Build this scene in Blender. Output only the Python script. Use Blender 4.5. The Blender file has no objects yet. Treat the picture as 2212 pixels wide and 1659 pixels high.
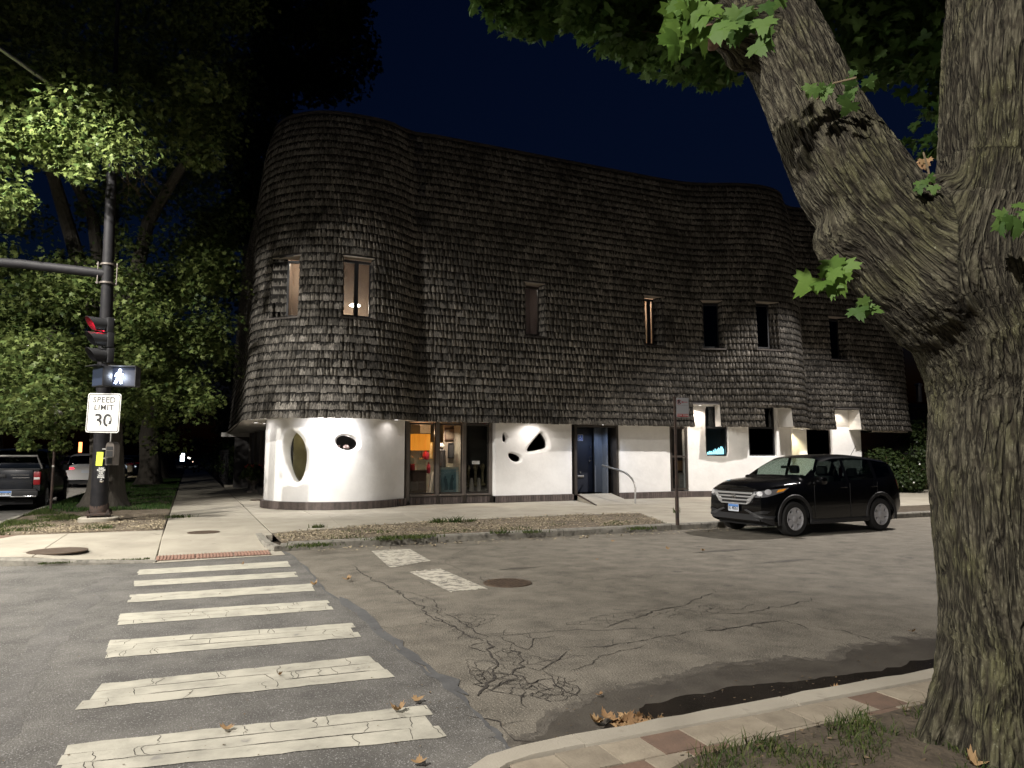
import bpy, bmesh, math, random
import numpy as np
from mathutils import Vector, Matrix, noise
from mathutils.geometry import delaunay_2d_cdt, tessellate_polygon
from mathutils.bvhtree import BVHTree
rnd = random.Random(7); NR = np.random.RandomState(11)
S = bpy.context.scene; COL = S.collection
R_ = math.radians; PI = math.pi

# ------------------------------------------------------------ camera
EYE = Vector((0, 0, 1.65)); FPX = 1533.0; PITCH = R_(5.718); YAW = R_(24.311)
FW = Vector((math.sin(YAW)*math.cos(PITCH), math.cos(YAW)*math.cos(PITCH), math.sin(PITCH)))
RT = Vector((math.cos(YAW), -math.sin(YAW), 0)); UP = RT.cross(FW)
cd = bpy.data.cameras.new('camera'); cam = bpy.data.objects.new('camera', cd); COL.objects.link(cam)
cam.location = EYE; cam.rotation_euler = (R_(90)+PITCH, 0, -YAW)
cd.sensor_width = 36; cd.lens = FPX/2212*36; cd.clip_start = .05; cd.clip_end = 2000
S.camera = cam
# ------------------------------------------------------------ world, exposure
W = bpy.data.worlds.new('World'); S.world = W; W.use_nodes = True
wn = W.node_tree.nodes; wl = W.node_tree.links; bg = wn['Background']
sky = wn.new('ShaderNodeTexSky'); sky.sky_type = 'NISHITA'; sky.sun_disc = False
sky.sun_elevation = R_(-2.0); sky.sun_rotation = R_(250); sky.air_density = 1.0; sky.dust_density = .3; sky.ozone_density = 4.0
mulc = wn.new('ShaderNodeMixRGB'); mulc.blend_type = 'MULTIPLY'; mulc.inputs[0].default_value = 1; mulc.inputs[2].default_value = (.36, .80, .80, 1)
wl.new(sky.outputs[0], mulc.inputs[1]); wl.new(mulc.outputs[0], bg.inputs[0]); bg.inputs[1].default_value = .060
SKYBG = bg
S.view_settings.view_transform = 'Standard'; S.view_settings.look = 'None'; S.view_settings.gamma = 1
S.view_settings.exposure = .9; S.view_settings.use_curve_mapping = False
S.cycles.use_denoising = True; S.cycles.max_bounces = 6; S.cycles.transparent_max_bounces = 12
S.cycles.sample_clamp_indirect = 3; S.cycles.caustics_reflective = False; S.cycles.caustics_refractive = False

# ------------------------------------------------------------ placing by sight line onto real planes
def ray(x, y): return FW + RT*((x-1106)/FPX) - UP*((y-829.5)/FPX)
def gp(x, y, z=0.0):
    d = ray(x, y); t = (z-EYE.z)/d.z; return EYE+d*t
def yp(x, y, Y): d = ray(x, y); return EYE+d*(Y/d.y)
def dp(x, y, t): return EYE+ray(x, y)*t

# ------------------------------------------------------------ object helpers
def link(o, parent=None):
    COL.objects.link(o)
    if parent is not None: o.parent = parent
    return o
def tag(o, label=None, cat=None, group=None, kind=None):
    if label: o['label'] = label
    if cat: o['category'] = cat
    if group: o['group'] = group
    if kind: o['kind'] = kind
    return o
def empty(name, loc, label=None, cat=None, group=None, rz=0, kind=None):
    o = bpy.data.objects.new(name, None); o.location = loc; o.rotation_euler = (0, 0, rz); o.empty_display_size = .2
    COL.objects.link(o); return tag(o, label, cat, group, kind)
def copy_tree(o, parent=None):
    c = o.copy(); COL.objects.link(c)
    if parent is not None: c.parent = parent
    for ch in list(o.children): copy_tree(ch, c)
    return c
class MB:
    def __init__(s): s.v = []; s.f = []; s.m = []; s.uv = {}
    def face(s, pts, mi=0):
        n = len(s.v); s.v += [tuple(p) for p in pts]; s.f.append(tuple(range(n, n+len(pts)))); s.m.append(mi); return s
    def raw(s, vs, fs, mi=0):
        n = len(s.v); s.v += [tuple(p) for p in vs]; s.f += [tuple(i+n for i in f) for f in fs]; s.m += [mi]*len(fs); return s
    def box(s, x0, x1, y0, y1, z0, z1, mi=0, M=None):
        vs = [Vector((x, y, z)) for z in (z0, z1) for y in (y0, y1) for x in (x0, x1)]
        if M is not None: vs = [M@v for v in vs]
        return s.raw(vs, [(0,2,3,1),(4,5,7,6),(0,1,5,4),(2,6,7,3),(0,4,6,2),(1,3,7,5)], mi)
    def cbox(s, x0, x1, y0, y1, z0, z1, c=.01, mi=0, M=None):   # chamfered box
        bm = bmesh.new(); bmesh.ops.create_cube(bm, size=1)
        for v in bm.verts: v.co = Vector(((x0+x1)/2+v.co.x*(x1-x0), (y0+y1)/2+v.co.y*(y1-y0), (z0+z1)/2+v.co.z*(z1-z0)))
        bmesh.ops.bevel(bm, geom=bm.edges[:], offset=c, segments=2, profile=.6, affect='EDGES', clamp_overlap=True)
        vs = [v.co.copy() for v in bm.verts]
        if M is not None: vs = [M@v for v in vs]
        for i, v in enumerate(bm.verts): v.index = i
        s.raw(vs, [tuple(v.index for v in f.verts) for f in bm.faces], mi); bm.free(); return s
    def tube(s, pts, r, n=10, mi=0, caps=True):
        pts = [Vector(p) for p in pts]; rs = r if isinstance(r, (list, tuple)) else [r]*len(pts)
        up = None; base = len(s.v); fs = []
        for i, p in enumerate(pts):
            t = (pts[min(i+1, len(pts)-1)]-pts[max(i-1, 0)]).normalized()
            if up is None: up = t.orthogonal().normalized()
            a = (up-t*up.dot(t)).normalized(); b = t.cross(a); up = a
            for k in range(n):
                th = 2*PI*k/n; s.v.append(tuple(p+(a*math.cos(th)+b*math.sin(th))*rs[i]))
            if i: fs += [(base+(i-1)*n+k, base+(i-1)*n+(k+1)%n, base+i*n+(k+1)%n, base+i*n+k) for k in range(n)]
        if caps: fs += [tuple(base+k for k in range(n))[::-1], tuple(base+(len(pts)-1)*n+k for k in range(n))]
        s.f += fs; s.m += [mi]*len(fs); return s
    def lathe(s, prof, c=(0,0,0), n=24, mi=0, axis='z', wob=None, M=None):
        base = len(s.v); fs = []
        for i, (r, h) in enumerate(prof):
            for k in range(n):
                th = 2*PI*k/n; rr = r*(wob(th, h) if wob else 1); a, b = rr*math.cos(th), rr*math.sin(th)
                p = Vector({'z': (a, b, h), 'y': (a, h, b), 'x': (h, a, b)}[axis])
                if M is not None: p = M@p
                s.v.append(tuple(p+Vector(c)))
            if i: fs += [(base+(i-1)*n+k, base+(i-1)*n+(k+1)%n, base+i*n+(k+1)%n, base+i*n+k) for k in range(n)]
        fs += [tuple(base+k for k in range(n))[::-1], tuple(base+(len(prof)-1)*n+k for k in range(n))]
        s.f += fs; s.m += [mi]*len(fs); return s
    def prism(s, poly, d0, d1, mi=0, M=None, plane='xy'):
        def P3(p, d): return {'xy': Vector((p[0], p[1], d)), 'xz': Vector((p[0], d, p[1])), 'yz': Vector((d, p[0], p[1]))}[plane]
        a = [P3(p, d0) for p in poly]; b = [P3(p, d1) for p in poly]; n = len(poly)
        if M is not None: a = [M@p for p in a]; b = [M@p for p in b]
        return s.raw(a+b, [tuple(range(n))[::-1], tuple(range(n, 2*n))]+[(k, (k+1)%n, n+(k+1)%n, n+k) for k in range(n)], mi)
    def sphere(s, c, r, n=12, m=8, mi=0, sc=(1,1,1)):
        prof = [(r*math.sin(PI*i/m)+1e-5, -r*math.cos(PI*i/m)) for i in range(m+1)]; k0 = len(s.v)
        s.lathe(prof, (0,0,0), n, mi)
        for i in range(k0, len(s.v)):
            v = s.v[i]; s.v[i] = (c[0]+v[0]*sc[0], c[1]+v[1]*sc[1], c[2]+v[2]*sc[2])
        return s
    def build(s, name, mats, parent=None, smooth=False, recalc=True, angle=35):
        me = bpy.data.meshes.new(name); me.from_pydata(s.v, [], s.f)
        if not isinstance(mats, (list, tuple)): mats = [mats]
        for m in mats: me.materials.append(m)
        if len(mats) > 1: me.polygons.foreach_set('material_index', s.m)
        if recalc:
            bm = bmesh.new(); bm.from_mesh(me); bmesh.ops.recalc_face_normals(bm, faces=bm.faces); bm.to_mesh(me); bm.free()
        if smooth:
            me.polygons.foreach_set('use_smooth', [True]*len(me.polygons)); me.set_sharp_from_angle(angle=R_(angle))
        me.update()
        return link(bpy.data.objects.new(name, me), parent)
def np_mesh(name, V, F, mats, parent=None, smooth=False, uv=None, mi=None):
    V = np.asarray(V, 'f4').reshape(-1, 3); F = np.asarray(F, 'i4'); k = F.shape[1]
    me = bpy.data.meshes.new(name); me.vertices.add(len(V)); me.vertices.foreach_set('co', V.ravel())
    me.loops.add(F.size); me.loops.foreach_set('vertex_index', F.ravel())
    me.polygons.add(len(F)); me.polygons.foreach_set('loop_start', np.arange(0, F.size, k, dtype='i4')); me.polygons.foreach_set('loop_total', np.full(len(F), k, 'i4'))
    if uv is not None:
        l = me.uv_layers.new(name='UVMap'); l.data.foreach_set('uv', np.asarray(uv, 'f4')[F.ravel()].ravel())
    for m in (mats if isinstance(mats, (list, tuple)) else [mats]): me.materials.append(m)
    if mi is not None: me.polygons.foreach_set('material_index', mi)
    if smooth: me.polygons.foreach_set('use_smooth', np.ones(len(F), bool))
    me.update(calc_edges=True); me.validate()
    return link(bpy.data.objects.new(name, me), parent)
def text(name, body, size, M, mat, parent, ext=.002, sx=1, bold=0, align='CENTER', sp=1):
    c = bpy.data.curves.new(name, 'FONT'); c.body = body; c.size = size; c.extrude = ext; c.align_x = align; c.align_y = 'CENTER'
    c.offset = bold; c.resolution_u = 3; c.space_character = sp; c.space_line = .85
    c.materials.append(mat); o = bpy.data.objects.new(name, c); link(o, parent); o.matrix_local = M@Matrix.Diagonal((sx, 1, 1, 1)); return o
def frame_M(o, xdir, updir=(0,0,1)):       # local x along xdir, local y along up, z towards the viewer side
    x = Vector(xdir).normalized(); y = Vector(updir); y = (y-x*y.dot(x)).normalized(); z = x.cross(y)
    M = Matrix((x, y, z)).transposed().to_4x4(); M.translation = Vector(o); return M

# ------------------------------------------------------------ materials
def nd(nt, t, **k):
    n = nt.nodes.new(t)
    for a, b in k.items(): setattr(n, a, b)
    return n
def pm(name, col, rough=.7, metal=0, col2=None, vs=3.0, vd=4, stretch=(1,1,1), bump=0, bs=40, isl=0, emit=None, es=0, spec=.5, coat=0, lo=.35, hi=.65, spot=None, ss=8, sth=(.6,.7), coord='P', rv=0, speck=None):
    m = bpy.data.materials.new(name); m.use_nodes = True; nt = m.node_tree; L = nt.links; b = nt.nodes['Principled BSDF']
    b.inputs['Roughness'].default_value = rough; b.inputs['Metallic'].default_value = metal; b.inputs['Specular IOR Level'].default_value = spec
    b.inputs['Coat Weight'].default_value = coat
    c4 = lambda c: (c[0], c[1], c[2], 1)
    if coord == 'P': src = nd(nt, 'ShaderNodeNewGeometry').outputs['Position']
    elif coord == 'UV': src = nd(nt, 'ShaderNodeTexCoord').outputs['UV']
    else: src = nd(nt, 'ShaderNodeTexCoord').outputs['Object']
    mp = nd(nt, 'ShaderNodeMapping'); mp.inputs['Scale'].default_value = stretch; L.new(src, mp.inputs[0]); vec = mp.outputs[0]
    out = None
    if col2 is not None:
        n = nd(nt, 'ShaderNodeTexNoise'); n.inputs['Scale'].default_value = vs; n.inputs['Detail'].default_value = vd; n.inputs['Roughness'].default_value = .62; L.new(vec, n.inputs['Vector'])
        r = nd(nt, 'ShaderNodeMapRange'); r.inputs[1].default_value = lo; r.inputs[2].default_value = hi; L.new(n.outputs[0], r.inputs[0])
        mx = nd(nt, 'ShaderNodeMixRGB'); mx.inputs[1].default_value = c4(col); mx.inputs[2].default_value = c4(col2); L.new(r.outputs[0], mx.inputs[0]); out = mx.outputs[0]
    else:
        rg = nd(nt, 'ShaderNodeRGB'); rg.outputs[0].default_value = c4(col); out = rg.outputs[0]
    if spot is not None:
        n = nd(nt, 'ShaderNodeTexNoise'); n.inputs['Scale'].default_value = ss; n.inputs['Detail'].default_value = 6; L.new(vec, n.inputs['Vector'])
        r = nd(nt, 'ShaderNodeMapRange'); r.inputs[1].default_value = sth[0]; r.inputs[2].default_value = sth[1]; L.new(n.outputs[0], r.inputs[0])
        mx = nd(nt, 'ShaderNodeMixRGB'); mx.inputs[2].default_value = c4(spot); L.new(out, mx.inputs[1]); L.new(r.outputs[0], mx.inputs[0]); out = mx.outputs[0]
    if speck is not None:
        n = nd(nt, 'ShaderNodeTexNoise'); n.inputs['Scale'].default_value = speck[1]; n.inputs['Detail'].default_value = 2; L.new(vec, n.inputs['Vector'])
        r = nd(nt, 'ShaderNodeMapRange'); r.inputs[1].default_value = speck[2]; r.inputs[2].default_value = speck[3]; L.new(n.outputs[0], r.inputs[0])
        mx = nd(nt, 'ShaderNodeMixRGB'); mx.inputs[2].default_value = c4(speck[0]); L.new(out, mx.inputs[1]); L.new(r.outputs[0], mx.inputs[0]); out = mx.outputs[0]
    if isl:
        g = nd(nt, 'ShaderNodeNewGeometry'); oi = nd(nt, 'ShaderNodeObjectInfo'); ad = nd(nt, 'ShaderNodeMath', operation='ADD'); fr = nd(nt, 'ShaderNodeMath', operation='FRACT')
        L.new(g.outputs['Random Per Island'], ad.inputs[0]); L.new(oi.outputs['Random'], ad.inputs[1]); L.new(ad.outputs[0], fr.inputs[0])
        r = nd(nt, 'ShaderNodeMapRange'); r.inputs[3].default_value = 1-isl; r.inputs[4].default_value = 1+isl; L.new(fr.outputs[0], r.inputs[0])
        hs = nd(nt, 'ShaderNodeHueSaturation'); L.new(r.outputs[0], hs.inputs['Value']); L.new(out, hs.inputs['Color']); out = hs.outputs[0]
    L.new(out, b.inputs['Base Color'])
    if rv:
        n = nd(nt, 'ShaderNodeTexNoise'); n.inputs['Scale'].default_value = 2.2; L.new(vec, n.inputs['Vector'])
        r = nd(nt, 'ShaderNodeMapRange'); r.inputs[3].default_value = rough-rv; r.inputs[4].default_value = rough+rv; L.new(n.outputs[0], r.inputs[0]); L.new(r.outputs[0], b.inputs['Roughness'])
    if bump:
        n = nd(nt, 'ShaderNodeTexNoise'); n.inputs['Scale'].default_value = bs; n.inputs['Detail'].default_value = 5; L.new(vec, n.inputs['Vector'])
        bp = nd(nt, 'ShaderNodeBump'); bp.inputs['Strength'].default_value = 1; bp.inputs['Distance'].default_value = bump; L.new(n.outputs[0], bp.inputs['Height']); L.new(bp.outputs[0], b.inputs['Normal'])
    if emit: b.inputs['Emission Color'].default_value = c4(emit); b.inputs['Emission Strength'].default_value = es
    m['out'] = 0; return m
def glass_mat(name, tint=(.8,.85,.85), refl=1.0, rough=.02):
    m = bpy.data.materials.new(name); m.use_nodes = True; nt = m.node_tree; L = nt.links; nt.nodes.remove(nt.nodes['Principled BSDF']); o = nt.nodes['Material Output']
    t = nd(nt, 'ShaderNodeBsdfTransparent'); t.inputs[0].default_value = (*tint, 1); g = nd(nt, 'ShaderNodeBsdfGlossy'); g.inputs['Roughness'].default_value = rough
    f = nd(nt, 'ShaderNodeLayerWeight'); pw = nd(nt, 'ShaderNodeMath', operation='POWER'); pw.inputs[1].default_value = 4.5; L.new(f.outputs['Facing'], pw.inputs[0]); k = nd(nt, 'ShaderNodeMath', operation='MULTIPLY_ADD'); k.inputs[1].default_value = .9*min(1, refl); k.inputs[2].default_value = .045*refl
    x = nd(nt, 'ShaderNodeMixShader'); L.new(pw.outputs[0], k.inputs[0]); L.new(k.outputs[0], x.inputs[0]); L.new(t.outputs[0], x.inputs[1]); L.new(g.outputs[0], x.inputs[2]); L.new(x.outputs[0], o.inputs[0]); return m
def leaf_mat(name, c1, c2, rough=.45, tr=.35):
    m = bpy.data.materials.new(name); m.use_nodes = True; nt = m.node_tree; L = nt.links; b = nt.nodes['Principled BSDF']; o = nt.nodes['Material Output']
    g = nd(nt, 'ShaderNodeNewGeometry'); oi = nd(nt, 'ShaderNodeObjectInfo'); ad = nd(nt, 'ShaderNodeMath', operation='ADD'); fr = nd(nt, 'ShaderNodeMath', operation='FRACT')
    L.new(g.outputs['Random Per Island'], ad.inputs[0]); L.new(oi.outputs['Random'], ad.inputs[1]); L.new(ad.outputs[0], fr.inputs[0])
    mx = nd(nt, 'ShaderNodeMixRGB'); mx.inputs[1].default_value = (*c1, 1); mx.inputs[2].default_value = (*c2, 1); L.new(fr.outputs[0], mx.inputs[0])
    L.new(mx.outputs[0], b.inputs['Base Color']); b.inputs['Roughness'].default_value = rough; b.inputs['Specular IOR Level'].default_value = .16
    t = nd(nt, 'ShaderNodeBsdfTranslucent'); L.new(mx.outputs[0], t.inputs[0]); x = nd(nt, 'ShaderNodeMixShader'); x.inputs[0].default_value = tr
    L.new(b.outputs[0], x.inputs[1]); L.new(t.outputs[0], x.inputs[2]); L.new(x.outputs[0], o.inputs[0]); return m
M = {}
M['asphalt_old'] = pm('asphalt_old', (.095,.085,.070), .9, col2=(.20,.18,.147), vs=2.6, vd=14, bump=.012, bs=60, speck=((.27,.245,.20),80,.58,.66), lo=.3, hi=.7, spot=(.07,.063,.057), ss=2.3, sth=(.63,.75), spec=.35)
M['asphalt_new'] = pm('asphalt_new', (.080,.076,.070), .88, col2=(.145,.138,.126), vs=1.9, vd=14, bump=.009, bs=90, speck=((.28,.275,.265),95,.60,.68), spec=.35)
M['paint'] = pm('road_paint', (.44,.42,.35), .85, col2=(.25,.24,.20), vs=3.5, vd=8, lo=.4, hi=.75, bump=.002, bs=60, spot=(.22,.21,.19), ss=7, sth=(.66,.74))
M['paint_worn'] = pm('worn_paint', (.46,.43,.36), .8, col2=(.16,.15,.13), vs=9, vd=9, lo=.45, hi=.62, bump=.002, bs=60)
M['crack'] = pm('crack_dirt_shade', (.026,.022,.018), .95, col2=(.06,.052,.044), vs=12)  # dark colour stands for dirt and for the shade inside the gaps
M['tar'] = pm('tar_seam', (.07,.07,.072), .8, col2=(.1,.1,.1), vs=5, bump=.003, bs=40)
M['wet'] = pm('wet_asphalt', (.058,.051,.043), .5, col2=(.085,.076,.063), vs=4, bump=.004, bs=60, rv=.15)
M['water'] = pm('gutter_water', (.014,.012,.01), .18, col2=(.022,.018,.015), vs=4, bump=.001, bs=20)
M['concrete'] = pm('concrete', (.36,.33,.27), .85, col2=(.27,.245,.20), vs=1.3, vd=9, bump=.003, bs=80, isl=.07, spot=(.17,.15,.125), ss=5, sth=(.66,.78))
M['concrete_dk'] = pm('concrete_dark', (.25,.235,.20), .9, col2=(.15,.14,.12), vs=6, vd=9, bump=.008, bs=30, isl=.1, spot=(.07,.065,.055), ss=7, sth=(.55,.68))
M['joint'] = pm('joint_dirt', (.06,.05,.04), .95, col2=(.1,.085,.065), vs=20)
M['soil'] = pm('soil', (.075,.055,.036), .95, col2=(.15,.12,.085), vs=5, vd=10, bump=.03, bs=18, spot=(.3,.27,.21), ss=24, sth=(.6,.68))
M['soil_dk'] = pm('soil_dark', (.045,.034,.022), .95, col2=(.085,.066,.045), vs=7, vd=10, bump=.02, bs=25)
M['dirtgrass'] = pm('dirt_and_grass', (.035,.05,.018), .95, col2=(.10,.08,.05), vs=1.5, vd=9, bump=.02, bs=25)
M['litter'] = pm('dry_litter', (.30,.25,.17), .9, isl=.5)
M['litter_dk'] = pm('dark_litter', (.12,.085,.05), .9, isl=.5)
M['paver'] = pm('paver', (.26,.225,.17), .85, col2=(.19,.16,.12), vs=6, vd=8, bump=.004, bs=60, isl=.15)
M['paver_red'] = pm('paver_red', (.165,.105,.075), .85, col2=(.11,.075,.055), vs=6, vd=8, bump=.004, bs=60, isl=.1)
M['tactile'] = pm('tactile_red', (.26,.15,.11), .8, col2=(.2,.12,.09), vs=8, bump=.002, bs=60)
M['iron'] = pm('cast_iron', (.075,.055,.042), .6, metal=.4, col2=(.12,.085,.06), vs=14, bump=.002, bs=90)
M['stucco'] = pm('white_stucco', (.80,.79,.78), .8, col2=(.72,.71,.70), vs=2.2, vd=8, bump=.005, bs=11, spec=.25)
M['soffit'] = pm('white_soffit', (.68,.66,.63), .8, col2=(.6,.58,.55), vs=3)
M['brick_base'] = pm('dark_brick', (.070,.055,.052), .7, col2=(.10,.078,.07), vs=14, bump=.003, bs=60, isl=.3)
M['mortar'] = pm('mortar', (.11,.10,.09), .95)
M['bronze'] = pm('bronze_frame', (.045,.038,.034), .45, metal=.3, col2=(.062,.052,.045), vs=5)
M['frame_lt'] = pm('grey_frame', (.11,.095,.085), .5, metal=.2, col2=(.14,.12,.105), vs=5)
M['black_frame'] = pm('black_frame', (.015,.015,.017), .45)
M['rim_wood'] = pm('rim_board', (.075,.062,.05), .85, col2=(.05,.04,.033), vs=4, stretch=(1,1,4))
M['plaster_lt'] = pm('pale_head_board', (.38,.33,.28), .8, col2=(.28,.25,.21), vs=4)
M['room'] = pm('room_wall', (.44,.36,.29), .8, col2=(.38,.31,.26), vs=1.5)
M['room_dim'] = pm('room_dim_wall', (.20,.155,.14), .9)  # darker copy of room_wall, so its window reads as dimly lit
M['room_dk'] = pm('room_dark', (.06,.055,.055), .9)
M['door'] = pm('dark_blue_door', (.007,.010,.020), .5, col2=(.010,.013,.024), vs=4)
M['greyblue'] = pm('blue_grey_panel', (.065,.078,.10), .75, col2=(.09,.10,.12), vs=30, stretch=(1,1,.15), bump=.004, bs=60)
M['steel'] = pm('galvanised_steel', (.38,.37,.35), .45, metal=.7, col2=(.28,.27,.26), vs=10)
M['chrome'] = pm('chrome', (.75,.75,.75), .15, metal=1)
M['pole_blk'] = pm('pole_paint', (.010,.010,.012), .6, col2=(.017,.016,.018), vs=6, bump=.002, bs=12, spot=(.03,.022,.016), ss=12, sth=(.68,.75), spec=.2)
M['rust'] = pm('rusty_iron', (.06,.035,.025), .8, col2=(.02,.015,.013), vs=10, bump=.004, bs=40)
M['sig_blk'] = pm('signal_black', (.02,.02,.022), .5)
M['sign_w'] = pm('sign_white', (.72,.72,.70), .45, col2=(.6,.6,.58), vs=9, spot=(.45,.45,.43), ss=14, sth=(.62,.68))
M['sign_k'] = pm('sign_black', (.015,.015,.017), .5)
M['sign_red'] = pm('sign_red', (.35,.02,.025), .5)
M['sticker'] = pm('pale_sticker', (.82,.80,.72), .7, col2=(.7,.68,.6), vs=20)
M['yellow'] = pm('yellow_notice', (.62,.72,.06), .6, emit=(.62,.72,.06), es=0)
M['carblack'] = pm('black_car_paint', (.003,.003,.0035), .18, coat=.3, spec=.3, coord='O')
M['carplastic'] = pm('black_plastic', (.018,.018,.02), .6)
M['cardark'] = pm('dark_blue_car_paint', (.005,.007,.012), .25, coat=.5)
M['carwhite'] = pm('white_car_paint', (.62,.62,.63), .35, coat=.4)
M['carbeige'] = pm('cream_car_paint', (.58,.55,.46), .35, coat=.4)
M['cargrey'] = pm('grey_car_paint', (.05,.05,.055), .3, coat=.5)
M['tyre'] = pm('tyre_rubber', (.018,.018,.018), .85, bump=.003, bs=60, coord='O')
M['rim'] = pm('wheel_silver', (.46,.46,.48), .45, metal=0)
M['hl'] = pm('headlamp_reflector', (.75,.75,.78), .2, metal=.25, bump=.02, bs=25, coord='O')
M['amber'] = pm('amber_lens', (.8,.32,.02), .3, emit=(1,.4,.05), es=.12)
M['tail'] = pm('red_lens', (.22,.008,.012), .3, emit=(1,.02,.03), es=.015)
M['tail_on'] = pm('lit_red_lens', (.5,.02,.03), .3, emit=(1,.03,.06), es=1.6)
M['plate_w'] = pm('plate_white', (.62,.66,.74), .5)
M['plate_b'] = pm('plate_blue', (.10,.25,.62), .5)
M['seat'] = pm('seat_cloth', (.02,.02,.022), .9)
M['glass'] = glass_mat('window_glass', (.86,.88,.88), 1)
M['glass_dk'] = glass_mat('tinted_glass', (.10,.11,.12), 1.2)
M['glass_car'] = glass_mat('car_glass', (.45,.52,.48), 1.0)
M['glass_priv'] = glass_mat('privacy_glass', (.06,.07,.07), 1.2)
M['leaf_a'] = leaf_mat('street_tree_leaf', (.045,.076,.022), (.15,.185,.058))
M['leaf_b'] = leaf_mat('dark_leaf', (.02,.035,.012), (.045,.065,.02))
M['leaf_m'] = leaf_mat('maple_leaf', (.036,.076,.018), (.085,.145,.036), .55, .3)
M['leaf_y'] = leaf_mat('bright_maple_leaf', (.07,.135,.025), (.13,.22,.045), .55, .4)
M['leaf_dry'] = leaf_mat('dry_leaf', (.22,.13,.065), (.34,.23,.12), .7, .1)
M['grass'] = leaf_mat('grass_blade', (.025,.050,.012), (.085,.10,.03), .6, .2)
M['grass_dk'] = leaf_mat('lawn_blade', (.018,.05,.012), (.05,.085,.02), .6, .2)
M['stem'] = pm('stem', (.12,.09,.05), .85)
M['stone'] = pm('weathered_stone', (.28,.24,.21), .85, col2=(.16,.14,.12), vs=12, bump=.01, bs=30)
M['flower'] = pm('red_flower', (.5,.06,.05), .7)
M['white_fl'] = pm('white_flower', (.7,.7,.68), .7)
M['bark_far'] = pm('street_tree_bark', (.06,.053,.043), .95, col2=(.045,.038,.03), vs=9, vd=8, stretch=(1,1,.22), bump=.05, bs=14)
def em(name, c, s): return pm(name, tuple(x*.3 for x in c), .5, emit=c, es=s)
M['lamp_disc'] = em('lamp_diffuser', (1,.94,.85), 12); M['soffit_lens'] = em('soffit_lens', (1,.95,.9), 1.6)
M['blue_disc'] = em('cool_diffuser', (.7,.82,1), 9)
M['sig_red'] = em('red_signal_lens', (1,.02,.06), 4)
M['chrome_lit'] = pm('grille_chrome_lit', (.55,.55,.56), .3, metal=.45)  # pale copy of chrome, its brightness put into the base colour
M['walk_w'] = em('walk_symbol', (.72,.84,1), 10)
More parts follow.
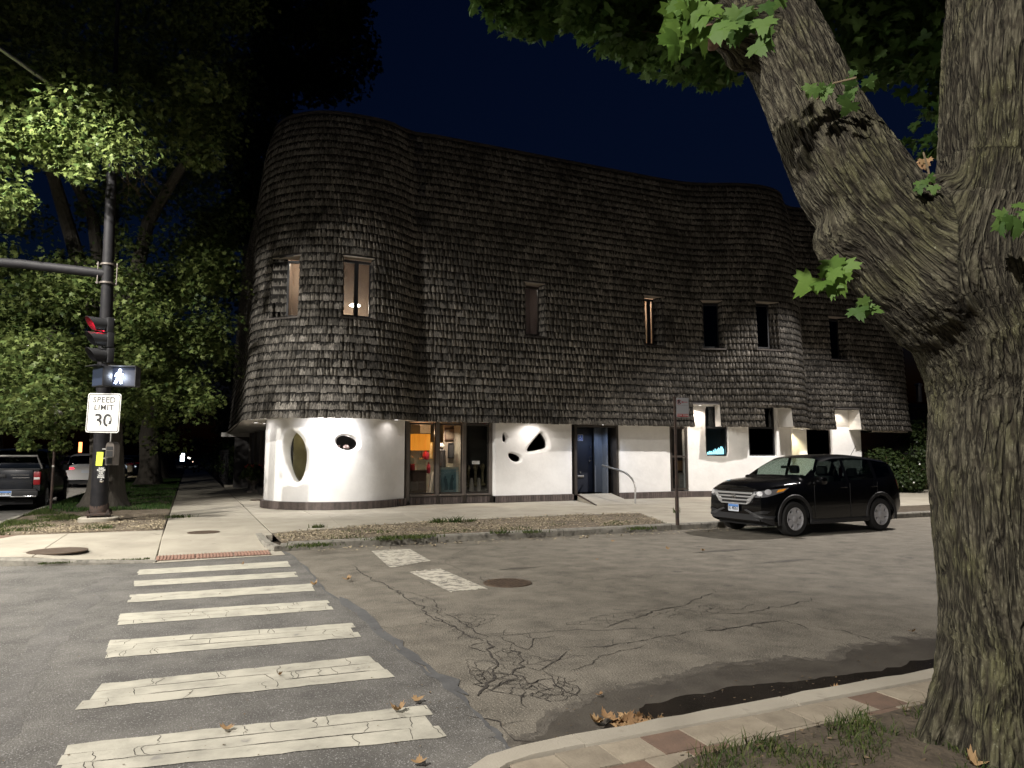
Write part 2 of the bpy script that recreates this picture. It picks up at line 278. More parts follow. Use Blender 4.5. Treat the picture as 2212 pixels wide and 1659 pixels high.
# shingle: grey weathered wood, dark streaks at random, light worn fibres
def shingle_mat():
    m = bpy.data.materials.new('weathered_shingle'); m.use_nodes = True; nt = m.node_tree; L = nt.links; b = nt.nodes['Principled BSDF']
    g = nd(nt, 'ShaderNodeNewGeometry'); oi = nd(nt, 'ShaderNodeObjectInfo'); uv = nd(nt, 'ShaderNodeTexCoord')
    ad = nd(nt, 'ShaderNodeMath', operation='ADD'); fr = nd(nt, 'ShaderNodeMath', operation='FRACT'); L.new(g.outputs['Random Per Island'], ad.inputs[0]); L.new(oi.outputs['Random'], ad.inputs[1]); L.new(ad.outputs[0], fr.inputs[0])
    mp = nd(nt, 'ShaderNodeMapping'); mp.inputs['Scale'].default_value = (1, 1, .07); L.new(g.outputs['Position'], mp.inputs[0])
    n1 = nd(nt, 'ShaderNodeTexNoise'); n1.inputs['Scale'].default_value = 38; n1.inputs['Detail'].default_value = 5; L.new(mp.outputs[0], n1.inputs['Vector'])
    mp2 = nd(nt, 'ShaderNodeMapping'); mp2.inputs['Scale'].default_value = (1, 1, .30); L.new(g.outputs['Position'], mp2.inputs[0])
    n2 = nd(nt, 'ShaderNodeTexNoise'); n2.inputs['Scale'].default_value = 19; n2.inputs['Detail'].default_value = 5; L.new(mp2.outputs[0], n2.inputs['Vector'])
    sx = nd(nt, 'ShaderNodeSeparateXYZ'); L.new(uv.outputs['UV'], sx.inputs[0])
    # stain: noise + height within the course, so water marks hang from the butt above
    a1 = nd(nt, 'ShaderNodeMath', operation='MULTIPLY_ADD'); L.new(sx.outputs[1], a1.inputs[0]); a1.inputs[1].default_value = .75; L.new(n2.outputs[0], a1.inputs[2])
    a2 = nd(nt, 'ShaderNodeMath', operation='MULTIPLY_ADD'); L.new(n1.outputs[0], a2.inputs[0]); a2.inputs[1].default_value = .45; L.new(a1.outputs[0], a2.inputs[2])
    st = nd(nt, 'ShaderNodeMapRange'); st.inputs[1].default_value = 1.00; st.inputs[2].default_value = 1.12; L.new(a2.outputs[0], st.inputs[0])
    r1 = nd(nt, 'ShaderNodeMapRange'); r1.inputs[1].default_value = .32; r1.inputs[2].default_value = .7; L.new(n1.outputs[0], r1.inputs[0])
    m1 = nd(nt, 'ShaderNodeMixRGB'); m1.inputs[1].default_value = (.040,.036,.032,1); m1.inputs[2].default_value = (.19,.175,.155,1); L.new(r1.outputs[0], m1.inputs[0])
    rv = nd(nt, 'ShaderNodeMapRange'); rv.inputs[3].default_value = .62; rv.inputs[4].default_value = 1.5; L.new(fr.outputs[0], rv.inputs[0])
    hs = nd(nt, 'ShaderNodeHueSaturation'); L.new(m1.outputs[0], hs.inputs['Color']); L.new(rv.outputs[0], hs.inputs['Value'])
    n4 = nd(nt, 'ShaderNodeTexNoise'); n4.inputs['Scale'].default_value = .8; n4.inputs['Detail'].default_value = 4; L.new(g.outputs['Position'], n4.inputs['Vector'])
    r4 = nd(nt, 'ShaderNodeMapRange'); r4.inputs[1].default_value = .35; r4.inputs[2].default_value = .65; r4.inputs[3].default_value = .62; r4.inputs[4].default_value = 1.25; L.new(n4.outputs[0], r4.inputs[0])
    h4 = nd(nt, 'ShaderNodeHueSaturation'); L.new(hs.outputs[0], h4.inputs['Color']); L.new(r4.outputs[0], h4.inputs['Value'])
    m2 = nd(nt, 'ShaderNodeMixRGB'); m2.inputs[2].default_value = (.010,.009,.008,1); L.new(h4.outputs[0], m2.inputs[1]); L.new(st.outputs[0], m2.inputs[0])
    L.new(m2.outputs[0], b.inputs['Base Color']); b.inputs['Roughness'].default_value = .85; b.inputs['Specular IOR Level'].default_value = .25
    bp = nd(nt, 'ShaderNodeBump'); bp.inputs['Distance'].default_value = .012; L.new(n1.outputs[0], bp.inputs['Height']); L.new(bp.outputs[0], b.inputs['Normal'])
    return m
M['shingle'] = shingle_mat()

# ------------------------------------------------------------ lamps (fittings with the light inside; includes an added fill and bare interior lights)
def spot(loc, target, power, col, ang, blend, size, parent, name='lamp_light'):
    l = bpy.data.lights.new(name, 'SPOT'); l.energy = power; l.color = col; l.spot_size = R_(ang); l.spot_blend = blend; l.shadow_soft_size = size
    o = bpy.data.objects.new(name, l); COL.objects.link(o); o.location = loc; o.rotation_euler = (Vector(target)-Vector(loc)).to_track_quat('-Z', 'Y').to_euler()
    if parent is not None: o.parent = parent; o.matrix_parent_inverse = Matrix.Translation(parent.location).inverted()
    return o
def point(loc, power, col, size, parent, name='lamp_light'):
    l = bpy.data.lights.new(name, 'POINT'); l.energy = power; l.color = col; l.shadow_soft_size = size
    o = bpy.data.objects.new(name, l); COL.objects.link(o); o.location = loc
    if parent is not None: o.parent = parent; o.matrix_parent_inverse = Matrix.Translation(parent.location).inverted()
    return o
def street_lamp(base, head, power, col, label, ang=150, blend=.5, pole=True, aim=None):
    t = empty('street_lamp', base, label, 'street lamp', 'street lamps over the junction')
    b = Vector(base); h = Vector(head)-b; mb = MB()
    if pole:
        mb.tube([(0,0,0), (0,0,h.z-1.0)], [.13,.09], 12).tube([(0,0,h.z-1.1), (h.x*.35,h.y*.35,h.z-.25), (h.x*.8,h.y*.8,h.z+.05)], [.05,.04,.035], 8)
        mb.lathe([(.2,0),(.2,.3),(.13,.5)], n=12); mb.build('pole', M['pole_blk'], t, True)
    d = Vector((h.x, h.y, 0)).normalized(); Mx = frame_M(h, d, Vector((0,0,1)).cross(d))
    MB().cbox(-.35,.3,-.16,.16,.04,.16,.04,0,Mx).build('lamp_head', M['frame_lt'], t, True)
    MB().cbox(-.25,.2,-.12,.12,.005,.035,.01,0,Mx).build('diffuser', M['lamp_disc'], t)
    spot(b+h-Vector((0,0,.06)), aim or (b+h-Vector((0,0,5))), power, col, ang, blend, .12, t)
    return t
WARM = (1,.86,.68); NEUT = (1,.93,.82)
street_lamp((-10.2,-4.0,.13), (-6.5,-1.6,9.8), 7700, (1,.94,.87), 'street lamp on the near corner behind the camera, lighting the crosswalk and the white stripes', 167, .5)
street_lamp((21.6,13.35,.13), (20.6,12.7,12.4), 6600, (1,.94,.88), 'street lamp behind the big maple trunk, right of the parked black car', 108, .2)
street_lamp((-17.5,8.5,.13),(-14.6,10.0,9.4),9000,(1,.95,.86),'unseen street lamp on the far left corner, added to fill the street trees with light',100,.35,aim=(-7,17,-3))  # added out-of-view fill light, tilted to brighten the dark left foliage
street_lamp((-14.6,36,.13),(-9.8,36.5,8.6),3600,(1,.93,.82),'street lamp across the side street, behind the leaves above the parked cars',88,.3)
street_lamp((-14.6,54,.13),(-9.8,54,8.6),3600,(1,.88,.72),'farther street lamp down the side street, hidden by leaves',92,.3)

# ------------------------------------------------------------ plan curve of the shingled wall
def build_hem():
    c=(4.1,22.3);r=2.72
    raw=[(1.62,36.0),(1.60,33.0),(1.55,30.0),(1.50,27.0),(1.44,24.5)]
    for a in range(180,319,6): raw.append((c[0]+r*math.cos(math.radians(a)),c[1]+r*math.sin(math.radians(a))))
    raw+=[(6.22,20.52),(6.5,20.5),(7.2,20.5),(8.5,20.5),(11,20.5),(14,20.5),(15.8,20.5),(16.8,20.42),(17.5,20.15),(18.3,19.75),(19.1,19.52),(19.9,19.46),(20.7,19.6),(21.4,19.95),(21.9,20.4),(22.25,20.78),(22.4,20.82),(22.8,20.76),(23.4,20.62),(24.5,20.5),(26,20.45),(27.5,20.5),(28.3,20.8),(28.9,21.4),(29.2,22.3),(29.3,24),(29.3,30),(29.3,36)]
    pts=raw
    for _ in range(2):
        q=[pts[0]]
        for a,b in zip(pts,pts[1:]):
            q.append((a[0]*.75+b[0]*.25,a[1]*.75+b[1]*.25));q.append((a[0]*.25+b[0]*.75,a[1]*.25+b[1]*.75))
        q.append(pts[-1]);pts=q
    # resample
    L=[0]
    for a,b in zip(pts,pts[1:]): L.append(L[-1]+math.hypot(b[0]-a[0],b[1]-a[1]))
    n=int(L[-1]/.1);out=[];j=0
    for i in range(n+1):
        s=L[-1]*i/n
        while j<len(L)-2 and L[j+1]<s: j+=1
        t=(s-L[j])/(L[j+1]-L[j]);a,b=pts[j],pts[j+1]
        out.append((a[0]+(b[0]-a[0])*t,a[1]+(b[1]-a[1])*t))
    return out,L[-1]
HEM,HL=build_hem();HN=len(HEM)-1;DS=HL/HN
NRM=[]
for i in range(HN+1):
    a=HEM[max(0,i-3)];b=HEM[min(HN,i+3)];dx,dy=b[0]-a[0],b[1]-a[1];l=math.hypot(dx,dy);NRM.append((dy/l,-dx/l))
def at_s(s,inw=0):
    f=max(0,min(HN-1e-6,s/DS));i=int(f);t=f-i
    n=(NRM[i][0]*(1-t)+NRM[i+1][0]*t,NRM[i][1]*(1-t)+NRM[i+1][1]*t)
    x=HEM[i][0]*(1-t)+HEM[i+1][0]*t;y=HEM[i][1]*(1-t)+HEM[i+1][1]*t
    return (x-n[0]*inw,y-n[1]*inw),n
LTZ = [2.68,3.3,5.2,6.9,8.5,9.9,11.1,11.9,12.2]; LTO = [0,.07,.15,.20,.25,.34,.47,.68,.74]
def lean(z): return float(np.interp(z, LTZ, LTO))
def ws(s, z, out=0.0):
    p, n = at_s(s, lean(z)-out); k = max(0, min(1, (21.2-s)/3.4)); k = k*k*(3-2*k); back = .58*k*max(0, (z-2.7)/9.2)**1.4
    return Vector((p[0], p[1]+back, z))
STEP = [(0,30.5,2.685),(30.5,31.54,3.46),(31.54,33.14,2.68),(33.14,34.45,3.45),(34.45,38.3,2.685),(38.3,39.6,3.5),(39.6,60,2.685)]
def zhem(s):
    for a, b, z in STEP:
        if a <= s < b: return z
    return 2.685
SHW = [(15.22,16.30),(17.60,18.55),(23.93,24.66),(28.62,29.38),(31.0,31.76),(33.04,34.1),(38.32,39.3)]   # upper windows (s0, s1)
WZ0, WZ1 = 5.52, 7.30
def in_win(s0, s1, z0, z1):
    for a, b in SHW:
        if s1 > a+.005 and s0 < b-.005 and z1 > WZ0+.02 and z0 < WZ1-.02: return True
    return False
# ------------------------------------------------------------ the building
BLD = empty('shingled_building', (4.1,22.3,.13), 'curving dark shingled building over a white stucco ground floor, round tower at the street corner', 'building')
BO = Vector(BLD.location)
def rel(o, root=BLD):                     # parts are written in world coordinates, then hung on their root
    o.parent = root; o.matrix_parent_inverse = Matrix.Translation(Vector(root.location)).inverted(); return o
def bb(mb, name, mats, root=BLD, **k): return rel(mb.build(name, mats, None, **k), root)

# backing wall behind the shingles
sb = sorted(set([round(x*.25, 3) for x in range(0, int(HL/.25)+1)]+[v for w in SHW for v in w]+[a for a, b, z in STEP[1:]]))
zb = [2.70,3.0,3.47,4.0,4.7,WZ0,6.1,6.7,WZ1,8.0,8.7,9.4,10.1,10.8,11.4,11.9]
mb = MB()
for s0, s1 in zip(sb, sb[1:]):
    if s1 > HL: break
    for z0, z1 in zip(zb, zb[1:]):
        if z1 <= zhem((s0+s1)/2)+.02 or in_win(s0, s1, z0, z1): continue
        mb.face([ws(s0,z0,-.01), ws(s1,z0,-.01), ws(s1,z1,-.01), ws(s0,z1,-.01)])
bb(mb, 'wall', M['room_dk'])
# roof, rear wall
poly = [ws(i*DS, 11.86, -.02) for i in range(0, HN, 4)]
tri = tessellate_polygon([poly]); bb(MB().raw(poly, [tuple(t) for t in tri]), 'roof', M['room_dk'])
bb(MB().box(1.9,29,35.8,36,0.1,11.8), 'rear_wall', M['room_dk'])
# shingles
CH = .2365; Z0 = 2.655; NC = 39
SV = []; SF = []; SU = []; SD = []
def add_sh(pts, v1=.82):                   # 8 points: front bl br tr tl, back bl br tr tl
    n = len(SV)*8; SV.append([tuple(p) for p in pts]); SU.append([(0,0),(1,0),(1,v1),(0,v1)]*2)
    c = (pts[0]+pts[2])/2; SD.append(c)
def run_sh(fn, L, k, zb, zt, wmin=.085, wmax=.19, edge0=False):
    """one course: fn(s, z, out) -> point; L = (s0, s1)"""
    s = L[0]-(rnd.random()*.08 if not edge0 else 0)
    while s < L[1]:
        w = rnd.uniform(wmin, wmax); a, b = max(s, L[0]), min(s+w-.011, L[1]); s += w
        if L[1]-b < .04: b = L[1]; s = L[1]+1
        if b-a < .02: continue
        yield a, b, zb+rnd.gauss(0, .007)-(rnd.random() < .03)*rnd.uniform(0, .02), zt
for k in range(NC):
    zb_ = Z0+k*CH; zt = min(zb_+CH*1.24, 11.98); zc = zb_+.06
    # spans of s at this course, free of windows and of cut-outs below the hem
    segs = []; s = 0.0; cur = None; ds = .02
    while s < HL:
        ok = zc > zhem(s)-.03 and not in_win(s, s+ds, zb_+.03, zb_+CH-.03)
        if ok and cur is None: cur = s
        if not ok and cur is not None: segs.append((cur, s)); cur = None
        s += ds
    if cur is not None: segs.append((cur, HL))
    for a0, b0 in segs:
        for a, b, z0, z1 in run_sh(None, (a0, b0), k, zb_, zt):
            o = .052+rnd.uniform(-.006, .010); t = rnd.gauss(0, .003)
            add_sh([ws(a+t,z0,o), ws(b+t,z0+rnd.gauss(0,.003),o), ws(b,z1,.010), ws(a,z1,.010), ws(a+t,z0,o-.022), ws(b+t,z0,o-.022), ws(b,z1,0), ws(a,z1,0)])
# upper windows: shingled cheeks, head board, sill, frame, panes and the room behind
WSPEC = [(.40,-.02,'warm',0), (.03,.05,'warm2',1), (.02,.10,'dim',0), (.0,.20,'bright',1), (.10,.04,'dark',0), (.05,.36,'dark',0), (.05,.30,'dark',0)]
for wi, ((s0, s1), (gl, gr, kind, mull)) in enumerate(zip(SHW, WSPEC)):
    sc = (s0+s1)/2; p, n = at_s(sc, lean(6.4)); n = Vector((n[0], n[1], 0)).normalized(); tx = Vector((-n.y, n.x, 0))
    if tx.dot(Vector(HEM[min(HN, int(s1/DS))])-Vector(HEM[int(s0/DS)]) .to_2d() if False else Vector((*HEM[int(s1/DS)],0))-Vector((*HEM[int(s0/DS)],0))) < 0: tx = -tx
    P = Vector((p[0], p[1], 0)); dep = .40 if wi < 2 else .24
    if wi == 0: n = Vector((-.34,-.94,0)).normalized(); tx = Vector((-n.y, n.x, 0)); P = P+tx*.10
    half = (s1-s0)/2; xl, xr = -half+gl, half-gr; O = P-n*dep
    def F(x, z, d=0.0): q = O+tx*x+n*d; return Vector((q.x, q.y, z))
    zs, zh_ = WZ0+.06, WZ1-.06
    for side, sE, xg in ((0, s0, xl), (1, s1, xr)):
        for k in range(NC):
            zb_ = Z0+k*CH
            if zb_+CH*.5 < WZ0 or zb_+CH*.4 > WZ1: continue
            z0_, z1_ = max(zb_, WZ0), min(zb_+CH*1.2, WZ1+.02)
            cuts = [0, rnd.uniform(.28,.42), rnd.uniform(.62,.76), 1] if abs(xg-(-half if side == 0 else half)) > .15 else [0, rnd.uniform(.4,.6), 1]
            for a, b in zip(cuts, cuts[1:]):
                nn = (tx if side == 0 else -tx)
                def Q(t, z, o):
                    A = ws(sE, z, .02); B = F(xg, z, .03); q = A.lerp(B, t)+nn*o; return Vector((q.x, q.y, z))
                o = .035+rnd.uniform(-.005,.008); g = .008
                add_sh([Q(a,z0_,o), Q(b-g,z0_,o), Q(b-g,z1_,.006), Q(a,z1_,.006), Q(a,z0_,o-.02), Q(b-g,z0_,o-.02), Q(b-g,z1_,-.006), Q(a,z1_,-.006)])
    # pale head board and dark sill
    mb = MB(); mb.raw([ws(s0-.02,WZ1,.03), ws(s1+.02,WZ1,.03), F(xr+.03,zh_+.03), F(xl-.03,zh_+.03), ws(s0-.02,WZ1+.03,.03), ws(s1+.02,WZ1+.03,.03), F(xr+.03,zh_+.08), F(xl-.03,zh_+.08)], [(0,1,2,3),(4,5,6,7),(0,1,5,4),(1,2,6,5),(0,3,7,4)])
    bb(mb, 'head_board', M['plaster_lt'])
    mb = MB(); mb.raw([ws(s0-.08,WZ0-.05,.10), ws(s1+.08,WZ0-.05,.10), F(xr+.08,WZ0), F(xl-.08,WZ0), ws(s0-.08,WZ0,.10), ws(s1+.08,WZ0,.10), F(xr+.08,WZ0+.05), F(xl-.08,WZ0+.05)], [(0,1,2,3),(4,5,6,7),(0,1,5,4),(1,2,6,5),(0,3,7,4)])
    bb(mb, 'sill', M['bronze'])
    Mx = frame_M(O+Vector((0,0,0)), tx); zl = lambda z: z
    if Mx.to_3x3().col[2].dot(n) < 0: Mx = frame_M(O, -tx); sgn = -1
    else: sgn = 1
    def fb(x0, x1, z0, z1, d0, d1):
        a, b = sorted((x0*sgn, x1*sgn)); return (a, b, z0, z1, d0, d1)
    win = empty('window', O+Vector((0,0,WZ0))); win.parent = BLD; win.matrix_parent_inverse = Matrix.Translation(BO).inverted()
    mb = MB(); fw = .055
    mb.box(*fb(xl,xl+fw,zs,zh_,-.03,.04),0,Mx).box(*fb(xr-fw,xr,zs,zh_,-.03,.04),0,Mx).box(*fb(xl+fw,xr-fw,zs,zs+fw,-.03,.04),0,Mx).box(*fb(xl+fw,xr-fw,zh_-fw*1.4,zh_,-.03,.04),0,Mx)
    if mull: c = xl+(xr-xl)*(.5 if wi == 1 else .62); mb.box(*fb(c-.055,c+.055,zs+fw,zh_-fw*1.4,-.03,.045),0,Mx)
    rel(mb.build('frame', M['black_frame'] if wi != 2 else M['bronze']), win)
    rel(MB().box(*fb(xl+.02,xr-.02,zs+.02,zh_-.02,-.004,.002),0,Mx).build('pane', M['glass'] if kind != 'dark' else M['glass_dk']), win)
    # room
    mb = MB(); A = dict(warm=(.30,.25), warm2=(.45,1.0), dim=(.6,.6), bright=(.6,.7), dark=(.4,.4))[kind]
    D_, zl_, zt_ = 1.9, 5.0, 7.75
    x0, x1 = xl-A[0], xr+A[1]
    xa, xb = xl-.04, xr+.04; za, zb9 = zs-.04, zh_+.04
    c = [F(xa,za,-.05), F(xb,za,-.05), F(xb,zb9,-.05), F(xa,zb9,-.05), F(x0,zl_,-.62), F(x1,zl_,-.62), F(x1,zt_,-.62), F(x0,zt_,-.62), F(x0,zl_,-D_), F(x1,zl_,-D_), F(x1,zt_,-D_), F(x0,zt_,-D_)]
    mb.raw(c, [(0,1,5,4),(1,2,6,5),(2,3,7,6),(3,0,4,7),(4,5,9,8),(5,6,10,9),(6,7,11,10),(7,4,8,11),(8,9,10,11)])
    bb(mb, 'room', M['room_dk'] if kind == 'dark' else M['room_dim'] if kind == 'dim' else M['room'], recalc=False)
    if kind != 'dark':
        pw = dict(warm=14, warm2=14, dim=1.6, bright=18)[kind]; hx = (xl+xr)/2+dict(warm=.0,warm2=.25,dim=-.35).get(kind,.35)
        lp = F(hx, 6.15 if kind == 'warm2' else 7.5, -1.1)
        t = empty('ceiling_lamp', lp, dict(warm='ceiling lamp behind the narrow leftmost tower window', warm2='round white pendant lamp behind the double tower window', dim='dim ceiling lamp behind the narrow window in the middle of the shingled wall', bright='bright warm lamp behind the curtained window right of the middle')[kind], 'lamp')
        rel(MB().lathe([(.16,0),(.17,.02),(.10,.06),(.01,.07)], lp, 20).build('lamp_shade', M['lamp_disc'], None, True), t)
        rel(MB().tube([lp+Vector((0,0,.07)), Vector((lp.x,lp.y,7.74))], .008, 6).build('cord', M['black_frame']), t)
        point(lp-Vector((0,0,.08)), pw, (1,.80,.62) if kind != 'bright' else (1,.72,.5), .08, t)
        if wi == 1:
            bb(MB().box(*fb(xl+.22,xl+.46,6.15,6.62,-1.6,-1.57),0,Mx), 'wall_picture', M['greyblue'])
        if wi == 3:   # gathered curtain
            mb = MB(); q = []
            for i in range(25):
                x = xl+.03+(.30)*i/24; q.append((x, .03*math.sin(i*1.7)))
            for (xa, da), (xb, db) in zip(q, q[1:]):
                pts = []
                for z in (zs+.05, 6.3, zh_-.03):
                    k_ = 1 if z > 6.5 else .55
                    pts.append((F(xl+.03+(xa-xl-.03)*k_, z, -.14+da), F(xl+.03+(xb-xl-.03)*k_, z, -.14+db)))
                for (a, b), (c_, d_) in zip(pts, pts[1:]): mb.face([a, b, d_, c_])
            o = bb(mb, 'curtain', leaf_mat('curtain_cloth', (.62,.40,.22), (.70,.46,.26), .9, .75))
# lay the shingles down
SV_ = np.array(SV); keep = np.ones(len(SV), bool)
dist = []
for i, c in enumerate(SD):
    d = c-EYE; nrm = (Vector(SV[i][1])-Vector(SV[i][0])).cross(Vector(SV[i][3])-Vector(SV[i][0])); A_ = abs(nrm.dot(d))/d.length**3
    facing = -nrm.dot(d) > 0
    u = 1106+FPX*d.dot(RT)/d.dot(FW); v = 829.5-FPX*d.dot(UP)/d.dot(FW)
    dist.append(-A_ if (facing and 500 < u < 2212 and 240 < v < 930) else 1)
order = sorted(range(len(SV)), key=lambda i: dist[i])[:300]
FQ = [(0,1,2,3),(0,4,5,1),(0,3,7,4),(1,5,6,2)]
for i in order:
    keep[i] = False; c = SD[i]; me = bpy.data.meshes.new('shingle'); me.from_pydata([tuple(Vector(p)-c) for p in SV[i]], [], FQ); me.materials.append(M['shingle'])
    l = me.uv_layers.new(name='UVMap'); uvs = SU[i]
    for lp_ in me.loops: l.data[lp_.index].uv = uvs[lp_.vertex_index]
    o = bpy.data.objects.new('shingle', me); COL.objects.link(o); o.location = c-BO; o.parent = BLD
rest = SV_[keep]; nS = len(rest); base = (np.arange(nS)*8)[:, None, None]; FF = (np.array(FQ)[None]+base).reshape(-1, 4)
o = np_mesh('shingle', rest.reshape(-1, 3)-np.array(BO), FF, M['shingle'], BLD, uv=np.array(SU)[keep].reshape(-1, 2)); tag(o, kind='stuff')
print('shingles', len(SV))
# rim board round the top
mb = MB(); st = 3
for i in range(0, HN-st, st):
    a, b = i*DS, (i+st)*DS
    q = [ws(a,11.9,.05), ws(b,11.9,.05), ws(b,12.0,.05), ws(a,12.0,.05), ws(a,11.9,-.3), ws(b,11.9,-.3), ws(b,12.02,-.3), ws(a,12.02,-.3)]
    mb.raw(q, [(0,1,2,3),(3,2,6,7),(0,4,5,1)])
bb(mb, 'rim_board', M['rim_wood'])

# white soffit under the hem, and its steps
mb = MB(); st = .2; s = 0.0
while s < 44:
    e = min([x for x in [s+st]+[a for a, b, z in STEP[1:] if a > s+1e-6]+[13.62]*(s < 13.6199)]); z = zhem((s+e)/2)+.012; w = 1.05 if s > 13.5 else .9
    (a, n1), (b, n2) = at_s(s, -.005), at_s(e, -.005); (c, _), (d, _) = at_s(e, w), at_s(s, w)
    mb.face([(*a,z), (*b,z), (*c,z), (*d,z)]); s = e
for sx, za, zb2 in ((30.5,2.69,3.47),(31.54,2.69,3.47),(33.14,2.69,3.46),(34.45,2.69,3.46),(38.3,2.69,3.51),(39.6,2.69,3.51)):
    (a, _), (b, _) = at_s(sx, 0), at_s(sx, .66); (a2, _), = [at_s(sx, lean(zb2))]
    mb.face([(*a,za), (*b,za), (*b,zb2), (*a2,zb2)])
bb(mb, 'soffit', M['soffit'])

# stucco walls with moulded openings
def chaikin(p, n=2):
    for _ in range(n):
        q = []
        for a, b in zip(p, p[1:]+p[:1]): q += [(a[0]*.75+b[0]*.25, a[1]*.75+b[1]*.25), (a[0]*.25+b[0]*.75, a[1]*.25+b[1]*.75)]
        p = q
    return p
def resamp(p, N, c):
    out = []
    for k in range(N):
        th = 2*PI*k/N; d = (math.cos(th), math.sin(th)); best = None
        for a, b in zip(p, p[1:]+p[:1]):
            ax, ay, bx, by = a[0]-c[0], a[1]-c[1], b[0]-c[0], b[1]-c[1]; ex, ey = bx-ax, by-ay; den = d[0]*ey-d[1]*ex
            if abs(den) < 1e-12: continue
            t = (ax*ey-ay*ex)/den; u = (ax*d[1]-ay*d[0])/den
            if t > 0 and -1e-6 <= u <= 1+1e-6 and (best is None or t > best): best = t
        out.append((c[0]+d[0]*best, c[1]+d[1]*best))
    return out
def inside(p, poly):
    r = False
    for a, b in zip(poly, poly[1:]+poly[:1]):
        if (a[1] > p[1]) != (b[1] > p[1]) and p[0] < (b[0]-a[0])*(p[1]-a[1])/(b[1]-a[1])+a[0]: r = not r
    return r
INW = .65
def wp(s, z, inw=INW): p, n = at_s(s, inw); return Vector((p[0], p[1], z))
def rounded(s0, s1, z0, z1, r):
    out = []
    for cx_, cz_, a0 in ((s1-r,z1-r,0),(s0+r,z1-r,90),(s0+r,z0+r,180),(s1-r,z0+r,270)):
        for k in range(5): a = R_(a0+k*22.5); out.append((cx_+r*math.cos(a), cz_+r*math.sin(a)))
    return out
def stucco(s0, s1, z0, z1, holes, name='stucco_wall'):
    vs = []; ed = []
    ns = max(2, int((s1-s0)/.11)); nz = max(2, int((z1-z0)/.11))
    polys = [h['out'] for h in holes]
    for i in range(ns+1):
        for j in range(nz+1):
            p = (s0+(s1-s0)*i/ns, z0+(z1-z0)*j/nz); ok = True
            for q in polys:
                if inside(p, q) or min(math.hypot(p[0]-a[0], p[1]-a[1]) for a in q) < .03: ok = False; break
            if ok: vs.append(p)
    for q in polys:
        b = len(vs); vs += q; ed += [(b+k, b+(k+1) % len(q)) for k in range(len(q))]
    V2, _, F2, *_r = delaunay_2d_cdt([Vector(v) for v in vs], ed, [], 0, 1e-5)
    mb = MB(); F3 = [f for f in F2 if not any(inside((sum(V2[i].x for i in f)/len(f), sum(V2[i].y for i in f)/len(f)), q) for q in polys)]
    mb.raw([wp(v.x, v.y) for v in V2], F3)
    # returns at both ends
    for sE in (s0, s1): mb.face([wp(sE,z0), wp(sE,z1), wp(sE,z1,INW+.38), wp(sE,z0,INW+.38)])
    bb(mb, name, M['stucco'], smooth=True, angle=50)
    for h in holes:
        N = len(h['out']); c1 = h['c1']; inn = h['inn']; K = 8; dp_ = h['d']; mb = MB(); rings = []
        for t in range(K+1):
            a = t/K*PI/2; f, g = math.sin(a), 1-math.cos(a); rings.append([wp(o_[0]+(i_[0]-o_[0])*f, o_[1]+(i_[1]-o_[1])*f, INW+dp_*g) for o_, i_ in zip(h['out'], inn)])
        rings.append([wp(i_[0], i_[1], INW+dp_+.04) for i_ in inn])
        vs3 = [p for r in rings for p in r]; mb.raw(vs3, [(r*N+k, r*N+(k+1)%N, (r+1)*N+(k+1)%N, (r+1)*N+k) for r in range(K+1) for k in range(N)])
        bb(mb, 'reveal', M['stucco'], smooth=True, angle=60)
        if h.get('glass'):
            mb = MB(); mb.face([wp(i_[0], i_[1], INW+dp_+.01) for i_ in inn]); bb(mb, 'pane', h['glass'])
def hole(outer, inner, d=.3, glass=None, N=44, sm=2):
    o_ = chaikin(outer, sm); i_ = chaikin(inner, sm); c = (sum(p[0] for p in i_)/len(i_), sum(p[1] for p in i_)/len(i_))
    return dict(out=resamp(o_, N, c), inn=resamp(i_, N, c), c1=c, d=d, glass=glass)
def rhole(s0, s1, z0, z1, d=.12, glass=None, lip=.035):
    c = ((s0+s1)/2, (z0+z1)/2); return dict(out=resamp(rounded(s0-lip,s1+lip,z0-lip,z1+lip,.05), 56, c), inn=resamp(rounded(s0,s1,z0,z1,.012), 56, c), c1=c, d=d, glass=glass)
oval_i = [(15.60,2.35),(15.93,2.22),(16.20,1.96),(16.30,1.65),(16.25,1.28),(16.12,.99),(15.90,.85),(15.62,.98),(15.36,1.25),(15.20,1.57),(15.18,1.86),(15.30,2.13)]
oval_o = [(15.72,2.46),(16.16,2.35),(16.48,2.04),(16.58,1.67),(16.55,1.25),(16.42,.90),(16.12,.74),(15.72,.79),(15.32,1.00),(15.06,1.42),(15.02,1.94),(15.26,2.32)]
egg_i = [(17.44,2.09),(17.64,2.20),(17.86,2.21),(18.16,2.14),(18.36,2.02),(18.35,1.90),(18.16,1.80),(17.84,1.79),(17.53,1.88)]
egg_o = [(17.37,2.10),(17.56,2.27),(17.84,2.28),(18.18,2.21),(18.43,2.08),(18.45,1.86),(18.20,1.72),(17.82,1.70),(17.44,1.82)]
stucco(13.62, 20.30, .34, 2.69, [hole(oval_o, oval_i, .34, M['glass']), hole(egg_o, egg_i, .22, M['glass'])])
leaf_i = [(23.40,2.40),(23.50,2.26),(23.52,2.14),(23.47,2.06),(23.39,2.10),(23.37,2.27)]
leaf_o = [(23.38,2.45),(23.54,2.33),(23.60,2.14),(23.49,1.99),(23.32,2.02),(23.29,2.27)]
tri_i = [(24.80,2.42),(24.91,2.28),(25.01,2.11),(25.02,1.91),(24.92,1.86),(24.58,1.79),(24.30,1.76),(24.27,1.83),(24.42,2.03),(24.64,2.27)]
tri_o = [(24.76,2.53),(24.96,2.38),(25.12,2.10),(25.14,1.84),(24.96,1.75),(24.52,1.70),(24.14,1.67),(24.10,1.82),(24.30,2.06),(24.60,2.40)]
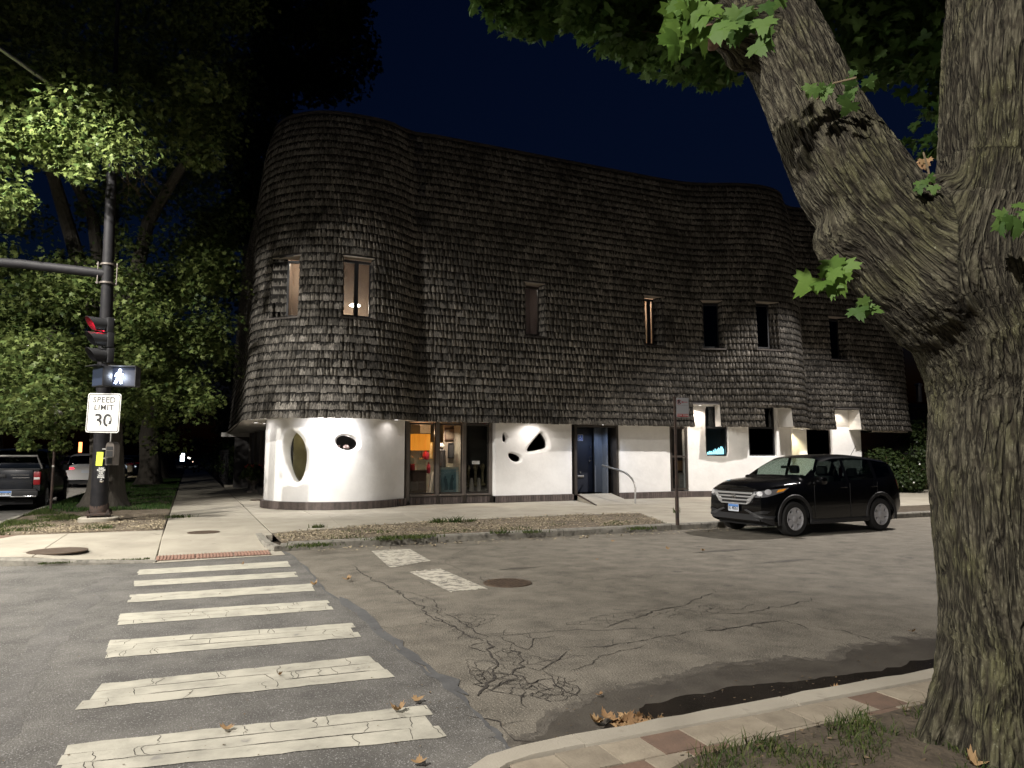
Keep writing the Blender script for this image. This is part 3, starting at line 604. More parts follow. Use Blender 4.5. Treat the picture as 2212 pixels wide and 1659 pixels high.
low_i = [(23.58,1.70),(23.72,1.72),(23.98,1.62),(24.04,1.52),(23.99,1.44),(23.82,1.43),(23.63,1.54)]
low_o = [(23.47,1.74),(23.68,1.78),(24.02,1.69),(24.11,1.54),(24.02,1.38),(23.74,1.34),(23.52,1.49)]
stucco(23.10, 25.90, .34, 2.69, [hole(leaf_o, leaf_i, .16, M['glass_dk'], sm=1), hole(tri_o, tri_i, .2, M['glass_dk'], sm=1), hole(low_o, low_i, .16, M['glass_dk'], sm=1)])
stucco(27.75, 29.92, .34, 2.69, [])
stucco(30.62, 40.28, .34, 3.52, [rhole(31.24,31.95,1.62,3.44), rhole(32.84,34.28,1.62,3.44), rhole(37.45,38.66,1.62,3.44)])
# dark cells behind the small moulded windows
mb = MB()
for a, b, z0, z1, w0, w1 in ((17.2,18.6,1.5,2.5,.95,1.6),(23.2,25.2,1.2,2.6,.95,1.7),(31.1,32.05,1.5,3.5,.95,1.9),(32.7,34.4,1.5,3.5,.95,1.9),(37.3,38.8,1.5,3.5,.95,1.9)):
    q = [wp(a,z0,w0),wp(b,z0,w0),wp(b,z0,w1),wp(a,z0,w1),wp(a,z1,w0),wp(b,z1,w0),wp(b,z1,w1),wp(a,z1,w1)]
    mb.raw(q, [(0,1,2,3),(4,5,6,7),(2,3,7,6),(0,3,7,4),(1,2,6,5)])
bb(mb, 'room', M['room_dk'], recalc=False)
# rectangular windows in the stucco
def swin(s0, s1, z0, z1, inw, rails=(), glass=None, fmat='black_frame', fw=.05, gm='glass_dk'):
    a, b = wp(s0, 0, inw), wp(s1, 0, inw); tx = (b-a); L_ = tx.length; Mx = frame_M(Vector((a.x,a.y,0)), tx)
    win = empty('window', Vector((a.x,a.y,z0))); rel(win)
    mb = MB().box(0,fw,z0,z1,-.03,.04,0,Mx).box(L_-fw,L_,z0,z1,-.03,.04,0,Mx).box(fw,L_-fw,z0,z0+fw,-.03,.04,0,Mx).box(fw,L_-fw,z1-fw,z1,-.03,.04,0,Mx)
    for r in rails: mb.box(fw,L_-fw,r-.035,r+.035,-.03,.04,0,Mx)
    rel(mb.build('frame', M[fmat]), win); rel(MB().box(.02,L_-.02,z0+.02,z1-.02,-.006,0,0,Mx).build('pane', M[gm]), win)
    return Mx, L_
WA, WAL = swin(31.24,31.95,1.62,3.44,INW+.13,(2.66,), gm='glass')
swin(32.84,34.28,1.62,3.44,INW+.13,(2.66,)); swin(37.45,38.66,1.62,3.44,INW+.13,(2.7,), fmat='bronze')
swin(29.95,30.59,.40,2.66,INW+.04,(1.60,), fmat='bronze', fw=.06, gm='glass')
mb = MB(); q = [wp(29.8,.36,.72),wp(30.7,.36,.72),wp(30.7,.36,1.7),wp(29.8,.36,1.7),wp(29.8,2.68,.72),wp(30.7,2.68,.72),wp(30.7,2.68,1.7),wp(29.8,2.68,1.7)]
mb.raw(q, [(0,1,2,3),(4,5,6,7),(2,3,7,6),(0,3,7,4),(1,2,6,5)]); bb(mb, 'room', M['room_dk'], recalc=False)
# glowing cyan ornament on the sill of window A
t = empty('glowing_ornament', wp(31.6,1.70,INW+.3), 'cyan glowing glass ornament lying on the sill of the small dark window', 'ornament')
CY = pm('cyan_glow', (.1,.3,.35), .4, col2=(.3,.5,.5), vs=8, emit=(.30,.80,1.0), es=1.5); mb = MB()
for i in range(9):
    a = .05+i*.062; h_ = .06+.028*i+.02*math.sin(i*2.1); c = wp(31.30+a,1.69,INW+.26+.03*math.sin(i)); mb.tube([c, c+Vector((.02,.02,h_*.6)), c+Vector((-.015+.02*math.sin(i*3),.01,h_))], [.038,.034,.016], 8)
rel(mb.build('glass_lump', CY, None, True), t)

# soldier bricks at the foot of the wall
BM_ = {}
def brick_run(a, b, inw, z0=.135, z1=.345, line=None):
    n = max(1, int(round((b-a)/.088))); w = (b-a)/n
    for i in range(n):
        s = a+w*(i+.5)
        if line: p, nn = line(s); p = Vector((*p, 0)); nn = Vector((*nn, 0))
        else: (px_, py_), n_ = at_s(s, inw); p = Vector((px_, py_, 0)); nn = Vector((*n_, 0))
        key = (round(w, 3), z0, z1)
        if key not in BM_:
            me_ = MB().cbox(-w/2+.005,w/2-.005,-.05,.0,0,z1-z0,.004).build('brick', M['brick_base']); BM_[key] = me_.data; bpy.data.objects.remove(me_)
        o = bpy.data.objects.new('brick', BM_[key]); COL.objects.link(o); o.parent = BLD
        o.location = Vector((p.x, p.y, z0+rnd.gauss(0,.0015)))+nn*rnd.gauss(0,.002)-BO; o.rotation_euler = (0, 0, math.atan2(nn.x, -nn.y)*-1 if False else math.atan2(-nn.x, nn.y)+PI)
        o.rotation_euler = (0, 0, math.atan2(nn.x, -nn.y))
def base_back(a, b, inw):
    mb = MB(); s = a
    while s < b-1e-6:
        e = min(s+.15, b); mb.face([wp(s,.10,inw), wp(e,.10,inw), wp(e,.352,inw), wp(s,.352,inw)]); mb.face([wp(s,.352,inw), wp(e,.352,inw), wp(e,.352,inw+.1), wp(s,.352,inw+.1)]); s = e
    bb(mb, 'plinth', M['mortar'])
for a, b in ((13.60,20.34),(23.08,25.92),(27.73,30.7)): brick_run(a, b, INW-.045); base_back(a, b, INW-.03)
mb = MB(); s = 30.7
while s < 40.3: e = s+.2; mb.raw([wp(s,.1,INW-.04),wp(e,.1,INW-.04),wp(e,.345,INW-.04),wp(s,.345,INW-.04),wp(e,.345,INW),wp(s,.345,INW)],[(0,1,2,3),(3,2,4,5)]); s = e
bb(mb, 'plinth', M['brick_base'])

# shop front of three bays
SY = 21.5; fx = [yp(x, 1000, SY).x for x in (874,883,940,947,997,1004.5,1055,1064)]
mb = MB()
for a, b in ((0,1),(2,3),(4,5),(6,7)): mb.cbox(fx[a],fx[b],SY-.10,SY+.10,.13,2.70,.006)
bb(mb, 'mullion', M['frame_lt'])
for k, (a, b) in enumerate(((1,2),(3,4),(5,6))):
    x0, x1 = fx[a], fx[b]; win = empty('shop_window', ((x0+x1)/2, SY, .4)); rel(win)
    mb = MB().box(x0,x0+.035,SY-.04,SY+.03,.44,2.66).box(x1-.035,x1,SY-.04,SY+.03,.44,2.66).box(x0+.035,x1-.035,SY-.04,SY+.03,2.60,2.66).box(x0+.035,x1-.035,SY-.04,SY+.03,.44,.48)
    rel(mb.build('frame', M['bronze']), win); rel(MB().box(x0+.02,x1-.02,SY-.003,SY+.003,.46,2.62).build('pane', M['glass']), win)
    rel(MB().cbox(x0-.0,x1+.0,SY-.22,SY-.04,.375,.43,.008).build('sill', M['frame_lt']), win)
    def ln(s): return ((s, SY-.13), (0, -1))
    brick_run(x0+.01, x1-.01, 0, .135, .35, line=ln)
bb(MB().box(fx[0],fx[7],SY-.085,SY-.04,.12,.37), 'plinth', M['mortar'])
x0, x1, yb = fx[0], fx[7], 23.7
mb = MB().raw([(x0,SY+.06,.42),(x1,SY+.06,.42),(x1,yb,.42),(x0,yb,.42),(x0,SY+.06,2.68),(x1,SY+.06,2.68),(x1,yb,2.68),(x0,yb,2.68)], [(0,1,2,3),(4,5,6,7),(2,3,7,6),(0,3,7,4),(1,2,6,5)])
mb.box(fx[4],fx[4]+.04,SY+.12,yb,.43,2.67)
bb(mb, 'room', pm('shop_wall', (.16,.14,.11), .9), recalc=False)

# entrance: frame, door, blue grey panel, dark lobby
ex = lambda x, Y: yp(x, 1000, Y).x
mb = MB().cbox(ex(1240,21.2),ex(1244.5,21.2),21.12,21.9,.30,2.69,.005).cbox(ex(1329,21.2),ex(1334,21.2),21.12,21.9,.24,2.69,.005).box(ex(1244.5,21.2),ex(1329,21.2),21.16,21.9,2.61,2.69)
bb(mb, 'door_frame', M['bronze'])
YD = 21.75; dx0, dx1 = ex(1247,YD), ex(1284,YD)
door = empty('door', (dx0, YD, .34)); rel(door)
rel(MB().cbox(dx0,dx1,YD,YD+.05,.36,2.58,.006).build('door_leaf', M['door']), door)
h = lambda x, y: yp(x, y, YD-.01)
p = h(1274.5,966); rel(MB().lathe([(.028,0),(.028,.02),(.02,.03)], p, 14, axis='y', M=Matrix.Scale(-1,4,(0,1,0))).build('lock', M['chrome'], None, True), door)
p = h(1274.5,987); rel(MB().lathe([(.028,0),(.028,.02),(.02,.03)], p, 14, axis='y', M=Matrix.Scale(-1,4,(0,1,0))).build('lock', M['chrome'], None, True), door)
p = h(1275,995); rel(MB().cbox(p.x-.09,p.x+.01,p.y-.06,p.y-.03,p.z-.012,p.z+.012,.006).box(p.x-.012,p.x+.012,p.y-.04,p.y+.01,p.z-.012,p.z+.012).build('handle', M['chrome']), door)
p = h(1254,1029); rel(MB().cbox(p.x-.13,p.x+.13,p.y-.02,p.y+.01,p.z-.035,p.z+.035,.006).cbox(p.x-.11,p.x+.11,p.y-.035,p.y-.02,p.z-.02,p.z+.02,.004).build('letter_slot', M['steel']), door)
p = h(1253,1020); rel(MB().lathe([(.035,0),(.035,.015),(.02,.03)], p, 14, axis='y', M=Matrix.Scale(-1,4,(0,1,0))).build('bell', M['steel'], None, True), door)
# wheelchair access sign on the door
p = h(1253.5,945.5); t = empty('access_sign', p, 'small square blue wheelchair access sign on the dark door', 'sign')
rel(MB().cbox(p.x-.105,p.x+.105,p.y-.006,p.y,p.z-.11,p.z+.11,.004).build('plate', M['sign_w']), t)
rel(MB().box(p.x-.092,p.x+.092,p.y-.0085,p.y-.006,p.z-.097,p.z+.097).build('field', pm('access_blue', (.05,.10,.35), .5)), t)
q = Vector((p.x,p.y-.011,p.z)); mb = MB(); mb.sphere(q+Vector((-.012,0,.066)), .016, 10, 6, sc=(1,.2,1))
mb.tube([q+Vector((-.012,0,.045)), q+Vector((-.008,0,-.01)), q+Vector((.035,0,-.012)), q+Vector((.05,0,-.06)), q+Vector((.066,0,-.056))], .0085, 6)
mb.tube([q+Vector((-.010,0,.022)), q+Vector((.028,0,.020))], .007, 6)
mb.tube([q+Vector((-.016+.045*math.cos(a),0,-.03+.045*math.sin(a))) for a in [R_(110+i*18) for i in range(13)]], .0075, 6)
rel(mb.build('symbol', M['sign_w']), t)
# blue grey boarded panel and the dark side lobby
x0, x1 = ex(1284.5,21.55), ex(1301,21.55)
bb(MB().cbox(x0,x1,21.55,21.62,.36,2.61,.004), 'side_panel', M['greyblue']); bb(MB().cbox(x1,x1+.05,21.25,21.62,.30,2.61,.004), 'fin', M['greyblue'])
bb(MB().box(x1+.05,ex(1329,21.2),22.9,23.0,.2,2.61).box(x1+.0,x1+.05,21.66,22.9,.2,2.61).box(ex(1329,21.2),ex(1329,21.2)+.05,21.9,23,.2,2.61).box(x1,ex(1329,21.2)+.05,21.2,23,.16,.22), 'lobby_wall', M['room_dk'])
bb(MB().box(ex(1320,21.7),ex(1329,21.5),21.35,21.7,.25,2.61), 'side_panel', pm('dim_blue_panel', (.05,.06,.085), .7))
# ramp
mb = MB(); A_, B_, C_, D_ = (11.98,21.16), (13.30,21.16), (12.62,18.55), (11.28,18.75)
mb.raw([(*A_,.34),(*B_,.34),(*C_,.142),(*D_,.142),(*A_,.1),(*B_,.1),(*C_,.1),(*D_,.1)], [(0,1,2,3),(0,3,7,4),(1,2,6,5),(2,3,7,6)])
t = empty('entrance_ramp', (12.3,20,.13), 'concrete wheelchair ramp rising to the dark blue door', 'ramp'); rel(mb.build('slab', M['concrete']), t)
mb = MB(); mb.raw([(A_[0]-.02,A_[1],.35),(A_[0]+.02,A_[1],.35),(D_[0]+.02,D_[1],.15),(D_[0]-.02,D_[1],.15),(A_[0]-.02,A_[1],.29),(A_[0]+.02,A_[1],.29),(D_[0]+.02,D_[1],.12),(D_[0]-.02,D_[1],.12)],[(0,1,2,3),(0,3,7,4),(1,2,6,5),(2,3,7,6)]); rel(mb.build('edge_strip', M['rust']), t)
# handrail
pts = [yp(1301,1005,21.22), yp(1334.7,1015,20.1), yp(1350,1021,19.55), yp(1358,1026.5,19.25), yp(1365,1034,19.02), yp(1370,1043,18.88), yp(1372.5,1055,18.78), gp(1372,1089.5,.13)]
t = empty('handrail', pts[-1], 'bent grey steel handrail beside the entrance ramp', 'handrail'); rel(MB().tube(pts, .030, 12).build('rail', M['steel'], None, True), t)
rel(MB().lathe([(.06,0),(.06,.015),(.03,.02)], pts[-1], 14).build('foot_plate', M['steel'], None, True), t)

# west entrance side behind the corner: glazed dark wall, posts, beam
wl0, wl1 = Vector((2.95,28.2,0)), Vector((2.62,35.6,0))
for k in range(5):
    p = wl0.lerp(wl1, k/4); bb(MB().cbox(p.x-.10,p.x+.06,p.y-.07,p.y+.07,.13,2.69,.006), 'post', M['frame_lt'])
for k in range(4):
    a, b = wl0.lerp(wl1, k/4), wl0.lerp(wl1, (k+1)/4); bb(MB().raw([(a.x,a.y+.07,.3),(b.x,b.y-.07,.3),(b.x,b.y-.07,2.68),(a.x,a.y+.07,2.68)], [(0,1,2,3)]), 'glazed_panel', M['black_frame'])
bb(MB().cbox(2.55,3.1,28.0,35.7,.13,.34,.01), 'step', M['concrete_dk'])
bb(MB().face([(1.4,28,2.69),(3.2,28,2.69),(3.2,36,2.69),(1.5,36,2.69)]).face([(2.0,22.3,2.695),(3.2,22.3,2.695),(3.2,28,2.695),(2.0,28,2.695)]).face([(1.4,22.3,2.696),(2.1,22.3,2.696),(2.1,28.1,2.696),(1.4,28.1,2.696)]), 'soffit', M['soffit'])
bb(MB().cbox(1.30,3.2,35.7,35.95,2.50,2.70,.01), 'beam', M['soffit'])
bb(MB().raw([(2.02,22.35,.1),(2.95,28.2,.1),(2.95,28.2,2.69),(2.02,22.35,2.69)], [(0,1,2,3)]), 'side_wall', M['frame_lt'])
# brown brick wall under the hem at the far right, set back, with its beam
mb = MB(); s = 40.28
pts_ = [wp(40.28,0,.66), Vector((26.0,23.2,0)), Vector((31.5,23.4,0))]
for a, b in zip(pts_, pts_[1:]): mb.face([(a.x,a.y,.1),(b.x,b.y,.1),(b.x,b.y,2.68),(a.x,a.y,2.68)])
bb(mb, 'porch_wall', pm('brown_brick', (.13,.065,.048), .85, col2=(.09,.045,.035), vs=9, bump=.006, bs=30))
mb = MB(); s = 40.3
while s < 43.0: e = s+.25; mb.raw([wp(s,2.60,.12),wp(e,2.60,.12),wp(e,2.685,.12),wp(s,2.685,.12),wp(e,2.60,.4),wp(s,2.60,.4)],[(0,1,2,3),(0,1,4,5)]); s = e
bb(mb, 'fascia', M['plaster_lt'])

# recessed soffit lights
def soffit_light(s, inw, power, col, ang, label, tilt_in=.25, disc='lamp_disc', z=None, blend=.6):
    z = (z or zhem(s))+.0; p = wp(s, z, inw); q = wp(s, z-1.0, inw+tilt_in)
    t = empty('soffit_light', p, label, 'light')
    rel(MB().lathe([(.075,-.010),(.075,.008)], p, 18).build('trim', M['steel'], None, True), t); rel(MB().lathe([(.055,-.014),(.055,-.012)], p, 18).build('lens', M['soffit_lens']), t)
    spot(p-Vector((0,0,.03)), q, power, col, ang, blend, .04, t)
soffit_light(17.3,.14,115,(1,.98,.98),170,'bright soffit light on the tower between the oval and the egg-shaped window', .55)
soffit_light(14.4,.1,10,(1,.95,.9),160,'soffit light at the left end of the tower wall', .35)
soffit_light(11.5,.75,150,(1,.95,.88),150,'soffit light over the west entrance, left of the round tower wall',.2)
soffit_light(19.6,.30,5,(1,.92,.85),140,'soffit light where the tower wall meets the shop front', .35)
soffit_light(24.35,.12,26,(1,.92,.84),150,'soffit light above the triangular moulded window', .40)
soffit_light(12.0,.45,25,(1,.95,.9),130,'soffit light over the dark side entrance', 0)
soffit_light(26.9,.30,42,(.55,.70,1),130,'cool blue soffit light over the entrance door', .2,'blue_disc')
soffit_light(30.9,.25,45,(1,.86,.72),120,'warm soffit light in the first step of the shingle hem', .3)
soffit_light(36.9,.25,55,(1,.85,.50),120,'yellow soffit light beside the right hand dark window', .25)
soffit_light(39.0,.25,22,(1,.88,.72),120,'warm light in the last step of the shingle hem', .3)
# ------------------------------------------------------------ ground, roads, pavements
def struct(o): return tag(o, kind='structure')
struct(MB().box(-300,300,-80,420,-.6,-.02).build('ground', M['soil_dk']))
road = empty('road', (0,0,0), kind='structure')
def sheet(name, poly, z, mat, parent=None, kind='structure', jit=0, n=0):
    pts = []
    for a, b in zip(poly, poly[1:]+poly[:1]):
        k = n if n else 1
        for i in range(k):
            t = i/k; p = (a[0]+(b[0]-a[0])*t, a[1]+(b[1]-a[1])*t)
            pts.append((p[0]+rnd.gauss(0, jit)*(i > 0), p[1]+rnd.gauss(0, jit)*(i > 0)))
    V3 = [Vector((p[0], p[1], z)) for p in pts]; T = tessellate_polygon([V3]); o = MB().raw(V3, [tuple(t) for t in T]).build(name, mat, parent)
    o.data.update(); 
    if o.data.polygons and o.data.polygons[0].normal.z < 0: o.data.flip_normals()
    return tag(o, kind=kind) if parent is None else rel(o, parent)
MB().box(-80,120,-30,13.3,-.02,0).box(-14,-3.5,13.3,160,-.02,0).build('asphalt', M['asphalt_old'], road)
seam = [(1.52,13.0)]+[tuple(gp(*q).xy) for q in ((632,1200),(665,1232),(705,1277),(765,1322),(832,1380),(905,1442),(985,1497),(1045,1556),(1088,1605),(1118,1650))]+[(1.25,2.4),(1.1,-4)]
rough = []
for a, b in zip(seam, seam[1:]):
    for i in range(6): t = i/6; rough.append((a[0]+(b[0]-a[0])*t+rnd.gauss(0,.012), a[1]+(b[1]-a[1])*t+rnd.gauss(0,.012)))
rough.append(seam[-1])
sheet('newer_asphalt', rough+[(-25,-4),(-25,13.2),(-13.9,13.2),(-13.9,60),(-4,60),(-4,13.2)], .004, M['asphalt_new'], road)
def strip(pts, w, z, mb, taper=True, jit=.3):
    P = [Vector((p[0], p[1])) for p in pts]; L = []
    for i, p in enumerate(P):
        d = (P[min(i+1, len(P)-1)]-P[max(i-1, 0)]); d = d.normalized() if d.length else Vector((1, 0)); n = Vector((-d.y, d.x)); k = 1
        if taper: k = min(1, .25+min(i, len(P)-1-i)*.5)
        ww = w*k*(1+rnd.uniform(-jit, jit)); L.append((p+n*ww/2, p-n*ww/2))
    for (a, b), (c, d) in zip(L, L[1:]): mb.face([(a.x,a.y,z), (b.x,b.y,z), (d.x,d.y,z), (c.x,c.y,z)])
mb = MB(); strip(rough, .03, .0065, mb, False, .7); strip([(p[0]+.05, p[1]) for p in rough[20:44]], .09, .0068, mb, True, .6); mb.build('tar_seam', M['tar'], road)
# longitudinal patches seen left of the crosswalk
def patch(pts, z, mat, nm='asphalt_patch'): sheet(nm, [tuple(gp(*q).xy) for q in pts], z, mat, road, jit=.03, n=8)
patch([(265,1248),(215,1290),(120,1400),(60,1500),(20,1600),(-60,1700),(-160,1700),(-60,1560),(20,1450),(100,1350),(170,1280),(225,1248)], .0055, pm('asphalt_patch_mat', (.076,.072,.067), .88, col2=(.125,.118,.108), vs=2, vd=10, bump=.005, bs=90, speck=((.24,.235,.23),95,.60,.68)))
# crosswalk stripes
STR = [[(302,1232),(620,1213),(626,1225),(300,1243)],[(292,1256),(640,1236),(650,1247),(290,1268)],[(284,1286),(672,1262),(685,1277),(276,1303)],[(265,1327),(705,1298),(722,1318),(254,1352)],[(240,1385),(755,1348),(776,1378),(226,1424)],[(215,1480),(805,1418),(855,1464),(178,1534)],[(150,1612),(915,1526),(972,1594),(120,1680)]]
def stripe(q, mat, z=.0085, nm='crosswalk_stripe', jit=.012, n=26, split=True):
    A, B, C, D = [gp(*p) for p in q]; lanes = 3 if split else 1; mb = MB()
    for ln_ in range(lanes):
        u0, u1 = ln_/lanes, (ln_+1)/lanes; g = .006 if split else 0; top = []; bot = []; e0 = rnd.gauss(0,.02); e1 = rnd.gauss(0,.02)
        for i in range(n+1):
            t = i/n; a = A.lerp(B, t); d = D.lerp(C, t); p = a.lerp(d, u0+(g if ln_ else 0)); r = a.lerp(d, u1)
            dx = (e0 if i == 0 else e1 if i == n else 0)
            top.append((p.x+dx, p.y+(rnd.gauss(0, jit*.6) if ln_ == 0 else rnd.gauss(0,.002)), z)); bot.append((r.x+dx+rnd.gauss(0, .004), r.y+(rnd.gauss(0, jit*.5) if ln_ == lanes-1 else rnd.gauss(0,.002)), z))
        for i in range(n): mb.face([top[i], bot[i], bot[i+1], top[i+1]])
    return mb.build(nm, mat, road)
for i, q in enumerate(STR): stripe(q, M['paint'])
sheet('crosswalk_stripe', [(-.6,2.2),(1.45,2.2),(1.45,2.75),(-.6,2.75)], .0085, M['paint'], road)
stripe([(808,1190),(876,1187),(921,1213),(850,1226)], M['paint_worn'], .005, 'stop_line', .03, 20, False)
stripe([(884,1236),(950,1229),(1052,1272),(972,1279)], M['paint_worn'], .005, 'stop_line', .05, 20, False)
# fine cracks across the paint
mb = MB()
for q in STR[3:]:
    A, B, C, D = [gp(*p) for p in q]
    for k in range(16):
        t = rnd.random(); u = rnd.choice((0,.33,.66)); n = 6; pts = []
        a = A.lerp(B, t); d = D.lerp(C, t); x = 0
        for i in range(n): x += rnd.gauss(0,.012); p = a.lerp(d, u+.33*i/(n-1)); pts.append((p.x+x, p.y))
        strip(pts, .005, .0105, mb)
    for u in (.34,.66):
        for k in range(3):
            t0 = rnd.random()*.7; pts = []
            for i in range(14): t = t0+.3*i/13; a = A.lerp(B, t); d = D.lerp(C, t); p = a.lerp(d, u+rnd.gauss(0,.006)); pts.append((p.x, p.y))
            strip(pts, .005, .0105, mb)
# cracks traced on the old asphalt
def crk(pts, w=.014, wob=.02, br=.25, z=.0055):
    P = [gp(*q).xy for q in pts]; out = [P[0]]
    for a, b in zip(P, P[1:]):
        L_ = (b-a).length; n = max(2, int(L_/.07)); d = (b-a).normalized() if L_ else Vector((1,0)); nn = Vector((-d.y, d.x)); o = 0
        for i in range(1, n+1):
            o = o*.6+rnd.gauss(0, wob); p = a.lerp(b, i/n)+nn*o*(0 if i == n else 1); out.append(p)
            if rnd.random() < br*.3:
                q = [p.copy()]; ang = rnd.choice((-1,1))*rnd.uniform(.5,1.4); dv = Vector((d.x*math.cos(ang)-d.y*math.sin(ang), d.x*math.sin(ang)+d.y*math.cos(ang)))
                for _ in range(rnd.randint(2,6)): dv = (dv+Vector((rnd.gauss(0,.4), rnd.gauss(0,.4)))).normalized(); q.append(q[-1]+dv*.05)
                strip(q, w*.6, z, mb)
    strip(out, w, z, mb, True, .6)
def K8(x, y): return ((1700+x/.9486)*.5486, (2200+y/.9486)*.5486)
for pts, w in (([(0,185),(70,215),(130,255),(190,285),(205,300)],.02),([(200,290),(300,285),(400,275),(520,268),(640,268),(760,262),(860,262)],.013),([(640,262),(730,228),(800,212),(860,190),(950,172),(1010,140),(1060,128)],.018),
    ([(950,192),(1060,205),(1180,203),(1300,183),(1400,160),(1440,145)],.018),([(1000,275),(1100,262),(1200,243),(1300,232),(1340,240)],.022),([(870,290),(960,272),(1060,255)],.012),
    ([(530,330),(650,330),(760,312),(860,290),(920,285)],.014),([(520,420),(600,395),(700,345),(800,320)],.012),([(1440,255),(1530,268),(1620,295),(1740,330)],.012),
    ([(170,515),(205,480),(235,440),(240,380),(230,330),(200,300)],.028),([(170,515),(240,480),(300,430),(345,405),(330,350),(290,340)],.024),([(200,480),(260,462),(330,470),(400,455),(450,450),(500,500),(560,530)],.018),([(345,405),(400,420),(440,395),(510,345)],.016),([(355,560),(350,500),(360,470),(400,455)],.015),
    ([(370,100),(500,92),(640,78),(800,66),(960,58),(1100,42),(1250,32)],.011),([(0,125),(120,112),(220,112)],.012),([(0,200),(40,235),(0,240)],.012),([(380,395),(450,380),(520,370)],.012),([(240,290),(310,325),(360,340),(380,300),(470,290)],.014)):
    crk([K8(*q) for q in pts], w*.62, .022, .9)
for pts, w in (([(760,1222),(800,1250),(850,1275),(890,1300),(925,1330),(960,1345),(1000,1370),(1045,1385)],.02),([(860,1275),(920,1290),(960,1320)],.013),([(700,1360),(780,1345),(850,1358)],.01),([(1010,1180),(960,1215),(1010,1240),(1060,1262)],.010),([(850,1225),(1000,1215),(1060,1225)],.008),([(1180,1620),(1100,1590),(1080,1560),(1000,1545)],.014)): crk(pts, w*.65, .022, .8)
def cells(cx_, cy_, rx, ry, n, w, z=.0056):
    c = gp(cx_, cy_).xy; P = [Vector((c.x+rnd.uniform(-rx,rx), c.y+rnd.uniform(-ry,ry))) for _ in range(n)]; P = [p for p in P if ((p.x-c.x)/rx)**2+((p.y-c.y)/ry)**2 < 1]
    V2, E2, F2, *_ = delaunay_2d_cdt(P, [], [], 0, 1e-6); ed = {}
    for f in F2:
        ce = sum((V2[i] for i in f), Vector((0,0)))/3
        for i in range(3): ed.setdefault(tuple(sorted((f[i], f[(i+1)%3]))), []).append(ce)
    for cs in ed.values():
        if len(cs) == 2 and (cs[0]-cs[1]).length < .5 and rnd.random() < .85:
            a, b = cs; n_ = 4; strip([a.lerp(b, i/n_)+Vector((rnd.gauss(0,.006), rnd.gauss(0,.006)))*(0 < i < n_) for i in range(n_+1)], w, z, mb, False, .6)
cells(1120,1450,.42,.75,60,.0040); cells(1085,1480,.26,.40,26,.008); cells(1450,1325,1.4,.30,60,.005); cells(1000,1340,.5,.5,40,.005); cells(880,1218,.6,.35,60,.005,.0065); cells(990,1258,.6,.35,60,.005,.0065); cells(1200,1495,.3,.3,22,.006)
o = mb.build('pavement_cracks', M['crack'], road); tag(o, kind='stuff')
# wet gutter near the maple
wet = [(1128,1600),(1160,1596),(1225,1545),(1300,1502),(1370,1478),(1440,1462),(1500,1455),(1560,1440),(1640,1430),(1740,1424),(1800,1430),(1850,1408),(1890,1392),(1950,1385),(2020,1378),(2120,1376)]
W2 = [gp(*q).xy for q in wet]; wl_ = []
for a, b in zip(W2, W2[1:]):
    for i in range(8): p = a.lerp(b, i/8); k = noise.noise(Vector((p.x*3, p.y*3, 0)))+.45*noise.noise(Vector((p.x*13, p.y*13, 0))); wl_.append((p.x+k*.05, p.y+k*.15+rnd.gauss(0,.014)))
sheet('damp_edge', [(p[0]-.03, p[1]+.10+.07*noise.noise(Vector((p[0]*6, p[1]*6, 9)))+rnd.gauss(0,.015)) for p in wl_]+[(9.3,5.2),(9.3,3.56),(1.5,3.56)], .0024, pm('damp_asphalt', (.066,.058,.048), .7, col2=(.12,.107,.088), vs=9, vd=12, bump=.008, bs=60), road)
sheet('wet_patch', wl_+[(9,5.0),(9,3.56),(1.66,3.56)], .0030, M['wet'], road)
w3 = [(1260,1590),(1330,1560),(1400,1525),(1500,1500),(1620,1480),(1740,1468),(1850,1455),(2020,1425)]
W2 = [gp(*q).xy for q in w3]; wl_ = []
for a, b in zip(W2, W2[1:]):
    for i in range(8): p = a.lerp(b, i/8); k = noise.noise(Vector((p.x*4, p.y*4, 3))); wl_.append((p.x, p.y+k*.10+rnd.gauss(0,.006)))
sheet('gutter_water', wl_+[(9,4.1),(9,3.56),(2.0,3.56)], .0036, M['water'], road)
STAIN = pm('stained_asphalt', (.045,.038,.031), .8, col2=(.10,.088,.07), vs=7, vd=12, bump=.01, bs=60)
for (x, y, rx, ry) in ((1560,1190,.60,.09),(1120,1228,.30,.06),(1700,1212,.5,.07)):
    c = gp(x, y); sheet('oil_stain', [(c.x+rx*math.cos(a)*(1+.25*math.sin(a*5+x)+.18*math.sin(a*13+x)), c.y+ry*math.sin(a)*(1+.3*math.cos(a*4))) for a in [2*PI*i/60 for i in range(60)]], .0028, STAIN, road, jit=.012, n=1)

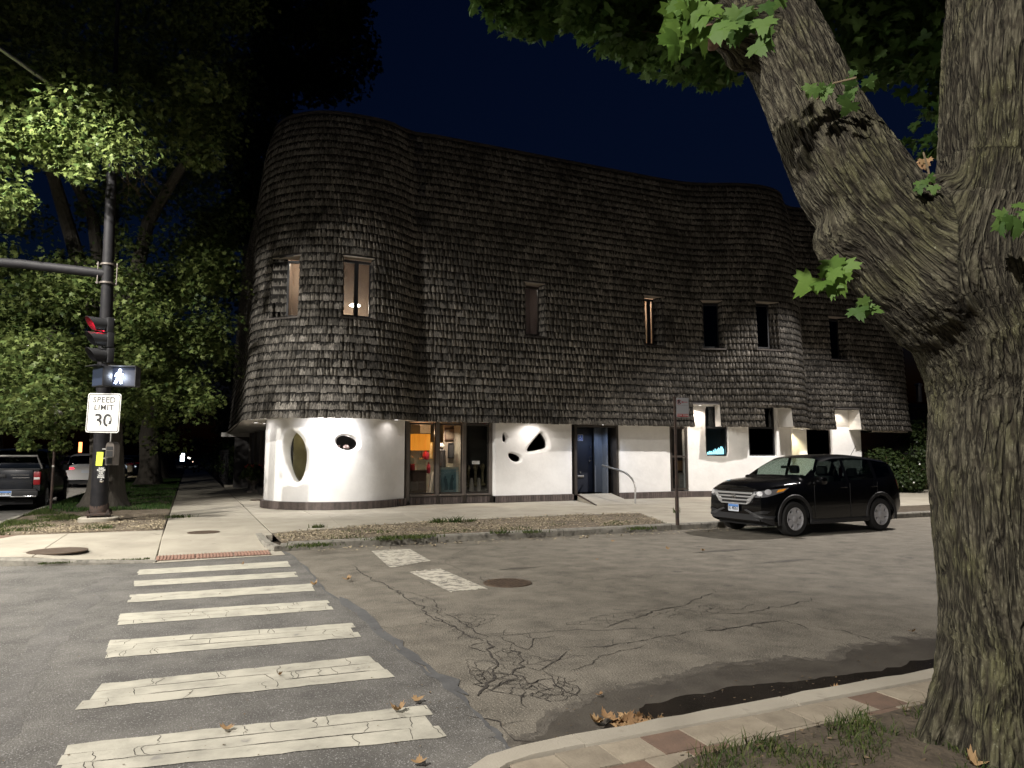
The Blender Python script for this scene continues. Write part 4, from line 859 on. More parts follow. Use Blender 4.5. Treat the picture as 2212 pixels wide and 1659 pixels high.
# slabs
walk = empty('sidewalk', (0,16,.13), kind='structure'); WO = Vector((0,16,.13))
def slab(poly, z=.13, mat='concrete', name='slab', parent=walk, zs=None, gap=.008, PO=WO, th=.12):
    c = Vector((sum(p[0] for p in poly)/len(poly), sum(p[1] for p in poly)/len(poly)))
    q = []
    for i, p in enumerate(poly):
        d = (Vector(p)-c); l = d.length; q.append((p[0]-d.x/l*gap, p[1]-d.y/l*gap, (zs[i] if zs else z)))
    q2 = [(x-(x-c.x)*.012, y-(y-c.y)*.012, zz) for x, y, zz in q]; n = len(q); top = [(x, y, zz+0.0) for x, y, zz in q2]; mid = [(x, y, zz-.006) for x, y, zz in q]; bot = [(x, y, zz-th) for x, y, zz in q]
    mb = MB().raw(top+mid+bot, [tuple(range(n))]+[(a, (a+1)%n, n+(a+1)%n, n+a) for a in range(n)]+[(n+a, n+(a+1)%n, 2*n+(a+1)%n, 2*n+a) for a in range(n)])
    o = mb.build(name, M[mat] if isinstance(mat, str) else mat); o.parent = parent; o.matrix_parent_inverse = Matrix.Translation(PO).inverted(); return o
sheet('joint_bed', [(-.41,14.6),(1.52,14.6),(6,16.0),(11,15.9),(9.7,13.2),(12.3,13.2),(13.2,15.2),(45,15.2),(45,21.4),(3,21.4),(3,37),(1.55,37),(1.55,120),(-.41,120)], .121, M['joint'], walk)
yy = [14.55,16.3,18.2]+[18.2+1.9*i for i in range(1,40)]
for a, b in zip(yy, yy[1:]):
    if a < 92: slab([(-.41,a),(1.52,a),(1.52,b),(-.41,b)], .13+rnd.gauss(0,.0012))
slab([(-.41,13.02),(1.33,13.02),(1.40,14.55),(-.41,14.55)], zs=[.03,.03,.13,.13])
for i in range(8): slab([(1.53,21.3+i*1.9),(3.0,21.3+i*1.9),(3.0,23.2+i*1.9),(1.53,23.2+i*1.9)])
ye = lambda x: float(np.interp(x, [1.5,3.6,6,8.8,10.9,12.3,13.2,16,45],[14.85,15.55,16.05,16.2,15.95,15.45,15.1,14.9,14.9]))
xs = [1.53,3.0,4.9,6.7,8.6,10.9,12.6,14.4,16.2,18,20,22,24,26,28,30,32.5,35,38,42]
for a, b in zip(xs, xs[1:]): slab([(a,ye(a)),(b,ye(b)),(b+.25,18.45),(a+.25*(a>2),18.45)], .13+rnd.gauss(0,.001))
xs = [1.53,2.9,4.6,6.5,8.3,10.2,12.2,14.0,15.9,18,20,22,24,26,28,30,32.5,35,38,42]
for a, b in zip(xs, xs[1:]): slab([(a,18.46),(b,18.46),(b,21.3),(a,21.3)], .132+rnd.gauss(0,.001))
slab([(9.75,13.17),(12.3,13.17),(12.85,15.25),(10.9,15.9)], .13)
CORNER = [(-.42,12.35),(-1.4,12.55),(-2.5,12.92),(-3.2,13.5),(-3.65,14.4),(-3.85,15.4),(-3.9,16.42)]
slab([(-.42,12.52),(-1.4,12.70),(-2.1,12.93),(-2.1,16.40),(-.42,16.30)], zs=[.02,.05,.13,.13,.13])
slab([(-2.1,12.93),(-2.55,13.12),(-3.15,13.65),(-3.5,14.5),(-3.70,15.4),(-3.74,16.40),(-2.1,16.40)])
slab([(-3.7,15.9),(-3.1,15.9),(-2.9,16.42),(-3.74,16.42)], .136, 'paver_red', 'paver')
# tactile panels with raised ribs
for k in range(3):
    x0 = -.42+k*.575; mb = MB().raw([(x0,12.50,.022),(x0+.565,12.50,.022),(x0+.565,13.01,.028),(x0,13.01,.028)], [(0,1,2,3)]); 
    for i in range(11): xx = x0+.03+i*.05; mb.raw([(xx,12.52,.022),(xx+.022,12.52,.022),(xx+.022,12.99,.028),(xx,12.99,.028),(xx+.004,12.52,.034),(xx+.018,12.52,.034),(xx+.018,12.99,.040),(xx+.004,12.99,.040)], [(4,5,6,7),(0,1,5,4),(3,7,6,2),(0,4,7,3),(1,2,6,5)])
    o = mb.build('tactile_panel', M['tactile']); o.parent = walk; o.matrix_parent_inverse = Matrix.Translation(WO).inverted()
sheet('gutter', [(-.45,12.30),(1.5,12.42),(1.5,13.05),(-.42,12.55)], .012, M['concrete'], walk)
# kerbs
kerb = empty('kerb', (0,13,.1), kind='structure'); KO = Vector((0,13,.1))
def kstone(pts, w=.16, z=.15, mat='concrete_dk', zz=None):
    P = [Vector(p) for p in pts]; L = []
    for i, p in enumerate(P):
        d = (P[min(i+1, len(P)-1)]-P[max(i-1, 0)]).normalized(); n = Vector((-d.y, d.x)); zt = zz[i] if zz else z; j = rnd.gauss(0,.004)
        pr = [(p, -.02), (p+n*.004, zt-.03+j), (p+n*.028, zt+j*.5), (p+n*(w-.01), zt), (p+n*w, zt-.02), (p+n*w, -.02)]
        L.append([(q.x, q.y, h_) for q, h_ in pr])
    n = len(L[0]); vs = [v for r in L for v in r]; fs = [(i*n+k, i*n+k+1, (i+1)*n+k+1, (i+1)*n+k) for i in range(len(L)-1) for k in range(n-1)]+[tuple(range(n)), tuple((len(L)-1)*n+k for k in range(n))]
    o = MB().raw(vs, fs).build('kerb_stone', M[mat], None, True); o.parent = kerb; o.matrix_parent_inverse = Matrix.Translation(KO).inverted(); return o
def krun(x0, x1, Y, L_=2.6, w=.17, z=.145, flip=False, mat='concrete_dk'):
    x = x0
    while x < x1:
        e = min(x+L_, x1); n = 8; pts = [(x+.008+(e-x-.016)*i/n, Y+.012*noise.noise(Vector(((x+(e-x)*i/n)*1.3, Y, 0)))) for i in range(n+1)]
        kstone(pts if not flip else pts[::-1], w, z, mat); x = e
krun(1.62, 45, 12.98, 2.7, .19, .14)
kstone([(1.36,14.75),(1.37,14.0),(1.40,13.3),(1.52,12.96)][::-1], .15, zz=[.10,.13,.14,.145])
kstone([(1.52,12.96),(1.64,12.97)], .17, .12)
krun(1.95, 30, 3.56, 1.5, .18, .14, flip=True, mat='concrete')
kstone([(1.95,3.56),(1.64,3.555),(1.42,3.50),(1.22,3.36),(1.10,3.15),(1.04,2.9),(1.02,2.3),(1.02,1.0)], .17, .14, 'concrete')
kstone(CORNER[::-1], .16, zz=[.145,.145,.145,.14,.12,.07,.03])
y = 16.42
while y < 95: kstone([(-3.90,min(y+3,95)),(-3.90,y+1.5),(-3.90,y+.01)], .16, .145); y += 3
y = 13
while y < 95: kstone([(-14,y),(-14,y+3.9)], .16, .145) ; y += 4
# paved strip behind the near kerb
near = empty('near_sidewalk', (3,3,.13), kind='structure'); NO = Vector((3,3,.13))
sheet('joint_bed', [(1.2,3.37),(12,3.37),(12,-6),(1.2,-6)], .119, M['joint'], near)
ny = 0
for j in range(7):
    y1 = 3.372-j*.245; x = 1.62+(.12 if j % 2 else 0) if j else 1.62
    x = {0:1.50,1:1.36,2:1.30}.get(j, 1.28)
    while x < 6.2:
        w = .26; red = rnd.random() < .08 or (j, round((x-1.5)/.26)) in ((1,0),(1,1),(2,3))
        slab([(x,y1-.245),(x+w,y1-.245),(x+w,y1),(x,y1)], .132+rnd.gauss(0,.0015), 'paver_red' if red else 'paver', 'paver', near, gap=.004, PO=NO, th=.02); x += w
# verges
def bumpy(name, poly, z, amp, mat, step=.12, parent=None, edge=.10):
    xs_ = [p[0] for p in poly]; ys_ = [p[1] for p in poly]; vs = []; ok = {}
    nx = int((max(xs_)-min(xs_))/step)+1; ny = int((max(ys_)-min(ys_))/step)+1; pts = []
    for i in range(nx+1):
        for j in range(ny+1):
            p = (min(xs_)+i*step, min(ys_)+j*step)
            if inside(p, poly): pts.append(p)
    b = len(pts); pl = []
    for a, c in zip(poly, poly[1:]+poly[:1]):
        L_ = math.hypot(c[0]-a[0], c[1]-a[1]); k = max(1, int(L_/step)); pl += [(a[0]+(c[0]-a[0])*i/k, a[1]+(c[1]-a[1])*i/k) for i in range(k)]
    V2, _, F2, *_r = delaunay_2d_cdt([Vector(p) for p in pts+pl], [(b+i, b+(i+1)%len(pl)) for i in range(len(pl))], [], 0, 1e-5)
    F3 = [f for f in F2 if inside((sum(V2[i].x for i in f)/3, sum(V2[i].y for i in f)/3), poly)]
    def d_edge(p): return min(abs((Vector(a).to_3d()-Vector(b).to_3d()).cross(Vector((p.x,p.y,0))-Vector(b).to_3d()).z)/max(1e-6,(Vector(a)-Vector(b)).length) for a, b in zip(poly, poly[1:]+poly[:1]))
    V3 = []
    for v in V2:
        k = min(1, d_edge(v)/edge); V3.append((v.x, v.y, z+k*(amp*.6+amp*noise.noise(Vector((v.x*1.7, v.y*1.7, 0)))+amp*.5*noise.noise(Vector((v.x*7, v.y*7, 5))))))
    o = MB().raw(V3, F3).build(name, mat, parent, True, angle=80)
    return tag(o, kind='structure') if parent is None else o
V1 = [(1.53,13.17),(9.72,13.17),(10.86,15.86),(8.8,16.16),(6,16.02),(3.6,15.5),(1.53,14.8)]
bumpy('verge', V1, .118, .03, M['soil'])
bumpy('verge', [(12.35,13.17),(40,13.17),(40,14.85),(16,14.85),(13.3,15.05),(12.55,15.3)], .118, .03, M['soil_dk'], .3)
bumpy('verge', [(-3.74,16.45),(-.43,16.35),(-.43,22.5),(-3.74,22.5)], .118, .035, M['soil'], .15)
bumpy('verge', [(-3.74,22.5),(-.43,22.5),(-.43,95),(-3.74,95)], .118, .05, M['dirtgrass'], .45)
soilb = [tuple(gp(*q, .135).xy) for q in ((1430,1665),(1490,1640),(1580,1612),(1680,1590),(1790,1560),(1900,1540),(2010,1515),(2120,1500))]
soilp = [(p[0], p[1]+.05*noise.noise(Vector((p[0]*5,0,0)))) for p in soilb]+[(9,3.0),(9,-3),(1.9,-3)]
bumpy('tree_pit_soil', soilp, .132, .035, M['soil_dk'], .06, edge=.25)

# grass, litter, weeds
def blades(name, pts, h, w, mat, kind='stuff', lean_=.5, seg=2, parent=None):
    n = len(pts); P = np.array(pts, 'f8'); a = NR.rand(n)*2*PI; hh = h*(.45+.8*NR.rand(n)); ll = hh*lean_*NR.rand(n)*1.6; b = NR.rand(n)*2*PI
    dx, dy = np.cos(a), np.sin(a); lx, ly = np.cos(b)*ll, np.sin(b)*ll; ww = w*(.6+.8*NR.rand(n)); V = np.zeros((n, 5, 3))
    V[:,0] = P+np.stack([dx*ww, dy*ww, 0*a], 1); V[:,1] = P-np.stack([dx*ww, dy*ww, 0*a], 1)
    V[:,2] = P+np.stack([-dx*ww*.7+lx*.35, -dy*ww*.7+ly*.35, hh*.6], 1); V[:,3] = P+np.stack([dx*ww*.7+lx*.35, dy*ww*.7+ly*.35, hh*.6], 1)
    V[:,4] = P+np.stack([lx, ly, hh*(1-.25*NR.rand(n))], 1)
    bs = (np.arange(n)*5)[:,None]; F = np.concatenate([bs+np.array([[0,1,2]]), bs+np.array([[0,2,3]]), bs+np.array([[3,2,4]])])
    o = np_mesh(name, V, F, mat, parent); return tag(o, kind=kind) if parent is None else o
def scatter(poly, n, z, dens=None):
    xs_ = [p[0] for p in poly]; ys_ = [p[1] for p in poly]; out = []
    while len(out) < n:
        p = (rnd.uniform(min(xs_), max(xs_)), rnd.uniform(min(ys_), max(ys_)))
        if inside(p, poly) and (dens is None or rnd.random() < dens(p)): out.append((p[0], p[1], z))
    return out
nz = lambda p, f, o=0: noise.noise(Vector((p[0]*f, p[1]*f, o)))
blades('grass', scatter([p for p in soilp if p[0] < 8.9 or 1][:8]+[(5.6,2.9),(5.6,1.5),(2.4,1.5)], 7000, .14, lambda p: max(.03, min(1, nz(p,3.1)*2.5+.35))), .075, .0028, M['grass'], lean_=.9)
blades('grass', scatter(V1, 700, .13, lambda p: (.9 if nz(p,1.3,4) > .22 and p[1] < 14.4 else .02)), .07, .006, M['grass'])
blades('grass', scatter([(-3.74,16.45),(-1.2,16.45),(-1.9,19),(-3.74,24)], 5000, .13, lambda p: max(0, min(1, nz(p,1.0,7)*2+.45-(p[0]+3.7)*.25))), .08, .006, M['grass'])
blades('grass', scatter([(-3.7,22.3),(-.45,22.3),(-.45,50),(-3.7,50)], 22000, .14, lambda p: max(.1, min(1, nz(p,.8,9)*2+.7))), .09, .010, M['grass_dk'])
blades('grass', [(x, 12.56+.18*max(0,-.6-x)*.4+rnd.gauss(0,.02), .04) for x in [rnd.uniform(-2.0,-.5) for _ in range(500)]], .035, .005, M['grass'])
def chips(name, pts, size, mat):
    n = len(pts); P = np.array(pts); V = np.zeros((n, 6, 3)); a0 = NR.rand(n)*6.28; s = size*(.4+1.1*NR.rand(n)); tz = NR.randn(n)*.35; tt = NR.randn(n)*.35
    for k in range(6):
        a = a0+k*PI/3; r = s*(.55+.6*NR.rand(n)); V[:,k,0] = P[:,0]+np.cos(a)*r; V[:,k,1] = P[:,1]+np.sin(a)*r*.7; V[:,k,2] = P[:,2]+np.abs(np.cos(a)*r*tz+np.sin(a)*r*tt)+.004
    bs = (np.arange(n)*6)[:,None]; F = np.concatenate([bs+np.array([[0,1,2,3]]), bs+np.array([[0,3,4,5]])]); o = np_mesh(name, V, F, mat); tag(o, kind='stuff')
chips('leaf_litter', scatter(V1, 9000, .142, lambda p: max(.12, min(1, nz(p,1.1,2)*1.8+.7-.09*max(0,p[0]-3)))), .022, M['litter'])
chips('leaf_litter', scatter([(-3.7,16.5),(-.45,16.4),(-.45,20.5),(-3.0,19.5)], 4500, .145, lambda p: max(.1, min(1, nz(p,1.2,5)*1.8+.6-.2*max(0,p[1]-18)))), .022, M['litter'])
chips('leaf_litter', scatter([(1.6,3.6),(6,3.6),(6,4.3),(2.2,4.2)], 120, .006, None), .009, M['litter_dk'])
chips('leaf_litter', scatter([(2.2,3.1),(5.5,3.1),(5.5,1.6),(2.2,1.6)], 700, .15, None), .016, M['litter_dk'])
chips('road_grit', scatter([(-3,2.5),(9,2.5),(9,13),(-3,13)], 2200, .008, None), .007, M['litter_dk'])
chips('leaf_litter', scatter([(2,12.5),(12,12.3),(12,12.96),(2,12.96)], 260, .006, None), .03, M['litter'])
# maple leaf outline
ML = [(0,0),(.16,-.10),(.42,-.16),(.34,.02),(.62,.10),(.50,.22),(.56,.36),(.30,.34),(.24,.46),(.16,.80),(.08,.74),(0,1.0)]
MLF = ML+[(-x, y) for x, y in ML[-2:0:-1]]
def leaf_arrays(P, size, nrm, curl=.15, simple=False, rot=None):
    """many leaves at once: positions P, normals nrm; returns V, F (triangles)"""
    n = len(P); out = np.array(MLF if not simple else [(0,0),(.45,-.05),(.30,.28),(.5,.5),(.16,.55),(0,1),(-.16,.55),(-.5,.5),(-.30,.28),(-.45,-.05)]); k = len(out)
    nn = nrm/np.linalg.norm(nrm, axis=1)[:,None]; r = NR.randn(n,3) if rot is None else rot; t = r-nn*np.sum(r*nn, 1)[:,None]; t /= np.linalg.norm(t, axis=1)[:,None]; b = np.cross(nn, t)
    s = (size*(.7+.6*NR.rand(n)))[:,None]; V = np.zeros((n, k+1, 3)); cu = curl*(.3+1.2*NR.rand(n))[:,None]
    V[:,k] = P+t*s*.32
    for i, (x, y) in enumerate(out): V[:,i] = P+b*(x*s)+t*(y*s)-nn*s*cu*(x*x*1.2+(y-.32)**2)
    bs = (np.arange(n)*(k+1))[:,None]; F = np.concatenate([bs+np.array([[i, (i+1) % k, k]]) for i in range(k)]); return V.reshape(-1, 3), F
def one_leaf(name, p, size, nrm, mat, rot, curl=.5, label=None, cat=None, group=None):
    V, F = leaf_arrays(np.array([[0,0,0]], 'f8'), size, np.array([nrm], 'f8'), curl, rot=np.array([rot], 'f8')); o = np_mesh(name, V, F, mat); o.location = p; 
    return tag(o, label, cat, group)
FL = [(895,1517,.16,'large curled dry leaf on the asphalt just above the nearest white stripe'),(866,1540,.12,'dry leaf lying on the far edge of the nearest white stripe'),(489,1576,.12,'curled brown leaf on the near white stripe, left of its middle'),(677,1267,.10,'dark curled leaf at the right end of the third white stripe'),(756,1254,.13,'dry leaf on the asphalt between the crosswalk and the worn paint'),(524,1221,.10,'brown leaf on the farthest white stripe'),(905,1655,.10,'brown leaf at the bottom edge below the nearest stripe'),(1326,1170,.11,'dry leaf by the far kerb below the door'),(1440,1188,.10,'small dry leaf on the road before the sign post'),(1520,1192,.09,'small brown leaf on the road left of the black car'),(1290,1210,.08,'small leaf on the road right of the worn paint'),(1970,1368,.13,'brown leaf on the road beside the big maple trunk'),(1300,1505,.09,'pale leaf on the edge of the wet gutter'),(1800,1492,.08,'brown leaf floating in the dark gutter'),(600,1461,.07,'small leaf on the road between two stripes'),(2110,1655,.12,'yellow leaf on the soil at the foot of the big maple')]
for i, (x, y, s_, lb) in enumerate(FL):
    z = .15 if y > 1640 and x > 2000 else .012
    one_leaf('fallen_leaf', gp(x, y, z)+Vector((0,0,.012)), s_*.68, (rnd.gauss(0,.25), rnd.gauss(0,.25), 1), M['leaf_dry'], (math.cos(i*2.3), math.sin(i*2.3), .15), -1.1, lb, 'leaf', 'dry leaves lying on the road')
P = np.array([list(gp(1370+rnd.gauss(0,32), 1566+rnd.gauss(0,4), .01)+Vector((0,0,abs(rnd.gauss(0,.02))))) for _ in range(34)]); V, F = leaf_arrays(P, .07, np.stack([NR.randn(34)*.7, NR.randn(34)*.7, 1+0*NR.rand(34)], 1), -.8)
tag(np_mesh('leaf_pile', V, F, M['leaf_dry']), kind='stuff')
# weed tufts on the verge
def weed(x, y, r, hgt, n, lb, mat='grass', z=.13, g='weeds on the verge'):
    hgt *= .62; c = gp(x, y, z); pts = [(c.x+rnd.gauss(0,r), c.y+rnd.gauss(0,r*.6), z) for _ in range(n)]
    o = blades('weed_tuft', [(p[0]-c.x, p[1]-c.y, 0) for p in pts], hgt, .009, M[mat], None, .8, parent=None); o.location = c; tag(o, lb, 'weed', g)
    if r < .19 and 'kind' in o: del o['kind']
    if r >= .19: o['kind'] = 'stuff'
for x, y, r, h_, n, lb in ((946,1131,.10,.22,120,'left of two leafy weeds at the back edge of the gravel verge'),(985,1130,.09,.25,110,'right of two leafy weeds at the back edge of the gravel verge'),(1016,1128,.06,.16,60,'small weed at the verge back edge right of the leafy pair'),(838,1164,.20,.09,320,'low green weed patch by the kerb near the worn paint'),(900,1161,.20,.09,320,'wider green weed patch near the kerb, below the shop front'),(690,1140,.07,.14,70,'single weed at the left end of the gravel verge'),(1080,1152,.10,.12,90,'small weed clump at the verge middle, left of the sign post'),(1150,1150,.16,.10,120,'flat weed clump on the verge below the door'),(1385,1143,.16,.10,140,'weed clump by the kerb just left of the no parking post'),(1462,1108,.05,.28,30,'thin tall weed at the right end of the gravel verge'),(675,1180,.20,.10,200,'grass tuft in the front left corner of the gravel verge'),(385,1118,.16,.14,120,'low weed beside the round footing of the signal pole')):
    weed(x, y, r, h_, n, lb)
# covers
def cover(name, x, y, r, z, lb, grid=True):
    c = gp(x, y, z); t = empty(name, c, lb, 'manhole cover')
    rel(MB().lathe([(r,-.01),(r,.006),(r*.93,.008),(r*.92,.004)], c, 40).build('rim', M['iron'], None, True, angle=30), t)
    mb = MB().lathe([(r*.91,-.005),(r*.91,.0075),(.001,.0075)], c, 40)
    if grid:
        k = int(r*.85/.06)
        for i in range(-k, k+1):
            for j in range(-k, k+1):
                if math.hypot(i*.06, j*.06) < r*.82: mb.box(c.x+i*.06-.018,c.x+i*.06+.018,c.y+j*.06-.018,c.y+j*.06+.018,c.z+.008,c.z+.0115)
    rel(mb.build('lid', M['iron'], None), t)
cover('manhole_cover', 1096, 1259, .315, .004, 'round gridded manhole cover on the road right of the worn paint')
cover('manhole_cover', 125, 1190, .42, .131, 'large round brown cover in the corner pavement, left', False)
cover('manhole_cover', 440, 1150, .30, .131, 'round dark cover in the sidewalk slab above the red tactile strip', False)
cover('manhole_cover', 559, 1080, .28, .134, 'small round dark cover beside the white corner wall', False)
# ------------------------------------------------------------ street furniture
B = gp(213,1127,.13); T = yp(257,-60,18.4); AX = (T-B).normalized()
def pole_at(z): return B+AX*((z-B.z)/AX.z)
SP = empty('signal_pole', B, 'tall black traffic signal pole with mast arm and street lamp arm on the corner verge', 'signal pole')
sp = lambda mb, n, m, **k: rel(mb.build(n, m, None, True, **k), SP)
sp(MB().tube([pole_at(.45),pole_at(2.8),pole_at(5.8),pole_at(9.0)], [.185,.155,.125,.10], 20), 'pole', M['pole_blk'])
sp(MB().tube([pole_at(9.0),pole_at(9.1),pole_at(14)], [.10,.055,.04], 12), 'pole_extension', M['pole_blk'])
sp(MB().lathe([(.42,-.02),(.42,.09),(.38,.11)], B, 28, wob=lambda t, h: 1+.02*math.sin(5*t)), 'footing', M['concrete'])
sp(MB().cbox(B.x-.25,B.x+.25,B.y-.25,B.y+.25,B.z+.15,B.z+.21,.02).lathe([(.20,.20),(.20,.36),(.185,.42)], B, 20), 'base_flange', M['rust'])
for dx in (-.2,.2):
    for dy in (-.2,.2): sp(MB().lathe([(.022,.09),(.022,.28)], B+Vector((dx,dy,0)), 8).lathe([(.04,.21),(.04,.25)], B+Vector((dx,dy,0)), 6), 'bolt', M['rust'])
a0 = pole_at(5.86); a1 = yp(-160,556,19.2)
sp(MB().tube([a0, a0.lerp(a1,.5)+Vector((0,0,.05)), a1], [.115,.105,.09], 14), 'mast_arm', M['pole_blk'])
mb = MB()
for dz in (-.22,.22): mb.lathe([(.16,dz-.02),(.16,dz+.02)], a0, 18); mb.box(a0.x-.24,a0.x+.22,a0.y-.03,a0.y+.03,a0.z+dz-.015,a0.z+dz+.015)
for dx in (-.2,.19): mb.lathe([(.013,-.26),(.013,.26)], a0+Vector((dx,-.05,0)), 8)
sp(mb, 'clamp', M['frame_lt'])
l0 = pole_at(9.0); pts = [l0, yp(120,190,17.9), yp(0,105,17.0), yp(-130,25,15.6)]; LA = pts[-1]
sp(MB().tube(pts, [.05,.045,.042,.04], 10), 'lamp_arm', M['steel'])
d = (pts[-1]-pts[-2]).normalized(); hd = LA+Vector((d.x,d.y,0))*.3
Mx = frame_M(hd, Vector((-1,0,0)), Vector((0,-1,0)))
sp(MB().cbox(-.3,.3,-.15,.15,-.06,.08,.03,0,Matrix.Translation(hd)), 'lamp_head', M['frame_lt'])
rel(MB().box(hd.x-.22,hd.x+.22,hd.y-.1,hd.y+.1,hd.z-.075,hd.z-.062).build('diffuser', M['lamp_disc']), SP)
spot(hd-Vector((0,0,.1)), hd-Vector((0,0,5)), 4000, (1,.95,.86), 178, .3, .12, SP)
# traffic light
def face_M(p, ang): return frame_M(p, (math.cos(ang), math.sin(ang), 0))   # z axis of the frame = towards the viewer side
tl = empty('traffic_light', yp(232,735,18.25), 'black three lens traffic light showing red, on the corner pole', 'traffic light')
fd = Vector((-.88,-.47,0)).normalized(); sd = Vector((-fd.y, fd.x, 0))
for i, (yy_, mat) in enumerate(((703,'sig_red'),(735,'sig_blk'),(769,'sig_blk'))):
    c = yp(231,yy_,18.25); Mx = Matrix((sd, Vector((0,0,1)).cross(fd)*0+fd, Vector((0,0,1)))).transposed().to_4x4(); Mx.translation = c
    rel(MB().cbox(-.165,.165,-.09,.05,-.17,.17,.02,0,Mx).build('housing', M['sig_blk'], None, True), tl)
    rel(MB().lathe([(.14,.052),(.14,.058),(.10,.075),(.01,.085)], (0,0,0), 24, axis='y', M=Mx).build('lens', M[mat], None, True), tl)
    mb = MB(); n = 26; vs = []
    for k in range(n+1):
        a = R_(-70+320*k/n-0)+0; L_ = .40 if 0 < k < n else .36
        for (rr, dd) in ((.150,.05),(.150,.05+L_*(.75+.25*math.sin(a))),(.144,.05+L_*(.75+.25*math.sin(a))),(.144,.05)): vs.append(Mx@Vector((rr*math.cos(a), dd, rr*math.sin(a))))
    fs = [(k*4+j, k*4+(j+1)%4, (k+1)*4+(j+1)%4, (k+1)*4+j) for k in range(n) for j in range(4)]
    rel(mb.raw(vs, fs).build('visor', M['sig_blk'], None, True, angle=50), tl)
    if i == 0: point(c+fd*.13, 4, (1,.02,.05), .05, tl)
mb = MB()
for yy_ in (690,720,752,786): c = yp(236,yy_,18.3); mb.box(c.x-.05,c.x+.12,c.y-.03,c.y+.03,c.z-.012,c.z+.012)
rel(mb.build('bracket', M['steel']), tl)
# pedestrian signals
pc = yp(268.5,814,18.05); ps = empty('pedestrian_signal', pc, 'lit pedestrian signal showing a white walking figure', 'pedestrian signal')
ax = R_(-18); Mx = face_M(pc, ax)
rel(MB().cbox(-.275,.275,-.225,.225,-.2,0,.02,0,Mx).build('housing', M['sig_blk'], None, True), ps)
rel(MB().box(-.25,.25,-.20,.20,.001,.004,0,Mx).build('face', pm('signal_face', (.02,.022,.035), .4)), ps)
rel(MB().box(-.285,.285,.225,.24,-.02,.16,0,Mx).box(-.285,-.272,-.225,.225,0,.12,0,Mx).box(.272,.285,-.225,.225,0,.12,0,Mx).build('hood', M['sig_blk']), ps)
mb = MB(); W_ = lambda x, y: Mx@Vector((x-.12, y, .012))
mb.sphere(W_(.03,.145), .030, 12, 8)
for pts, r in ((((.015,.10),(.0,.0)),.034),(((.0,.0),(-.03,-.07),(-.065,-.155)),.022),(((.01,.0),(.045,-.07),(.06,-.155)),.022),(((.02,.09),(.065,.05),(.10,.045)),.016),(((.0,.09),(-.05,.06),(-.065,.0)),.016)): mb.tube([W_(*q) for q in pts], r, 8)
rel(mb.build('walk_figure', M['walk_w'], None, True), ps)
point(Mx@Vector((-.1,0,.22)), 7.0, (.75,.85,1), .08, ps)
pc2 = yp(221,814,18.1); ps2 = empty('pedestrian_signal', pc2, 'unlit pedestrian signal turned away, left of the walking figure', 'pedestrian signal')
Mx2 = face_M(pc2, R_(-62)); rel(MB().cbox(-.275,.275,-.225,.225,-.1,.1,.02,0,Mx2).build('housing', M['sig_blk'], None, True), ps2)
rel(MB().box(-.25,.25,-.2,.2,.101,.104,0,Mx2).build('face', pm('signal_face_side', (.03,.04,.07), .4)), ps2)
rel(MB().box(-.285,.285,.225,.24,.1,.26,0,Mx2).build('hood', M['sig_blk']), ps2)
# speed limit sign
sc_ = yp(223.5,892,18.0); t = empty('speed_limit_sign', sc_, 'white SPEED LIMIT 30 sign on the signal pole', 'sign')
Mx = face_M(sc_, R_(-26))@Matrix.Rotation(R_(-1.2), 4, 'Z')
w_, h_ = .375, .435
rel(MB().prism(rounded(-w_,w_,-h_,h_,.05), -.003, .0, 0, Mx).build('plate', M['sign_w']), t)
q_ = chaikin(rounded(-w_+.018,w_-.018,-h_+.018,h_-.018,.045),0); qi = rounded(-w_+.034,w_-.034,-h_+.034,h_-.034,.035)
n = len(q_); rel(MB().raw([Mx@Vector((*p,.002)) for p in q_+qi], [(k, (k+1)%n, n+(k+1)%n, n+k) for k in range(n)]).build('border', M['sign_k']), t)
def st(body, size, x, y, M0, mat, root, sx=1, bold=0, nm='lettering', sp_=1, z=.003):
    o = text(nm, body, size, Matrix.Identity(4), mat, None, .001, sx, bold, sp=sp_); bpy.context.view_layer.update(); me_ = bpy.data.meshes.new_from_object(o.evaluated_get(bpy.context.evaluated_depsgraph_get())); bpy.data.objects.remove(o)
    o = bpy.data.objects.new(nm, me_); COL.objects.link(o); o.matrix_world = M0@Matrix.Translation((x, y, z))@Matrix.Diagonal((sx,1,1,1)); Mw = o.matrix_world.copy(); o.parent = root; o.matrix_parent_inverse = Matrix.Translation(root.location).inverted(); o.matrix_basis = Mw; return o
st('SPEED', .175, 0, .285, Mx, M['sign_k'], t, 1.02, .001, sp_=1.08); st('LIMIT', .175, 0, .115, Mx, M['sign_k'], t, 1.0, .001, sp_=1.08); st('30', .39, 0, -.175, Mx, M['sign_k'], t, 1.05, .006)
rel(MB().prism([(-.20,-.36),(-.07,-.37),(-.06,-.21),(-.19,-.20)], .0045, .0055, 0, Mx).build('sticker', M['sign_w']), t)
rel(MB().prism([(.11,-.37),(.25,-.37),(.25,-.26),(.12,-.25)], .0045, .0055, 0, Mx).build('sticker', M['sticker']), t)
rel(MB().prism([(.10,-.17),(.17,-.17),(.17,-.08),(.10,-.08)], .0045, .0055, 0, Mx).build('sticker', M['sign_w']), t)
